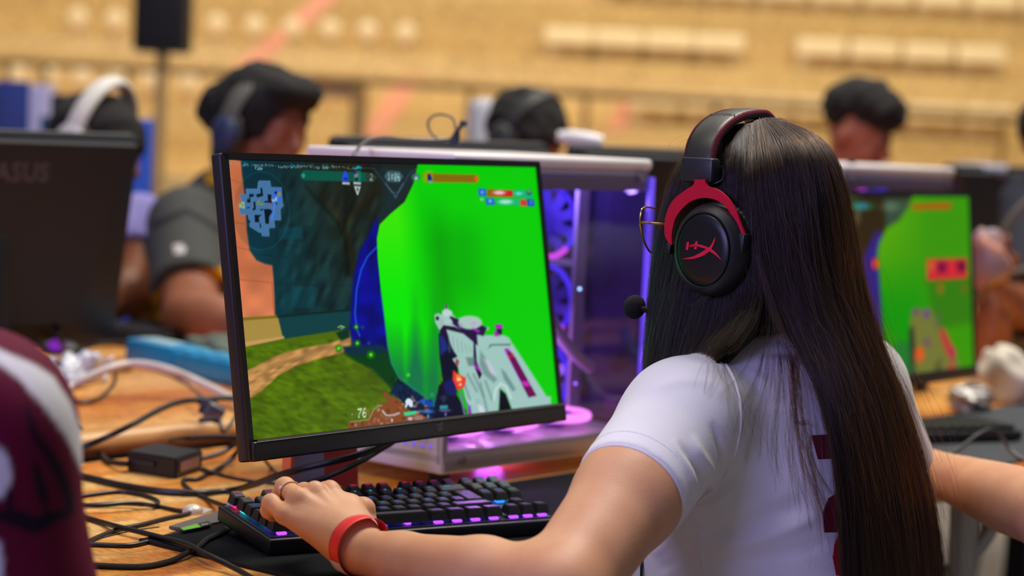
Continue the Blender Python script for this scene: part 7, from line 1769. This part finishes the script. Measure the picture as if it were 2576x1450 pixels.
def jersey(P):
    d = smin(cap(P, jS, jE, 0.070, 0.078), ell(P, (-0.60, 1.46, 0.80), (0.17, 0.15, 0.26)), 0.07)
    d = smin(d, cap(P, jS, (-0.58, 1.46, 1.03), 0.062, 0.06), 0.05); d = smin(d, cap(P, (-0.78, 1.34, 0.95), (-0.58, 1.46, 1.03), 0.065, 0.06), 0.05)
    d = smin(d, ell(P, (-0.62, 1.42, 0.56), (0.18, 0.16, 0.16)), 0.06)
    return smax(d, (P - np.array((-0.57, 1.47, 1.07), np.float32)) @ np.array((-0.1, 0.2, 0.97), np.float32), 0.01)
V, Q = surfnet(jersey, (-0.92, 1.18, 0.42), (-0.25, 1.80, 1.16), 0.0042); V = relax(V, Q, 2)
o = fast_mesh('jersey', V, Q, jm)
class _F: pass
pf = _F(); pf.X, pf.Y = project(V); jc = np.tile(np.array(lin((100, 8, 46))), (len(V), 1)); jcols = {1: lin((226, 224, 228)), 2: lin((26, 12, 32))}
for k_, z_ in jz:                                                   # cloth pattern: white stripes and dark claw marks, soft-edged like woven print
    a = np.clip(0.5 - Canvas.sd(pf, z_) / 9, 0, 1)[:, None]; jc = jc * (1 - a) + np.array(jcols[k_]) * a
o.data.color_attributes.new('print', 'FLOAT_COLOR', 'POINT').data.foreach_set('color', np.concatenate([jc, np.ones((len(V), 1))], 1).astype(np.float32).ravel()); wparent(o, jt)
def jb(P):
    hd = np.array((-0.575, 1.50, 1.24)); d = smin(head_field(P, hd, (-0.6, 0.75, -0.15)), cap(P, (-0.58, 1.46, 1.0), hd - (0, 0, 0.06), 0.055, 0.05), 0.02)
    d = smin(d, ell(P, (-0.60, 1.46, 0.82), (0.15, 0.13, 0.24)), 0.04)
    return smin(d, chain(P, [jE + (0, 0, 0.02), (-0.372, 1.66, 0.72), (-0.48, 1.86, 0.80), (-0.52, 1.95, 0.80)], [0.05, 0.045, 0.030, 0.024]), 0.02)
V, Q = surfnet(jb, (-0.90, 1.2, 0.55), (-0.28, 2.05, 1.45), 0.008); wparent(fast_mesh('body', V, Q, skin_c), jt)
def jh(P):
    R = frame((-0.6, 0.75, -0.15)); return hair4((P - np.array((-0.575, 1.50, 1.24), np.float32)) @ R.T.astype(np.float32))
V, Q = surfnet(jh, (-0.76, 1.3, 1.05), (-0.38, 1.7, 1.42), 0.007); wparent(fast_mesh('hair', V, Q, hair_dark), jt)
def jl(P):
    f_ = np.array((-0.6, 0.8, 0)); s_ = np.array((0.8, 0.6, 0)); d = ell(P, (-0.62, 1.42, 0.5), (0.17, 0.15, 0.11))
    for s in (-1, 1):
        hip = np.array((-0.62, 1.42, 0.5)) + s_ * 0.09 * s; kn = hip + f_ * 0.38; an = kn + (0, 0, -0.43); d = smin(d, smin(cap(P, hip, kn, 0.08, 0.06), cap(P, kn, an, 0.055, 0.042), 0.03), 0.03)
    return smax(d, 0.02 - P[:, 2], 0.01)
V, Q = surfnet(jl, (-1.15, 1.1, 0.0), (-0.2, 2.0, 0.66), 0.02); wparent(fast_mesh('trousers', V, Q, tr_m), jt)

# seats under the far players
def stool_at(x, y, label):
    s_ = thing('stool', label, 'stool', (x, y, 0), (0, 0, TY))
    b = MB(); b.cyl((0, 0, 0.34), (0, 0, 0.385), 0.17, seg=28); b.build('seat', gloss_black, s_)
    for a in range(4):
        b = MB(); c_, q_ = math.cos(a * PI / 2 + PI / 4), math.sin(a * PI / 2 + PI / 4); b.cyl((c_ * 0.16, q_ * 0.16, 0), (c_ * 0.11, q_ * 0.11, 0.34), 0.012); b.build('leg', steel, s_)
stool_at(-0.72, 4.50, 'black stool under the person in the dark grey shirt'); pass
stool_at(0.74, 5.47, 'black stool under the person with short curly hair'); stool_at(-1.04, 4.33, 'black stool under the person in lavender')
stool_at(1.28, 5.0, 'black stool under the person in the navy jacket'); stool_at(-0.62, 1.42, 'black stool under the person in the maroon jersey')
ch = thing('chair', 'chair with pale grey bent tube frame under the table edge at lower right', 'chair', (1.24, 3.14, 0))
tube_m = mat('pale_grey_tube', (176, 180, 172), 0.35, metal=0.2)
b = MB(); b.box((1.24, 3.14, 0.36), (0.42, 0.42, 0.05), rot=(0, 0, TY), bevel=0.015); b.build('seat', leg_m, ch, world=True)
b = MB(); b.tube(smooth_pts([Pd(2426, 1262, 3.0), Pd(2424, 1330, 3.0), Pd(2420, 1420, 3.0), Pd(2414, 1560, 3.0)], 4), 0.021, 12); b.build('frame_tube', tube_m, ch, world=True)
b = MB(); b.tube(smooth_pts([Pd(2360, 1450, 3.0), Pd(2400, 1432, 3.02), Pd(2440, 1400, 3.04), Pd(2474, 1360, 3.06), Pd(2520, 1290, 3.1), Pd(2600, 1230, 3.14)], 4), 0.012, 12); b.build('frame_tube', tube_m, ch, world=True)
for a in range(4):
    c_, q_ = math.cos(a * PI / 2 + 0.1), math.sin(a * PI / 2 + 0.1)
    b = MB(); b.cyl((1.24 + c_ * 0.24, 3.14 + q_ * 0.24, 0), (1.24 + c_ * 0.16, 3.14 + q_ * 0.16, 0.35), 0.012); b.build('leg', tube_m, ch, world=True)
# ================================================================ things standing behind and small clutter
def upright(name, label, cat, x0, x1, ytop, d, m, depth=0.03, bev=0.006, base=True):
    a, c = Pd(x0, ytop, d), Pd(x1, ytop, d); t_ = thing(name, label, cat, ((a.x + c.x) / 2, d, 0))
    b = MB(); b.box((0, 0, a.z / 2), (c.x - a.x, depth, a.z - 0.02), bevel=bev); b.build('panel', m, t_)
    b = MB(); b.box((0, 0, 0.01), (c.x - a.x, 0.12, 0.02)); b.build('foot', leg_m, t_); return t_, a, c
royal = mat('royal_blue_print', (6, 50, 150), 0.5, rgb2=(6, 34, 96), scale=3.0)
upright('roll_up_banner', 'royal blue banner at the far left edge behind the black monitor', 'banner', -60, 74, 190, 5.9, royal)
upright('roll_up_banner', 'royal blue banner just right of the white headset arch', 'banner', 318, 386, 288, 5.3, mat('bright_blue_print', (8, 56, 178), 0.5, rgb2=(30, 96, 200), scale=4))
upright('display_board', 'pale lavender upright column between the blue banner and dark panel', 'board', 78, 132, 205, 6.5, mat('pale_lavender_board', (186, 182, 222), 0.5, var=0.1, scale=4), 0.12)
upright('display_board', 'narrow pale upright strip right of the dark panel', 'board', 302, 328, 215, 6.7, mat('pale_grey_board', (186, 186, 200), 0.5), 0.05)
a_, c_ = Pd(132, 236, 6.1), Pd(300, 236, 6.1)
dp = thing('display_screen', 'large dark screen on a stand behind the white headset arch', 'screen', ((a_.x + c_.x) / 2, 6.1, 0))
b = MB(); b.box((0, 0, a_.z - 0.16), (c_.x - a_.x, 0.05, 0.32), bevel=0.006); b.build('panel', mat('dark_violet_grey_panel', (46, 38, 50), 0.4), dp)
b = MB(); b.box((0, 0.03, a_.z / 2 - 0.1), (0.06, 0.05, a_.z - 0.2)); b.build('stand', leg_m, dp); b = MB(); b.box((0, 0.03, 0.01), (0.4, 0.35, 0.02)); b.build('foot', leg_m, dp)
upright('display_board', 'teal blue board low behind the white headset arch', 'board', 104, 150, 282, 5.7, mat('teal_blue_board', (16, 62, 100), 0.5), 0.03)

def lump(name, label, cat, px, py, z, r, m, amp=0.25, sq=(1, 1, 0.7), seed=1, h=None, d=None):
    """crumpled soft lump lying at a place on the table"""
    c = np.array(Pd(px, py, d) if d else Tz(px, py, z + r * sq[2] * 0.9))
    if d: c[2] = max(c[2], z + r * sq[2] * 0.8)
    rg_ = np.random.default_rng(seed); N_ = rg_.normal(0, 1, (10, 3)); N_ /= np.linalg.norm(N_, axis=1)[:, None]; O_2 = rg_.uniform(0.55, 0.95, 10)
    def f(P):
        q = (P - c.astype(np.float32)) / (r * np.array(sq, np.float32)); d_ = np.linalg.norm(q, axis=1) - 1
        for n_, o_2 in zip(N_, O_2): d_ = np.maximum(d_, (q @ n_.astype(np.float32)) - o_2)
        return (d_ + lumps(q, 4, amp, seed)) * r * min(sq)
    V, Q = surfnet(f, c - r * 1.35, c + r * 1.35, h or r / 11); V[:, 2] = np.maximum(V[:, 2], z + 0.0005)
    o = fast_mesh(name, V, Q, m); return tag(o, label, cat)
film = mat('clear_crinkled_film', (196, 198, 206), 0.15, spec=0.9, var=0.3, scale=60)
lump('plastic_bag', 'crinkled clear plastic bag on the far table above the off-white cable', 'bag', 196, 925, FZ, 0.045, film, 0.5, (1.1, 0.9, 0.6), 3)
lump('plastic_bag', 'small crinkled clear bag beside the dark cables at left', 'bag', 168, 955, FZ, 0.03, film, 0.5, (1.2, 0.9, 0.5), 5)
lump('paper_wrapper', 'crumpled white paper wrapper by the right-hand monitor', 'wrapper', 2520, 935, TOP, 0.085, mat('crumpled_white_paper', (214, 206, 186), 0.7, var=0.05), 0.25, (0.75, 0.8, 0.75), 8)
lump('paper_wrapper', 'small crumpled clear wrapper under the white one at right', 'wrapper', 2438, 1000, TOP, 0.04, mat('crumpled_clear_wrap', (150, 140, 126), 0.2, spec=0.9, var=0.4, scale=50), 0.4, (0.9, 0.9, 0.7), 9)
lump('tissue', 'rumpled grey-green cloth behind the blue power strip', 'cloth', 545, 875, FZ, 0.05, mat('grey_green_cloth', (86, 100, 84), 0.8, var=0.2), 0.3, (1.2, 0.9, 0.5), 12)
lump('brown_snack_pack', 'blurred orange-brown snack pack right of the second monitor', 'packet', 2486, 850, TOP, 0.07, mat('orange_brown_packet', (168, 96, 50), 0.5, rgb2=(120, 60, 36), scale=20), 0.2, (0.7, 0.7, 1.5), 15, d=4.05)
lump('brown_snack_pack', 'blurred pale-pink packet above the orange-brown one at right', 'packet', 2484, 712, TOP + 0.19, 0.06, mat('pink_packet', (186, 120, 96), 0.5, rgb2=(150, 130, 140), scale=20), 0.2, (0.7, 0.7, 1.2), 16, d=4.05)
# mouse with violet light, dark keyboards of the players across
mo = thing('computer_mouse', 'dark mouse with a violet light on the far table at left', 'mouse', tuple(Tz(150, 876, FZ)))
b = MB(); c_ = Tz(150, 880, FZ + 0.008); b.sph(c_, 0.032, 1.2, 0.9, 0.5); b.build('shell', black_plastic, mo, world=True)
b = MB(); b.sph(c_ + Vector((0.0, -0.02, 0.008)), 0.013, 1.3, 0.8, 0.9); b.build('light', emis('violet_mouse_light', (130, 40, 180), 1.0), mo, world=True)
def far_kb(px, py, yaw, label, w_=0.36):
    k_ = thing('keyboard', label, 'keyboard', tuple(Tz(px, py, FZ)), (0, 0, yaw))
    b = MB(); b.box((0, 0, 0.012), (w_, 0.13, 0.022), bevel=0.003); b.build('case', black_plastic, k_)
    b = MB()
    for r_ in range(5):
        for j in range(int(w_ / 0.02) - 1): b.box((-w_ / 2 + 0.02 + j * 0.02, -0.045 + r_ * 0.021, 0.027), (0.016, 0.016, 0.008))
    o = b.build('keys', dark_plastic, k_, smooth=False); o['kind'] = 'stuff'
far_kb(470, 858, TY + 0.2, 'dark keyboard of the person in the grey shirt, behind the blue power strip')
far_kb(230, 862, TY, 'dark keyboard under the left black monitor')
bx = thing('navy_box', 'narrow navy-black upright box at the left edge, under the logo monitor', 'speaker', tuple(Tz(30, 888, FZ)))  # separate plain navy box where the monitor's stand would show
a_ = Tz(30, 884, FZ); b = MB(); b.box(a_ + Vector((0.0, 0, 0.046)), (0.048, 0.05, 0.092), rot=(0, 0, 0.1), bevel=0.004); b.build('cabinet', mat('navy_black_box', (16, 20, 40), 0.4), bx, world=True)
b = MB(); b.box(a_ + Vector((0.0, -0.026, 0.046)), (0.036, 0.002, 0.07), rot=(0, 0, 0.1)); b.build('grille', gloss_black, bx, world=True)
dk = mat('soft_black_cable', (30, 29, 30), 0.5)
cable('cable', 'dark cable hanging from the left monitor down to the far table', [(130, 720, 'd', 3.5), (136, 790, 'd', 3.45), (150, 850, 'd', 3.4), (172, 893, 0.045), (200, 912, 0.04), (240, 935, 0.036)], 0.0042, dk)
cable('cable', 'dark cable arching low over the far table under the left monitor', [(160, 960, 0.04), (176, 915, 0.05), (200, 885, 0.06), (240, 868, 0.065), (300, 862, 0.06), (350, 868, 0.05), (420, 880, 0.04)], 0.0036, dk)
cable('cable', 'dark cable across the crinkled bag at left', [(90, 905, 0.04), (140, 912, 0.06), (185, 905, 0.065), (230, 925, 0.05), (300, 930, 0.036), (330, 928, 0.034)], 0.0034, dk)
cable('cable', 'pale cable sweeping down beside the navy person at right', [(2400, 830, 'd', 4.4), (2440, 770, 'd', 4.4), (2490, 720, 'd', 4.35), (2540, 690, 'd', 4.3), (2620, 670, 'd', 4.3)], 0.006, bpy.data.materials['grey_cable'])
cable('cable', 'grey strap hanging slantwise at the right edge', [(2470, 700, 'd', 4.3), (2490, 640, 'd', 4.3), (2520, 590, 'd', 4.3), (2560, 530, 'd', 4.3), (2620, 480, 'd', 4.3)], 0.008, bpy.data.materials['grey_cable'])
cable('cable', 'thick pinkish-white cable seen through the clear case side', [(1462, 925, 'd', 3.25), (1482, 965, 'd', 3.22), (1505, 995, 'd', 3.2), (1540, 1010, 'd', 3.18), (1580, 1012, 'd', 3.17), (1640, 1006, 'd', 3.17)], 0.0085, white_cable)
cable('cable', 'pink cable lying low behind the clear case side', [(1450, 1078, 'd', 3.02), (1500, 1064, 'd', 3.04), (1560, 1050, 'd', 3.06), (1640, 1040, 'd', 3.08)], 0.006, mat('pink_red_cable', (214, 70, 96), 0.5))
cable('cable', 'bright blue ribbon cable seen by the girl\'s hair behind the case', [(1570, 830, 'd', 3.6), (1582, 868, 'd', 3.58), (1600, 900, 'd', 3.56), (1630, 930, 'd', 3.55)], 0.010, mat('bright_blue_tape', (30, 110, 190), 0.5))
bpy.context.view_layer.update()
